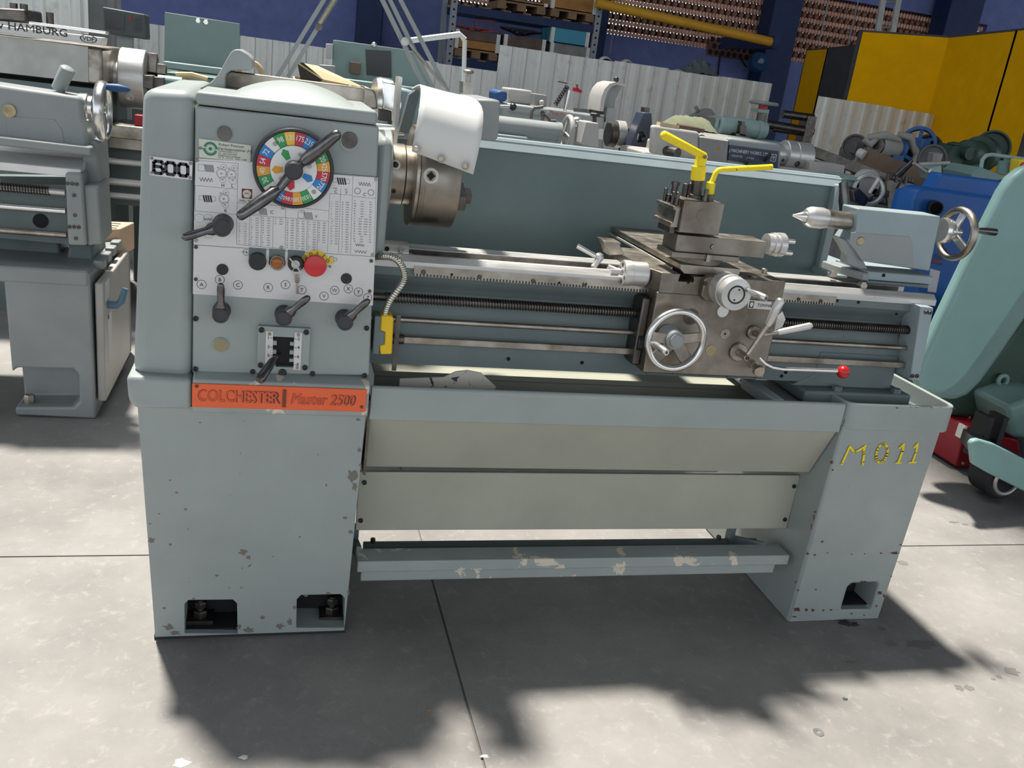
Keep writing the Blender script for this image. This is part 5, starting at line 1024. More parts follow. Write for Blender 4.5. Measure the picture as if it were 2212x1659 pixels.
for a_ in (60, 180, 300):
    t = math.radians(a_); d_ = V((0, math.cos(t), math.sin(t))); o = V((wx, 3.345, tc.z-.004)); g = G(); g.bar(o+d_*.008, o+d_*.082, .024, .012, (0, -d_.z, d_.y)); g.out('wheel_spoke', 'steel_worn', W2, bev=.002)
p = P(236, 188, 3.33); g = G(); g.tube([(wx, 3.33, p.z), (wx+.02, 3.33, p.z), (wx+.05, 3.33, p.z), (wx+.08, 3.33, p.z-.001), (wx+.088, 3.33, p.z-.002)], [.008, .011, .0135, .009, .004], 12); g.out('wheel_handle', 'blue_dark', W2, sm=50)
a, b = P(126, 192, 3.36), P(146, 150, 3.34); g = G(); g.tube([a, b, b+(b-a)*.08], [.022, .024, .017], 16); g.out('clamp_lever', 'machine_grey', TL, sm=50)
# slotted copper-coloured block behind it
SB = thing('slotted_block', 'tan slotted metal block lying behind the second lathe', 'block', (P(240, 520, 3.75).x, 3.75, .60))
g = G(); p = P(228, 545, 3.7); zt = P(235, 487, 3.75).z; zb9 = P(228, 552, 3.70).z; x0_ = P(214, 520, 3.7).x; x1_ = x0_+.075; g.prism([(x0_, 3.66), (x1_, 3.70), (x1_+.03, 3.86), (x0_+.0, 3.83)], 'Z', zb9, zt); g.out('body', 'copper_block', SB, bev=.004)
for k in range(3): g = G(); y = 3.70+.045*k; g.box(x0_+.018, x1_-.012, y, y+.014, zt-.0004, zt+.0006); g.out('slot', 'black_hole', SB, sm=0)
g = G(); g.box(x0_-.02, x1_+.0, 3.77, 3.95, 0, zb9-.001); single(g, 'wooden_crate', 'galvanised_dark', 'low grey box under the slotted tan block', 'crate', bev=.01)
# third lathe behind: big headstock with name strip and chuck in the sun
HM = thing('third_lathe', 'lathe with white lettered name strip and sunlit three-jaw chuck, behind the second lathe', 'lathe', (-1.4, 4.8, 0))
YH = 4.5
g = G(); g.px([(-150, 60), (192, 100), (220, 104), (221, 185), (190, 180), (-150, 140)], YH, 5.1); g.out('headstock', 'steel_worn', HM, bev=.012)
g = G(); g.px([(-150, 58), (190, 101), (191, 178), (-150, 140)], YH-.006, YH); g.out('chart_plate', 'plate_dull', HM)
g = G(); g.px([(-150, 36), (221, 81), (218, 98), (-150, 52)], YH-.06, YH+.08); NS = g.out('name_strip', 'white_paint', HM, bev=.004)
p = P(0, 58, YH-.0605); g = G(); g.text('RBECK v HAMBURG', P(147, 80, YH-.0615), .030, 'r', bold=1, sx=1.12); g.out('strip_lettering', 'plate_print', NS, sm=0, fix=False)
c = P(191, 84, YH-.0615); g = G(); g.rev([(.9, 0), (1, 0)], (0, 0, 0), (0, 1, 0), 4) if False else None
for i in range(28):
    t, t2 = 2*math.pi*i/28, 2*math.pi*(i+1)/28; f = lambda k, q: (c.x+.034*k*math.cos(q), YH-.0615, c.z+.017*k*math.sin(q)); g.poly((f(.86, t), f(.86, t2), f(1, t2), f(1, t)))
g.text('VDF', (c.x, YH-.0618, c.z-.009), .018, 'c', bold=1); g.out('strip_emblem', 'plate_print', NS, sm=0, fix=False)
g = G(); g.px([(62, 46), (230, 68), (228, 75), (62, 52)], YH+.03, YH+.1); g.out('grab_rail', 'steel_bright', HM, bev=.003)
g = G(); g.px([(-60, 14), (55, 20), (58, 50), (-60, 40)], YH+.2, YH+.5); g.out('gearbox_top', 'machine_cream' if False else 'steel_dark', HM, bev=.01)
for a, b in ((30, 12), (52, 14), (108, 32)): p = P(a, b+10, YH+.25); g = G(); g.cyl((p.x, YH+.25, p.z-.04), (p.x, YH+.25, p.z+.03), .016, n=14); g.out('stud', 'steel_dark', HM)
zc1 = P(285, 170, 4.85); R3 = 62*mpp(zc1); x0_, x1_, x2_, x3_ = (P(x, 168, 4.85).x for x in (262, 318, 345, 352))
def axh(name, mat, xa, xb, r, **k): g = G(); g.cyl((xa, 4.85, zc1.z), (xb, 4.85, zc1.z), r, n=40, ch=.004); return g.out(name, mat, HM, **k)
axh('spindle_flange', 'steel_bright', P(232, 160, 4.85).x, P(240, 160, 4.85).x, R3*.72); axh('spindle_nose', 'steel', P(240, 160, 4.85).x, x0_, R3*.5); C3 = axh('chuck', 'steel', x0_, x1_, R3, bev=.004)
p = P(280, 208, 4.85-R3*.8); g = G(); g.rev([(0, 0), (.02, 0), (.02, .006), (.011, .006), (.01, .001), (0, .001)], (p.x, 4.85-R3*.84, zc1.z-R3*.55), (0, -.84, -.55), 20); g.out('chuck_key_socket', 'steel_bright', C3)
for a_ in (60, 180, 300):
    t = math.radians(a_); d_ = V((0, math.cos(t), math.sin(t))); o = V((x1_+.02, 4.85, zc1.z)); g = G(); g.bar(o+d_*.03, o+d_*R3*.95, .06, .045, (0, -d_.z, d_.y)); g.bar(o+V((.04, 0, 0))+d_*.03, o+V((.04, 0, 0))+d_*R3*.6, .05, .05, (0, -d_.z, d_.y)); g.out('chuck_jaw', 'steel_dark', C3, bev=.003)
g = G(); g.cyl((x1_+.05, 4.85, zc1.z), (x1_+.16, 4.85, zc1.z), .035, n=18); g.cyl((x1_+.16, 4.85, zc1.z), (x1_+.26, 4.85, zc1.z), .022, n=16); g.out('clamped_bar', 'machine_green', HM)
zb_ = P(260, 292, 4.7).z; xb0, xb1 = P(190, 290, 4.7).x, .8
g = G(); g.box(xb0, xb1, 4.65, 4.75, zb_-.06, zb_); g.box(xb0, xb1, 4.95, 5.05, zb_-.06, zb_); g.out('bed_way', 'steel_worn', HM, bev=.004)
g = G(); g.box(xb0-.8, xb1, 4.72, 5.0, .5, zb_-.05); g.box(-3.2, xb0+.1, 4.5, 5.2, 0, P(100, 180, YH).z); g.box(.3, .8, 4.55, 5.1, 0, .6); g.out('bed_base', 'bed_paint', HM)
for y, r in ((348, .016), (392, .018), (422, .016)): p = P(250, y, 4.6); g = G(); g.cyl((xb0, 4.6, p.z), (xb1, 4.6, p.z), r, n=14); g.out('feed_rod', 'steel', HM)
g = G(); p = P(290, 275, 4.6); g.box(p.x-.10, p.x+.12, 4.55, 4.9, zb_, zb_+.06); g.out('saddle', 'steel_worn', HM, bev=.005); g = G(); g.box(p.x-.0, p.x+.05, 4.6, 4.66, zb_+.06, zb_+.11); g.out('stop_block', 'toolbox_red', HM, bev=.004)
# digital readout
c = P(267, 48, 5.6); T = thing('digital_readout', 'dark digital readout box with a black screen on a stand', 'display', (c.x, 5.7, 0))
g = G(); g.px([(220, 14), (314, 31), (317, 86), (226, 72)], 5.55, 5.7); g.out('case', 'readout_grey', T, bev=.008); g = G(); g.px([(228, 26), (269, 33), (268, 66), (229, 60)], 5.545, 5.552); g.out('screen', 'screen_dark', T)
g = G(); g.px([(279, 34), (283, 35), (283, 46), (279, 45)], 5.545, 5.552); g.out('red_indicator', 'toolbox_red', T)
g = G()
for i in range(3):
    for j in range(4): p = P(291+6*i, 40+8*j, 5.547); g.box(p.x-.006, p.x+.006, 5.546, 5.552, p.z-.006, p.z+.006)
g.out('keypad', 'screen_dark', T, kind='stuff'); g = G(); g.box(c.x-.04, c.x+.04, 5.62, 5.68, 0, c.z-.05); g.out('stand', 'machine_grey', T)
# lathe with tall green-grey panel
T = thing('panel_lathe', 'machine with a tall plain green-grey splash panel behind the headstock', 'machine', (P(430, 90, 6.2).x, 6.3, 0))
g = G(); g.px([(356, 26), (518, 51), (519, 170), (354, 148)], 6.2, 6.22); g.out('splash_panel', 'panel_green_grey', T, bev=.003); g = G(); g.px([(352, 132), (480, 148), (480, 162), (352, 146)], 6.0, 6.2); g.out('panel_ledge', 'mint_paint', T, bev=.005)
for a in ((428, 45), (445, 48)): g = G(); p = P(*a, 6.19); g.hexa(p, (0, -1, 0), .016, .012); g.out('panel_bolt', 'steel_bright', T)
a, b = P(352, 150, 6.1), P(519, 170, 6.1); g = G(); g.box(a.x, b.x, 6.0, 6.6, 0, a.z-.02); g.out('base', 'machine_green', T)
g = G(); p, q = P(380, 163, 5.3), P(448, 173, 5.3); g.tube([p, p.lerp(q, .5)+V((0, 0, .012)), q], .018, 8); g.tube([P(395, 172, 5.3), P(425, 186, 5.3)], .014, 8); T = thing('hose', 'pale hose lying behind the gear cover, in front of the green panel', 'hose', tuple(p)); g.out('pipe', 'cardboard', T)
g = G(); p = P(420, 190, 5.35); g.box(p.x-.3, p.x+.3, 5.2, 5.6, 0, P(420, 183, 5.3).z-.03); single(g, 'machine_bed', 'bed_paint', 'dark machine bed under the pale hose', 'machine', bev=.01)
# second panel machine
T = thing('guard_machine', 'green-grey machine guard with a dark rectangular opening, behind the lamp arms', 'machine', (P(800, 140, 6.6).x, 6.8, 0))
g = G(); g.px([(720, 86), (878, 107), (905, 116), (945, 205), (716, 175)], 6.6, 6.62); g.out('guard_panel', 'panel_green_grey', T, bev=.003)
g = G(); g.px([(790, 107), (845, 110), (846, 168), (792, 162)], 6.592, 6.602); g.out('opening', 'screen_dark', T); g = G(); g.px([(757, 133), (780, 136), (778, 162), (756, 158)], 6.55, 6.6); g.out('switch_box', 'rust', T, bev=.004)
g = G(); g.px([(705, 94), (720, 95), (717, 128), (705, 126)], 6.55, 6.65); g.out('side_box', 'machine_cream', T, bev=.004); g = G(); p = P(808, 97, 6.6); g.ball(p, .02, 12, 8); g.out('rim_bolt', 'steel_bright', T)
g = G(); a, b = P(712, 165, 6.5), P(960, 200, 6.5); g.box(a.x, b.x, 6.4, 7.0, 0, a.z); g.out('base', 'machine_green', T, bev=.01)
g = G(); g.px([(690, 140), (725, 142), (725, 162), (700, 160)], 6.3, 6.4); g.out('lug', 'machine_grey', T, bev=.006)
# ================================================================ things right behind the lathe
WLm = thing('work_lamp', 'pale grey-green balanced lamp arm rising behind the headstock', 'lamp', (P(612, 165, 2.45).x, 2.45, P(612, 165, 2.45).z-.1))
J = P(775, -115, 2.45)
for (a, b), (c, d) in (((599, 166), (742, -70)), ((622, 166), (765, -70))):
    g = G(); g.bar(P(a, b, 2.45), P(c, d, 2.45), .013, .010, (0, 1, 0)); g.out('lower_arm_bar', 'machine_grey', WLm)
pts = [P(690, 52, 2.44).lerp(P(735, -20, 2.44), k/60) for k in range(61)]
g = G(); g.tube(pts, [.008 if k % 2 else .0062 for k in range(61)], 8); g.out('spring', 'zinc', WLm)
g = G(); p = P(689, 58, 2.435); g.cyl(p, p+V((0, .02, 0)), .009, n=14); g.out('spring_pin', 'steel_dark', WLm)
for (a, b), (c, d), w in (((792, -70), (918, 190), .020), ((808, -70), (935, 190), .012), ((842, -45), (966, 196), .011)):
    g = G(); g.bar(P(a, b, 2.45), P(c, d, 2.45), w, .010, (0, 1, 0)); g.out('upper_arm_bar', 'machine_grey', WLm)
g = G(); g.cyl(P(880, 88, 2.44), P(966, 196, 2.44), .004, n=8); g.out('tie_rod', 'zinc', WLm); g = G(); p = P(875, 90, 2.43); g.ball(p, .011, 14, 10); g.out('joint_knob', 'white_paint', WLm)
g = G(); g.cyl(P(745, -80, 2.44), P(845, -60, 2.44), .02, n=14); g.out('elbow', 'machine_grey', WLm); g = G(); g.cyl(P(612, 168, 2.45), (P(612, 168, 2.45)+V((0, 0, -.12))), .018, n=16); g.out('base_socket', 'machine_grey', WLm)
g = G(); p = P(950, 205, 2.45); g.rev([(0, 0), (.02, 0), (.05, .05), (.048, .052), (.018, .004), (0, .004)], p, (.3, 0, -1), 24); g.out('lamp_shade', 'machine_grey', WLm)
# open cardboard box on the lathe behind
zB = P(700, 185, 3.0).z-.05
CB = thing('cardboard_box', 'open cardboard box with a raised flap behind the headstock', 'box', (P(700, 180, 3.0).x, 3.0, zB))
a, b, c, d = P(642, 134, 2.95), P(700, 172, 2.95), P(790, 190, 3.05), P(672, 140, 3.2)
g = G(); g.grid([[a, b], [d+V((.02, 0, 0)), c]]); o = g.out('flap', 'cardboard', CB, sm=0); m_ = o.modifiers.new('s', 'SOLIDIFY'); m_.thickness = .004
x0_, x1_ = P(634, 180, 2.95).x, P(760, 190, 2.95).x; zt = P(700, 178, 2.95).z
for q in ((x0_, x1_, 2.95, 2.955), (x0_, x1_, 3.22, 3.225), (x0_, x0_+.005, 2.95, 3.22), (x1_-.005, x1_, 2.95, 3.22)): g = G(); g.box(*q, zB, zt); g.out('side', 'cardboard', CB, sm=0)
g = G(); g.poly([P(642, 135, 2.952), P(655, 135, 2.952), P(700, 172, 2.952), P(688, 178, 2.952), P(650, 176, 2.952)]); g.out('interior_shade', 'cardboard_shaded', CB, sm=0)  # dark sheet imitates the shade inside the open box
# lathe directly behind the splash guard
BL_ = thing('fourth_lathe', 'grey lathe directly behind the splash guard with a pale tailstock quill and spoked handwheel', 'lathe', (.9, 3.2, 0))
zTop = P(1100, 300, 3.1).z
g = G(); g.box(.15, .62, 3.0, 3.45, .55, zB-.003); g.box(.62, 1.4, 3.05, 3.40, .55, .98); g.box(-.05, .5, 3.0, 3.5, 0, .55); g.box(1.0, 2.0, 3.02, 3.45, .2, .62); g.box(.1, 2.2, 3.05, 3.4, .62, .80); g.out('body', 'machine_blue_grey', BL_, bev=.01)
g = G(); g.px([(858, 188), (905, 200), (905, 300), (858, 290)], 2.9, 3.2); g.out('headstock_end', 'machine_blue_grey', BL_, bev=.01)
g = G(); g.rev([(0, 0), (.075, 0), (.08, .01), (.08, .05), (.07, .055), (.07, .075), (0, .075)], P(805, 222, 2.95), (1, .1, -.05), 32); g.out('pulley', 'steel_bright', BL_, sm=40)
g = G(); g.px([(827, 176), (856, 182), (856, 190), (852, 262), (846, 262), (846, 240), (827, 235)], 2.84, 2.90); g.out('polished_clamp', 'chrome', BL_, bev=.003)
g = G(); g.px([(818, 232), (858, 242), (856, 285), (842, 290), (838, 262), (818, 258)], 2.86, 2.95); g.out('clamp_block', 'steel_dark', BL_, bev=.003)
for a, b in ((262, 268), (270, 276)): g = G(); g.cyl(P(815, a-2, 2.88), P(846, a+3, 2.88), .006, n=10); g.out('clamp_rod', 'steel', BL_)
yq = 3.2; p, q = P(1040, 268, yq), P(1206, 289, yq); zq_ = (p.z+q.z)/2; rq = 22*mpp(q)
g = G(); g.cyl((p.x, yq, zq_), (q.x, yq, zq_), rq, n=28, ch=.004); g.cyl((q.x-.01, yq, zq_), (q.x+.006, yq, zq_), rq*1.05, n=28); g.out('quill', 'machine_grey', BL_, sm=40); g = G(); g.box(p.x+.0, p.x+.16, yq-.06, yq+.06, .975, zq_-rq*.6); g.out('tailstock_body', 'machine_blue_grey', BL_, bev=.006)
wx = P(1226, 287, yq).x; g = G(); g.ring((wx, yq, zq_+.004), (1, 0, 0), .058, .0085, 40, 10, 1.2); FW = g.out('handwheel', 'machine_cream', BL_, sm=80)
for a_ in (80, 200, 320): t = math.radians(a_); d_ = V((0, math.cos(t), math.sin(t))); o = V((wx, yq, zq_+.004)); g = G(); g.bar(o-V((.012, 0, 0)), o+d_*.056, .014, .008, (0, -d_.z, d_.y)); g.out('wheel_spoke', 'machine_cream', FW, bev=.001)
p = P(1248, 263, yq); g = G(); g.ball(p, .018, 16, 10, (1, 0, -.1), 1.3); g.cyl((wx, p.y, p.z), p, .006, n=10); g.out('wheel_handle', 'steel_bright', FW)
g = G(); g.px([(1266, 262), (1294, 266), (1294, 318), (1256, 312)], 3.1, 3.2); ST = g.out('rest_column', 'machine_cream', BL_, bev=.005)
g = G(); p = P(1284, 252, 3.15); g.rev([(0, 0), (.006, 0), (.006, .012), (.019, .013), (.020, .022), (.012, .026), (0, .026)], p-V((0, 0, .012)), (0, 0, 1), 5); g.cyl(P(1284, 266, 3.15), P(1284, 252, 3.15), .008, n=12); g.out('star_knob', 'black_plastic', ST)
g = G(); p0_ = P(1150, 262, 3.25); g.box(p0_.x-.09, p0_.x+.09, 3.2, 3.32, p0_.z-.02, p0_.z-.005); g.tube([P(1147, 256, 3.25), P(1149, 240, 3.25), P(1156, 233, 3.25), P(1173, 231, 3.25)], .006, 8); g.ball(P(1172, 245, 3.25), .009, 12, 8); g.tube([P(1172, 262, 3.25), P(1172, 248, 3.25)], .006, 8); g.tube([P(1176, 250, 3.25), P(1188, 262, 3.25), P(1200, 262, 3.25)], .006, 8); g.out('clamp_gear', 'steel_dark', BL_)
p, q = P(1080, 230, 3.1), P(1108, 231, 3.1); g = G(); g.cyl(p, q, .006, n=10); g.out('lever_rod', 'steel_bright', BL_); g = G(); g.ball(q, .013, 16, 10); g.out('lever_ball', 'black_plastic', BL_)
g = G(); g.px([(1001, 176), (1021, 178), (1021, 205), (1000, 202)], 3.05, 3.12); g.cyl(P(1011, 178, 3.08), P(1012, 158, 3.08), .008, n=12); g.rev([(0, 0), (.017, .003), (.018, .010), (.012, .014), (0, .015)], P(1012, 160, 3.08), (0, 0, 1), 20); g.out('knob_post', 'steel_worn', BL_)
WP = thing('white_pipe_stand', 'thin white bent pipe stand with an overhanging arm beside the lamp', 'stand', (P(1001, 190, 3.3).x, 3.3, zTop-.15))
g = G(); g.tube([P(882, 88, 3.3), P(993, 74, 3.3), P(1004, 86, 3.3)], .010, 10); g.tube([P(1004, 86, 3.3), P(1001, 205, 3.3)], .008, 10); g.out('pipe', 'white_paint', WP)
# pale lathe with red script plate, its chuck, guard and hose
PLt = thing('pale_lathe', 'pale grey lathe with chuck and curved guard, in front of the long fence', 'lathe', (P(1200, 290, 5).x, 5.1, 0))
g = G(); g.px([(1088, 222), (1306, 252), (1303, 360), (1085, 340)], 5.0, 5.5); g.out('headstock', 'machine_grey', PLt, bev=.01)
g = G(); g.px([(1100, 240), (1262, 262), (1262, 266), (1100, 244)], 4.995, 5.0); g.px([(1240, 272), (1262, 275), (1260, 315), (1238, 312)], 4.99, 5.0); g.out('seam_and_panel', 'galvanised_dark', PLt)
g = G(); g.px([(1182, 236), (1232, 243), (1230, 252), (1181, 245)], 4.99, 5.0); SPl = g.out('script_plate', 'machine_cream', PLt)
g = G(); p = P(1186, 246, 4.988); g.text('Pinacho', p, .019, bold=0, sx=1.1, shear=.2); g.out('script_lettering', 'toolbox_red', SPl, sm=0, fix=False)
g = G(); g.px([(1294, 278), (1304, 279), (1302, 302), (1292, 300)], 4.99, 5.0); g.out('paper_tag', 'paper', PLt, sm=0)
yy = 5.25; cc = P(1332, 290, yy); rr = 29*mpp(cc); x0_, x1_, x2_ = P(1313, 288, yy).x, P(1328, 290, yy).x, P(1346, 292, yy).x
def axp(par, name, mat, xa, xb, r, z=None): g = G(); g.cyl((xa, yy, cc.z), (xb, yy, cc.z), r, n=36, ch=.004); return g.out(name, mat, par)
C5 = axp(PLt, 'chuck', 'steel', x1_, x2_, rr); axp(C5, 'back_plate', 'steel_dark', x0_, x1_, rr*.95)
for a_ in (20, 140, 260): t = math.radians(a_); d_ = V((0, -math.cos(t), math.sin(t))); o = V((x2_+.012, yy, cc.z)); g = G(); g.bar(o+d_*.03, o+d_*rr*.9, .04, .03, (0, -d_.z, d_.y)); g.out('chuck_jaw', 'steel_dark', C5)
g = G(); g.px([(1295, 240), (1299, 210), (1306, 193), (1317, 181), (1331, 177), (1354, 183), (1354, 188), (1332, 183), (1321, 187), (1312, 200), (1306, 220), (1303, 241)], 4.98, 5.2); g.out('curved_guard', 'machine_cream', PLt, sm=60)
g = G(); g.px([(1303, 241), (1306, 220), (1312, 200), (1321, 187), (1332, 183), (1344, 186), (1338, 198), (1330, 214), (1326, 242)], 5.10, 5.12); g.out('guard_side', 'machine_grey', PLt, sm=0)
g = G(); p = P(1331, 172, 5.1); g.ball(p, .016, 14, 10); g.cyl(P(1331, 180, 5.1), P(1331, 172, 5.1), .007, n=10); g.out('guard_knob', 'black_plastic', PLt)
g = G(); g.px([(1312, 232), (1332, 235), (1328, 268), (1308, 264)], 5.02, 5.06); g.out('guard_plate', 'machine_grey', PLt)
for (x, y), Z_ in (((0, 0), 0),): pass
a, b = P(1085, 340, 5), P(1420, 380, 5); g = G(); g.box(a.x-.2, b.x-.62, 5.05, 5.5, .3, P(1300, 345, 5).z); g.box(a.x-.2, a.x+.5, 5.0, 5.6, 0, .4); g.out('bed', 'machine_cream', PLt, bev=.01)
# things on its headstock
def topz(px_, py_, Y): return P(px_, py_, Y).z
T = thing('coolant_hose', 'grey segmented hose on a thin stand with a red tip', 'hose', (P(1222, 245, 5.1).x, 5.1, topz(1222, 246, 5.1)))
g = G(); g.cyl(P(1218, 250, 5.1), P(1229, 195, 5.1), .010, n=10); g.out('stand', 'steel_bright', T); pts = [P(1199, 228, 5.1).lerp(P(1226, 186, 5.1), k/24) for k in range(25)]
g = G(); g.tube(pts, [.016 if k % 3 else .010 for k in range(25)], 8); g.out('segmented_hose', 'lever_dark', T); g = G(); g.tube([P(1238, 192, 5.1), P(1246, 194, 5.1), P(1256, 198, 5.1)], [.012, .013, .009], 10); g.out('red_tip', 'toolbox_red', T); g = G(); g.tube([P(1246, 182, 5.1), P(1247, 188, 5.1), P(1242, 194, 5.1)], .007, 8); g.cyl(P(1206, 176, 5.1), P(1224, 180, 5.1), .004, n=6); g.out('valve_handle', 'steel_dark', T)
g = G(); g.px([(1100, 190), (1150, 196), (1152, 214), (1148, 228), (1098, 222)], 5.2, 5.4); single(g, 'box', 'machine_cream', 'pale box standing on the pale lathe, right of the blue one', 'box', bev=.01)
g = G(); paint('blue_pulley2', (.02, .07, .20), .55, .2); g.px([(1072, 198), (1084, 195), (1096, 198), (1096, 216), (1088, 221), (1072, 220)], 5.0, 5.2); single(g, 'box', 'blue_pulley2', 'small dark blue plastic box beside the swing guard arm', 'box', bev=.01)
T = thing('control_box', 'small dark square control box with a pale knob on the pale lathe', 'box', (P(1168, 230, 5.1).x, 5.1, topz(1168, 232, 5.1)))
g = G(); g.px([(1155, 202), (1182, 206), (1181, 232), (1154, 228)], 5.05, 5.15); g.out('case', 'galvanised_dark', T, bev=.005); g = G(); p = P(1170, 222, 5.04); g.ball(p, .016, 12, 8); g.out('knob', 'machine_cream', T)
T = thing('bar_on_lathe', 'thin dark metal bar lying on the pale lathe by the curved guard', 'bar', tuple(P(1270, 240, 5.15))); g = G(); g.bar(P(1240, 237, 5.15), P(1308, 244, 5.15), .02, .02); g.cyl(P(1270, 242, 5.15), P(1270, 236, 5.15), .02, n=12); g.out('bar', 'steel_dark', T)
# dark steady rest
T = thing('steady_rest', 'dark blue-grey triangular steady rest left of the cream lathe with the blue panel', 'machine part', (P(1392, 320, 4.8).x, 4.9, 0))
g = G(); g.px([(1390, 243), (1408, 244), (1410, 290), (1421, 300), (1420, 332), (1362, 325), (1366, 305)], 5.05, 5.17); g.out('frame', 'navy_grey', T, bev=.006, cut=[cutpx([(1376, 300), (1380, 286), (1390, 284), (1396, 294), (1392, 306), (1380, 308)], 5.05, 4.9, 5.3)])
g = G(); g.px([(1393, 232), (1404, 233), (1403, 245), (1392, 244)], 5.08, 5.14); g.out('top_screw', 'steel_dark', T); g = G(); p = P(1412, 286, 5.04); g.cyl(p, p+V((.04, 0, -.01)), .022, n=14); g.cyl(P(1385, 303, 5.06), P(1393, 300, 5.06), .014, n=12); g.out('roller', 'steel_dark', T)
a = P(1390, 328, 5.05); g = G(); g.box(a.x-.1, a.x+.1, 5.04, 5.2, 0, a.z); g.out('foot', 'navy_grey', T)
# lathe with the MACHINERY WORKS name panel
YM = 4.5
MW = thing('sixth_lathe', 'cream and grey lathe with dark blue lettered name panel and large chuck', 'lathe', (P(1560, 330, YM).x, 4.7, 0))
g = G(); g.px([(1412, 270), (1512, 285), (1512, 345), (1408, 332)], YM+.02, 4.58); q = P(1450, 300, YM+.02); g.box(q.x+.05, q.x+.16, 4.56, 4.98, .4, q.z-.03); g.out('gear_cover', 'machine_cream', MW, bev=.015)
g = G(); g.px([(1513, 296), (1574, 305), (1570, 352), (1511, 345)], YM, 4.98); g.loft([P(1513, 297, YM), P(1574, 306, YM), P(1574, 293, YM+.12), P(1516, 285, YM+.12)], [P(1513, 297, YM)+V((0, .3, -.02)), P(1574, 306, YM)+V((0, .3, -.02)), P(1574, 293, YM+.12)+V((0, .3, -.0)), P(1516, 285, YM+.12)+V((0, .3, 0))]); g.out('headstock', 'machine_blue_grey' if False else 'galvanised_dark', MW, bev=.003)
g = G(); g.px([(1575, 298), (1688, 312), (1686, 372), (1572, 352)], YM+.01, 4.98); g.out('headstock_front', 'machine_grey', MW, bev=.012)
g = G(); g.px([(1576, 313), (1682, 327), (1680, 364), (1573, 346)], YM, YM+.012); NP2 = g.out('name_panel', 'navy_grey', MW)
g = G(); g.text('KJ', P(1567, 328, YM-.001), .021, bold=1, sx=.8) if False else None
g.text('J MACHINERY WORKS, LTD', P(1575, 327.5, YM-.001), .0165, bold=1, sx=.80); g.text('NAGOYA', P(1580, 338, YM-.001), .0105, bold=0); g.text('JAPAN', P(1612, 343, YM-.001), .0105, bold=0, shear=.2)
c = P(1671, 341, YM-.001); w_ = .018
for q in (((-1, -1), (1, -1)), ((1, -1), (1, 1)), ((1, 1), (-1, 1)), ((-1, 1), (-1, -1)), ((0, -.7), (0, 0)), ((0, 0), (-.5, .6)), ((0, 0), (.5, .6)), ((-.6, .1), (.6, .1))): g.line(c+V((q[0][0]*w_*.8, 0, q[0][1]*w_)), c+V((q[1][0]*w_*.8, 0, q[1][1]*w_)), .003)
g.out('panel_lettering', 'plate_alu', NP2, sm=0, fix=False)
for a, b in ((1608, 352), (1652, 341)): p, q = P(a, b+6, YM), P(a+10, b-6, YM-.05); g = G(); g.tube([p, q], [.008, .013], 12); g.out('selector_knob', 'black_plastic', MW)
g = G(); p = P(1552, 321, YM-.001); g.box(p.x-.008, p.x+.008, YM-.002, YM, p.z-.008, p.z+.008); g.out('orange_label', 'crate_orange', MW, sm=0)
g = G(); p = P(1440, 326, YM+.02); g.cyl((p.x, YM+.03, p.z), (p.x+.03, YM-.06, p.z), .026, n=20, ch=.002); g.out('round_boss', 'steel_dark', MW)
ym = 4.75; cm = P(1720, 338, ym); rm = 31*mpp(cm); xx = [P(x, y, ym).x for x, y in ((1686, 333), (1700, 335), (1712, 337), (1744, 341))]
def axm(par, name, mat, xa, xb, r): g = G(); g.cyl((xa, ym, cm.z), (xb, ym, cm.z), r, n=40, ch=.004); return g.out(name, mat, par)
C6 = axm(MW, 'chuck', 'steel', xx[2], xx[3], rm); axm(C6, 'back_plate', 'steel', xx[1]-.03, xx[2], rm*1.02); axm(C6, 'spindle_nose', 'steel', xx[0]-.05, xx[1], rm*.72)
for x, y, r in ((1721, 358, .016), (1695, 347, .008)): p = P(x, y, ym-rm*.9); g = G(); n_ = V((0, -.85, -.4)).normalized(); q = V((p.x, ym, cm.z))+n_*(rm if x > 1700 else rm*.72); g.rev([(0, 0), (r, 0), (r, .005), (r*.5, .005), (r*.5, .001), (0, .001)], q, n_, 18); g.out('key_socket', 'steel_dark', C6)
a, b = P(1408, 332, YM), P(1690, 372, YM); g = G(); g.box(a.x, b.x+.55, YM+.1, 4.98, .35, b.z+.02); g.box(a.x, b.x, YM+.05, 5.0, 0, .4); g.out('bed', 'machine_cream', MW, bev=.01)
p, q = P(1748, 366, 4.7), P(1805, 377, 4.7); g = G(); g.box(p.x-.05, q.x, 4.62, 4.8, p.z-.05, p.z+.05); g.out('saddle', 'machine_cream', MW, bev=.008)
xs_ = P(1792, 376, 4.7).x; g = G(); zz_ = P(1800, 378, 4.7).z; g.cyl((xs_, 4.7, zz_), (xs_+.06, 4.7, zz_), .055, n=28, ch=.003); TD2 = g.out('tailstock_barrel', 'steel', MW); g = G(); q = V((xs_+.03, 4.7-.055*.92, zz_-.02)); g.rev([(0, 0), (.012, 0), (.012, .003), (.006, .003), (0, .001)], q, (0, -1, -.3), 16); g.out('barrel_socket', 'steel_dark', TD2)
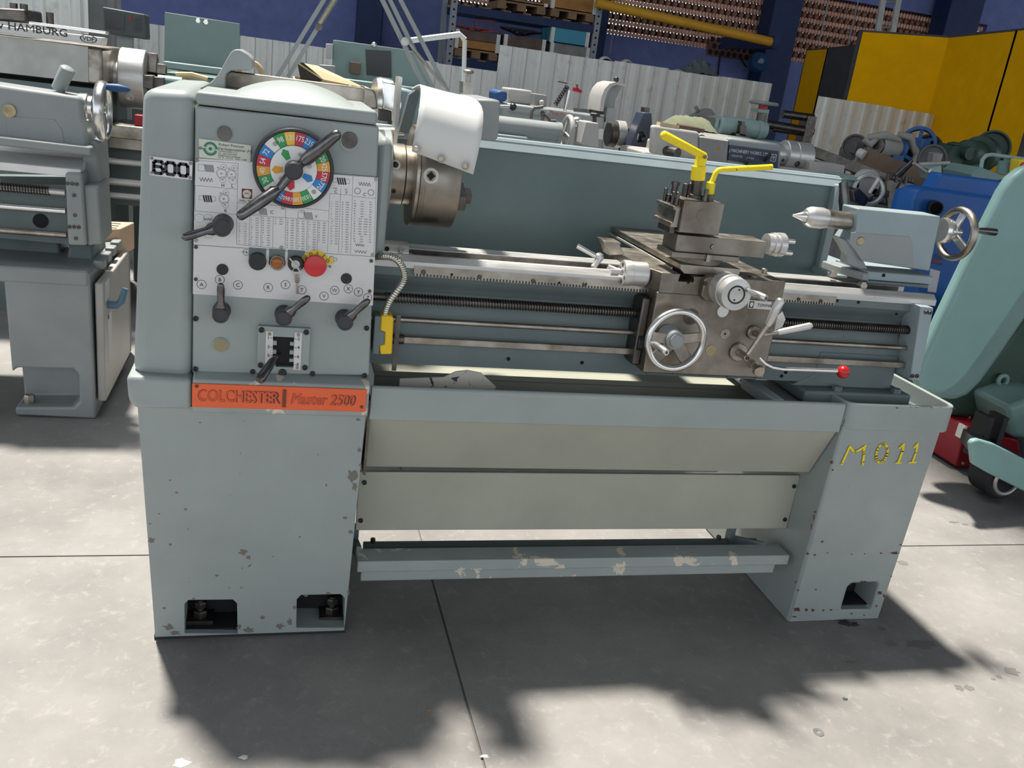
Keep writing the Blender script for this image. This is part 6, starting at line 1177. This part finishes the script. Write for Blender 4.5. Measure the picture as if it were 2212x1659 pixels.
# green cloth, brush, mint motor and valve wheel beyond
rows = []
c0, c1 = P(1442, 280, 4.7), P(1551, 284, 4.7)
for i in range(9): rows.append([(c0.x+(c1.x-c0.x)*k/14, 4.62+.30*i/8, c0.z-.004+(.085*min(1, 1.5*math.sin(math.pi*(k+.2)/14.4))+.006*math.sin(k*1.7+i))*math.sin(math.pi*(i+.3)/8.6)**.6) for k in range(15)])
g = G(); g.grid(rows); single(g, 'cloth', 'rag_green', 'green and grey cloth heaped over the cream lathe cover', 'cloth', sm=60)
T = thing('brush', 'pale paint brush with dark handle lying in front of the green cloth', 'brush', tuple(P(1460, 274, 4.56))); g = G(); g.bar(P(1422, 267, 4.56), P(1463, 275, 4.56), .05, .02); g.out('bristles', 'cardboard', T); g = G(); g.tube([P(1463, 275, 4.56), P(1490, 278, 4.56), P(1520, 282, 4.56)], [.022, .018, .012], 10); g.out('handle', 'rust', T)
MM = thing('mint_motor', 'mint green motor with red-grey valve wheel behind the lathe with the blue name panel', 'motor', (P(1600, 280, 5.6).x, 5.6, 0))
p, q = P(1552, 273, 5.6), P(1652, 285, 5.6); g = G(); g.cyl((p.x, 5.6, q.z+.01), (q.x, 5.6, q.z+.01), .058, n=24, ch=.006); g.cyl((q.x-.07, 5.6, q.z+.01), (q.x-.04, 5.6, q.z+.01), .066, n=24); g.out('barrel', 'mint_paint', MM, sm=40)
g = G(); g.px([(1600, 270), (1613, 272), (1611, 294), (1598, 292)], 5.5, 5.56); g.px([(1602, 262), (1610, 263), (1609, 272), (1602, 271)], 5.5, 5.55); g.px([(1590, 288), (1620, 293), (1620, 297), (1590, 293)], 5.5, 5.6); g.out('pump', 'steel_dark', MM)
g = G(); g.tube([P(1548, 275, 5.6), P(1551, 258, 5.6), P(1575, 257, 5.6), P(1590, 270, 5.6)], .016, 8); g.tube([P(1545, 248, 5.6), P(1550, 262, 5.6)], .008, 8); g.out('lever', 'mint_paint', MM)
vx = P(1650, 223, 5.6); g = G(); g.ring(vx, (0, 0, 1), .085, .012, 32, 8); VW = g.out('valve_wheel', 'galvanised_dark', MM); g = G(); g.bar(vx-V((.085, 0, 0)), vx+V((.085, 0, 0)), .02, .01); g.cyl(vx-V((0, 0, .04)), vx, .03, n=16); g.out('wheel_hub', 'toolbox_red', VW)
g = G(); g.cyl(P(1648, 240, 5.6), P(1640, 283, 5.6), .034, n=14); g.out('screw_column', 'steel_dark', MM); g = G(); g.px([(1655, 236), (1662, 237), (1650, 296), (1640, 296)], 5.58, 5.66); g.px([(1640, 236), (1662, 238), (1661, 244), (1640, 243)], 5.55, 5.66); g.out('yoke', 'mint_paint', MM)
a = P(1560, 292, 5.6); g = G(); g.box(a.x-.05, a.x+.5, 5.5, 5.8, 0, a.z-.0); g.out('base', 'mint_paint', MM, bev=.01)
g = G(); g.px([(1520, 240), (1536, 235), (1548, 250), (1500, 252)], 6.1, 6.2); g.tube([P(1502, 230, 6.15), P(1508, 240, 6.15)], .014, 8); g.box(P(1510, 245, 6.15).x-.03, P(1510, 245, 6.15).x+.2, 6.1, 6.2, 0, P(1510, 250, 6.15).z); single(g, 'grey_fitting', 'galvanised_dark', 'small grey fitting standing behind the green cloth', 'fitting')
# pipes by the column
T = thing('pipe_stack', 'dark horizontal pipes stacked beside the blue column', 'pipes', tuple(P(1710, 270, 8.5)))
for a, b, r in (((1690, 246), (1756, 255), .04), ((1655, 268), (1755, 285), .045), ((1668, 278), (1752, 290), .03)): g = G(); g.cyl(P(*a, 8.5), P(*b, 8.5), r, n=14); g.out('pipe', 'steel_dark', T)
g = G(); q = P(1745, 272, 8.5); g.box(q.x-.05, q.x+.05, 8.45, 8.6, 0, P(1745, 250, 8.5).z); g.out('rack_leg', 'steel_dark', T)
# ---------------------------------------------------------------- junk machines at the right
def wheel(name, mat, x, y, Y, r, w, ax, label, cat, spokes=0, hubmat='steel_dark', leg=None, disc=True):
    c = P(x, y, Y); T = thing(name, label, cat, (c.x, c.y, 0)); R_ = r*mpp(c); a = V(ax).normalized(); g = G()
    if disc: g.rev([(0, -w*.3), (R_*.8, -w*.3), (R_*.86, -w/2), (R_, -w/2), (R_, w/2), (R_*.86, w/2), (R_*.8, w*.3), (0, w*.3)], c, a, 40); g.out('disc', mat, T, sm=40)
    else:
        g.rev([(R_*.82, -w/2), (R_, -w/2), (R_, w/2), (R_*.82, w/2)], c, a, 40, True); g.out('rim', mat, T, sm=40)
        _, u, v = frame(a)
        for k in range(spokes): t = 2*math.pi*k/spokes+.5; d_ = u*math.cos(t)+v*math.sin(t); g = G(); g.bar(c+d_*R_*.1, c+d_*R_*.85, R_*.2, w*.5, a.cross(d_)); g.out('spoke', mat, T)
    g = G(); g.cyl(c-a*w*.8, c+a*w*.8, R_*.2, n=20); g.out('hub', hubmat, T)
    g = G(); g.box(c.x-R_*.22, c.x+R_*.22, c.y+w, c.y+w+.10, 0, c.z-R_*.1); g.box(c.x-.04, c.x+.04, c.y-w, c.y+w+.05, c.z-.05, c.z+.05); g.out('stand', leg or mat, T, bev=.01)
    return T, c, R_
T, c, R_ = wheel('flywheel', 'junk_grey', 1846, 318, 6.6, 27, .07, (-.55, -.8, .1), 'dark grey flywheel with wrapped rags in front of the leaning sheet', 'flywheel', hubmat='rust')
for k in range(3): g = G(); g.tube([c+V((.05+.05*k, -.10, -.05)), c+V((.09+.05*k, -.13, .0)), c+V((.12+.05*k, -.1, -.07))], .03, 8); g.out('rag_wrap', 'rag_pale', T, sm=60)
g = G(); g.ring(c+V((.02, -.25, -.16)), (-.8, -.5, .1), .07, .012, 24, 8); g.out('red_ring', 'toolbox_red', T)
wheel('spoked_pulley', 'blue_enamel' if False else 'column_pulley', 1983, 312, 6.4, 37, .10, (-.62, -.75, .12), 'blue six-spoked pulley wheel in front of the leaning sheet', 'pulley', 6, 'blue_dark', disc=False) if 'column_pulley' in MAT else wheel('spoked_pulley', 'blue_pulley' if 'blue_pulley' in MAT else (paint('blue_pulley', (.03, .10, .26), .55, .2) and 'blue_pulley'), 1983, 312, 6.4, 37, .10, (-.62, -.75, .12), 'blue spoked pulley wheel in front of the leaning sheet', 'pulley', 6, 'blue_dark', disc=False)
wheel('rear_pulley', 'rubber', 2004, 322, 6.7, 30, .08, (-.62, -.75, .12), 'black wheel half hidden behind the blue spoked pulley', 'pulley', leg='steel_dark')
wheel('grey_disc', 'junk_grey', 2012, 343, 6.0, 30, .07, (-.4, -.9, .15), 'dull brown-grey disc below the blue pulley', 'disc', hubmat='rust', leg='galvanised_dark')
GM = thing('green_press', 'dark green belt machine with a big rusty-rimmed wheel before the yellow panels', 'machine', (P(2100, 350, 6.2).x, 6.2, 0))
c = P(2140, 322, 6.3); R_ = 37*mpp(c)
g = G(); g.rev([(R_*.3, -.03), (R_*.86, -.04), (R_*.9, -.07), (R_, -.07), (R_, .07), (R_*.9, .07), (R_*.86, .03), (R_*.3, .03)], c, (-.5, -.8, .15), 40); g.out('wheel', 'dark_green', GM, sm=40); g = G(); g.rev([(R_*1.0, -.06), (R_*1.02, -.06), (R_*1.02, .06), (R_*1.0, .06)], c, (-.5, -.8, .15), 40, True); g.out('wheel_tyre', 'rust', GM)
p = P(2085, 330, 6.1); g = G(); g.cyl(p, p+V((.45, .25, 0)), .10, n=24, ch=.01); g.cyl(p+V((.0, -.06, 0)), p, .05, n=16); g.cyl(p+V((.2, .1, 0)), p+V((.3, .16, 0)), .14, n=24); g.out('drum', 'dark_green', GM, sm=40)
g = G(); a = P(2075, 330, 6.1); g.px([(2040, 352), (2062, 312), (2110, 330), (2130, 420), (2060, 420)], 6.1, 6.6); g.box(a.x-.05, a.x+.7, 6.1, 6.7, 0, P(2090, 410, 6.1).z+.05); g.px([(2064, 310), (2080, 308), (2080, 314), (2064, 316)], 6.0, 6.1); g.out('frame', 'dark_green', GM, bev=.01)
MO = thing('wrapped_gearbox', 'blue and grey gearbox motor wrapped in pale rags, left of the blue pulley', 'gearbox', (P(1920, 330, 6.1).x, 6.1, 0))
p = P(1925, 318, 6.1); g = G(); g.cyl(p+V((-.13, -.02, 0)), p+V((.1, .04, 0)), .075, n=20, ch=.01); g.out('motor_body', 'rag_pale', MO); g = G(); g.cyl(p+V((-.155, -.03, 0)), p+V((-.13, -.02, 0)), .065, n=18); g.out('motor_end', 'steel_dark', MO)
g = G(); g.ring(p+V((.08, .03, 0)), (1, .25, 0), .075, .022, 24, 8); g.box(p.x+.0, p.x+.1, 6.05, 6.2, p.z-.26, p.z-.05); g.out('blue_casing', 'blue_pulley', MO)
for k, (a, b, c_) in enumerate((((-.22, 0, .05), (-.12, -.06, .08), (.02, -.05, .06)), ((.0, -.05, .10), (.1, -.06, .09), (.2, -.02, -.02)), ((.15, 0, .06), (.22, -.04, -.02), (.16, -.06, -.2)), ((-.25, 0, .03), (-.2, -.02, -.0), (-.14, -.03, .07)))): g = G(); g.tube([p+V(a), p+V(b), p+V(c_)], [.022, .032, .018], 8); g.out('rag_wrap', 'rag_pale', MO, sm=60)
g = G(); g.box(p.x-.12, p.x+.16, 6.1, 6.35, 0, p.z-.1); g.out('stand', 'galvanised_dark', MO, bev=.01)
# planks and bars
T = thing('plank', 'thick rusty brown beam slanting over the clutter', 'beam', tuple(P(1940, 365, 5.6))); g = G(); g.bar(P(1858, 338, 5.9), P(2040, 405, 5.3), .04, .13, (0, 1, 0)); g.out('beam', 'rust', T); g = G(); g.cyl(P(1855, 330, 5.9), P(1868, 336, 5.85), .035, n=12); g.out('beam_end', 'cap_white', T)
g = G(); g.box(P(1900, 380, 5.7).x-.05, P(1900, 380, 5.7).x+.05, 5.55, 5.7, 0, P(1920, 372, 5.6).z); g.out('trestle', 'rust', T)
T = thing('dark_bar', 'long dark steel bar slanting down behind the splash guard corner', 'bar', tuple(P(1830, 365, 5.0))); g = G(); g.bar(P(1742, 322, 5.3), P(1945, 400, 4.6), .03, .06, (0, 1, 0)); g.out('bar', 'steel_dark', T)
g = G(); q = P(1900, 392, 4.75); g.box(q.x-.04, q.x+.04, 4.75, 4.85, 0, q.z-.0); g.out('prop', 'steel_dark', T)
TT = thing('turret_lathe', 'black oily turret tool head with a slanting handle beside the blue machine', 'machine', (P(1950, 400, 4.6).x, 4.6, 0))
g = G(); g.px([(1912, 384), (1975, 394), (1985, 405), (1940, 470), (1915, 460)], 4.6, 4.95); g.out('tool_block', 'steel_dark', TT, bev=.01)
for k in range(9): p = P(1918+6.5*k, 380+1.0*k, 4.6+.03*(k % 3)); g = G(); g.cyl(p-V((0, 0, .03)), p+V((0, 0, .012)), .011, n=8); g.out('tool_screw', 'steel_dark', TT)
p, q = P(1940, 378, 4.6), P(1972, 348, 4.55); g = G(); g.tube([p, q], [.022, .015], 10); g.out('handle', 'lever_dark', TT)
g = G(); g.tube([P(1973, 352, 4.5), P(2001, 372, 4.5)], .009, 8); g.tube([P(1985, 355, 4.5), P(2050, 352, 4.5)], .011, 8); g.tube([P(2005, 373, 4.5), P(2010, 366, 4.5)], .009, 8); g.out('feeler_rods', 'steel', TT)
a = P(1915, 460, 4.6); g = G(); g.box(a.x-.02, a.x+.35, 4.65, 5.1, 0, P(1925, 455, 4.6).z); g.out('bed', 'steel_dark', TT, bev=.01)
g = G(); g.px([(2006, 362), (2034, 356), (2036, 385), (2010, 390)], 4.5, 4.6); g.out('mint_bracket', 'mint_paint', TT, bev=.006)
# small grey parts between guard corner and the turret
SM = thing('small_lathe', 'cluttered pale green carriage with dial disc and dark tool block past the guard corner', 'machine', (P(1860, 420, 4.2).x, 4.3, 0))
g = G(); g.px([(1826, 380), (1858, 384), (1856, 408), (1828, 404)], 4.2, 4.4); g.px([(1822, 384), (1860, 388), (1859, 392), (1822, 388)], 4.17, 4.4); g.out('tool_slide', 'mint_paint', SM, bev=.004)
p = P(1876, 398, 4.2); g = G(); g.cyl(p+V((0, .05, 0)), p, .075, n=32, ch=.006); g.out('dial_disc', 'machine_cream', SM); g = G(); g.ring(P(1876, 410, 4.15), (-.3, -.9, .3), .075, .012, 32, 8); g.out('disc_ring', 'steel', SM)
g = G(); g.tube([P(1898, 386, 4.1), P(1878, 418, 4.1)], .010, 8); g.out('rod', 'steel', SM); g = G(); g.px([(1842, 412), (1858, 408), (1880, 430), (1868, 446), (1846, 434)], 4.1, 4.25); g.out('tool_block', 'steel_dark', SM, bev=.004)
g = G(); g.px([(1820, 432), (1872, 438), (1920, 446), (1920, 470), (1820, 470)], 4.15, 4.45); g.px([(1886, 424), (1914, 428), (1914, 440), (1886, 436)], 4.2, 4.4); g.box(P(1870, 470, 4.2).x-.05, P(1870, 470, 4.2).x+.25, 4.25, 4.44, 0, P(1870, 455, 4.2).z); g.out('bed', 'galvanised_dark', SM, bev=.005)
for k in range(4): g = G(); p = P(1884+9*k, 414+2*k, 4.22); g.box(p.x-.015, p.x+.015, 4.2, 4.3, p.z-.012, p.z+.02); g.out('clamp', 'steel_dark', SM, bev=.002)
# blue machine
BM = thing('blue_machine', 'bright blue rounded machine cabinet with a black port, behind the tailstock', 'machine', (3.0, 3.6, 0))
YBm = 3.45
g = G(); g.px([(1966, 478), (1974, 432), (1980, 416), (1992, 407), (2006, 406), (2210, 436), (2214, 640), (2080, 940), (2020, 940)], YBm, 3.575); q = P(2080, 500, YBm); g.box(q.x, q.x+.55, 3.5, 4.0, .3, P(2080, 440, YBm).z); g.out('cabinet', 'blue_enamel', BM, bev=.035, seg=4)
g = G(); g.px([(2014, 408), (2028, 390), (2036, 375), (2215, 398), (2220, 435), (2014, 416)], YBm+.10, 3.64); g.out('top_cover', 'blue_enamel', BM, bev=.015)
p = P(2025, 450, YBm-.03); g = G(); g.rev([(.026, 0), (.032, 0), (.032, .05), (.026, .05)], p+V((0, .035, 0)), (-.35, -1, 0), 28, True); g.out('port_rim', 'black_plastic', BM, sm=40); g = G(); g.cyl(p+V((0, .034, 0)), p+V((-.004, .02, 0)), .027, n=24); g.out('port_hole', 'black_hole', BM)
g = G(); g.px([(2012, 548), (2036, 552), (2034, 574), (2012, 570)], YBm-.002, YBm+.001); BP = g.out('badge', 'blue_dark', BM); g = G(); g.text('ITALIA', P(2034, 568, YBm-.003), .013, 'r', bold=1, sx=.9); g.text('O', P(2034, 553, YBm-.003), .016, 'r', bold=1); g.out('badge_lettering', 'red_plastic', BP, sm=0, fix=False)
g = G(); g.px([(2010, 580), (2031, 586), (2022, 632), (2004, 630)], YBm-.002, YBm); g.out('paper_notice', 'paper', BM, sm=0)
a, b = P(2036, 900, 3.35), P(2075, 960, 3.1); g = G(); g.box(2.75, 3.6, 3.3, 4.0, 0, .40); g.out('plinth', 'blue_dark', BM, bev=.02)
# green bits above the blue machine
GB = thing('green_frame_machine', 'small green machine with tube rail, sloped box and yellow switch, above the blue cabinet', 'machine', (P(2150, 370, 4.6).x, 4.7, 0))
g = G(); g.tube([P(2118, 368, 4.6), P(2122, 345, 4.6), P(2130, 336, 4.6), P(2142, 334, 4.6), P(2220, 345, 4.6)], .012, 10); g.out('tube_rail', 'mint_paint', GB, sm=60)
g = G(); g.px([(2098, 375), (2118, 361), (2148, 372), (2180, 385), (2140, 392), (2098, 386)], 4.55, 4.8); g.out('sloped_box', 'machine_green', GB, bev=.004)
g = G(); p, q = P(2182, 380, 4.6), P(2186, 350, 4.6); g.cyl(V((p.x, 4.65, p.z)), V((p.x, 4.65, q.z)), .05, n=22, ch=.004); g.cyl(V((p.x, 4.65, q.z)), V((p.x, 4.65, q.z+.02)), .025, n=16); g.out('canister', 'mint_paint' if False else 'machine_green', GB)
g = G(); g.px([(2204, 346), (2216, 344), (2216, 376), (2200, 380)], 4.5, 4.58); g.out('yellow_switch', 'yellow_sign', GB, bev=.006); g = G(); p = P(2211, 358, 4.49); g.ball(p, .02, 14, 10); g.out('red_button', 'red_plastic', GB)
a = P(2098, 386, 4.55); g = G(); g.box(a.x, a.x+.6, 4.6, 4.9, 0, a.z+.02); g.out('base', 'dark_green', GB)
# big green swoop machine at the right edge
GD = thing('green_machine', 'large pale green machine with a swooping curved column, at the right edge', 'machine', (2.7, 2.9, 0))
pts = [(2330, 345), (2250, 352), (2214, 366), (2190, 385), (2170, 415), (2130, 495), (2085, 585), (2035, 690), (1995, 780), (1984, 812), (1988, 838), (2006, 850), (2036, 853), (2062, 842), (2090, 815), (2140, 745), (2212, 640), (2330, 470)]
g = G(); g.px(pts, 2.72, 2.78); g.out('curved_column', 'green_plate' if 'green_plate' in MAT else (paint('green_plate', (.21, .345, .33), .45, .06, (.5, .5, .48), .78, 10) and 'green_plate'), GD, bev=.02, seg=3)
off = [(x+32, y+14) for x, y in pts[5:]]
g = G(); g.px([(2160, 520)]+off[1:-1]+[(2400, 480), (2400, 420), (2230, 400)], 2.785, 2.86); g.out('column_back', 'machine_green', GD, bev=.03, seg=3)
g = G(); g.px([(2040, 862), (2100, 830), (2150, 770), (2215, 690), (2300, 690), (2300, 900), (2160, 892), (2110, 905), (2060, 900)], 2.95, 3.3); g.out('lower_casting', 'dark_green', GD, bev=.02)
p = P(2166, 822, 2.93); g = G(); g.ring(p, (0, 1, 0), .022, .009, 24, 8); g.out('lifting_lug', 'machine_green', GD); g = G(); g.px([(2150, 850), (2165, 835), (2180, 850), (2178, 880), (2148, 886)], 2.9, 2.96); g.out('lug_block', 'machine_green', GD, bev=.008)
g = G(); g.px([(2178, 880), (2230, 862), (2290, 862), (2290, 960), (2190, 945)], 2.75, 3.0); g.out('motor_housing', 'machine_green', GD, bev=.02)
g = G(); g.px([(2098, 960), (2104, 952), (2116, 950), (2150, 960), (2230, 1000), (2290, 1030), (2290, 1100), (2225, 1068), (2130, 1020), (2103, 1004)], 2.45, 2.475); g.out('belt_guard', 'green_plate', GD, bev=.006)
a = [P(x, y, 2.475) for x, y in ((2106, 952), (2290, 1030))]; g = G(); g.loft([a[0]+V((0, 0, -.01)), a[1]+V((0, 0, -.01)), a[1]+V((0, .3, -.0)), a[0]+V((.05, .12, .0))], [a[0]+V((0, 0, -.05)), a[1]+V((0, 0, -.05)), a[1]+V((0, .3, -.05)), a[0]+V((.05, .12, -.05))]); g.out('guard_inside', 'rubber', GD)
p = P(2158, 1028, 2.60); g = G(); g.cyl((p.x, 2.56, p.z), (p.x, 2.68, p.z), .085, n=36, ch=.012); g.out('wheel', 'rubber', GD); g = G(); g.ring((p.x, 2.556, p.z), (0, 1, 0), .055, .008, 32, 8); g.out('wheel_rim', 'steel', GD)
for x, y in ((2125, 905), (2156, 905)): g = G(); p, q = P(x, y, 2.7), P(x-4, y+50, 2.7); g.box(p.x-.012, p.x+.012, 2.66, 2.74, q.z-.06, p.z+.02); g.out('hanger', 'rubber', GD)
g = G(); g.box(P(2202, 1120, 2.7).x, 3.4, 2.3, 2.7, 0, .32); g.out('base', 'machine_green', GD, bev=.03); g = G(); g.box(3.5, 4.1, 2.8, 3.2, .0, .6); g.out('pillar', 'dark_green', GD, bev=.03)
# red toolbox
RT = thing('red_toolbox', 'dark red metal toolbox on the floor under the green machine', 'toolbox', (2.95, 2.95, 0))
a = onz = P(2064, 1005, Z=.02); q = [P(x, y, a.y) for x, y in ((2064, 1008), (2086, 923), (2200, 950), (2200, 1045))]
g = G(); g.prism([(p.x, max(.004, p.z)) for p in q], 'Y', a.y, a.y+.28); g.out('case', 'toolbox_red', RT, bev=.006); g = G(); g.box(q[1].x, q[1].x+.5, a.y-.006, a.y+.286, q[1].z-.012, q[1].z+.006); g.out('lid', 'toolbox_red', RT, bev=.004)
screw(RT, P(2080, 1000, a.y), .007, 'rivet', 'steel'); g = G(); p = q[1]; g.tube([(p.x+.1, a.y+.1, p.z), (p.x+.1, a.y+.1, p.z+.03), (p.x+.3, a.y+.1, p.z+.03), (p.x+.3, a.y+.1, p.z)], .006, 8); g.out('handle', 'steel', RT); g = G(); g.box(p.x-.012, p.x+.001, a.y-.008, a.y+.03, p.z-.05, p.z+.006); g.out('corner_iron', 'galvanised', RT)
# ---------------------------------------------------------------- on the floor
c = P(1767.5, 1582.5, Z=0); g = G(); g.rev([(.0055, 0), (.0125, 0), (.0125, .0022), (.0055, .0022)], c, (0, 0, 1), 28, True); single(g, 'washer', 'steel_bright', 'small shiny steel washer lying on the sunlit floor', 'washer', sm=40)
for x, y, r, lab, m in ((392, 1648, .011, 'white paint flake at the bottom of the floor', 'cap_white'), (1048, 1634, .006, 'small white crumb near the floor joint', 'cap_white'), (527, 1636, .006, 'tiny white crumb left of the lathe shadow', 'cap_white'), (927, 1534, .004, 'tiny orange leaf scrap in the shadow edge', 'crate_orange'), (1825, 1510, .005, 'tiny green scrap on the sunlit floor', 'dark_green'), (1826, 1346, .014, 'dark oily lump beside the right leg foot', 'rubber'), (1846, 1349, .010, 'small dark lump right of the oily one', 'rubber')):
    c = P(x, y, Z=0); g = G(); g.poly([(c.x+r*(1+.5*math.sin(k*2.3))*math.cos(k*math.pi/4)*1.6, c.y+r*math.sin(k*math.pi/4), .0) for k in range(8)]) if False else None
    A = [(c.x+1.5*r*(1+.4*math.sin(k*2.3+x))*math.cos(k*math.pi/4), c.y+r*(1+.3*math.cos(k*1.7+y))*math.sin(k*math.pi/4), .0005) for k in range(8)]; B = [(c.x+(p[0]-c.x)*.6, c.y+(p[1]-c.y)*.6, r*.35) for p in A]; g.loft(A, B); single(g, 'debris', m, lab, 'debris', sm=0)
def stain(x, y, rx, ry, rot=0):
    c = P(x, y, Z=0); k_ = P(x+10, y, Z=0); s_ = (k_-c).length/10; n = 14; pts = []
    for k in range(n):
        t = 2*math.pi*k/n; q = 1+.22*math.sin(k*2.1+x)+.15*math.sin(k*3.7+y); u, v = rx*s_*q*math.cos(t), ry*s_*1.7*q*math.sin(t); pts.append((c.x+u*math.cos(rot)-v*math.sin(rot), c.y+u*math.sin(rot)+v*math.cos(rot), .0006))
    return pts
st = [(2185, 1450, 15, 7), (2072, 1486, 8, 5), (2093, 1486, 9, 5), (2146, 1467, 5, 2), (2158, 1462, 6, 3), (1950, 1216, 10, 5), (1925, 1390, 12, 5), (1840, 1430, 14, 3), (1905, 1358, 9, 4), (1990, 1392, 34, 8), (2140, 1080, 22, 9), (2060, 1128, 10, 2), (2085, 1133, 6, 2)]
g = G()
for s_ in st: g.poly(stain(*s_))
g.out('oil_stains', 'oil_stain', FLOOR, kind='stuff', sm=0, fix=False)
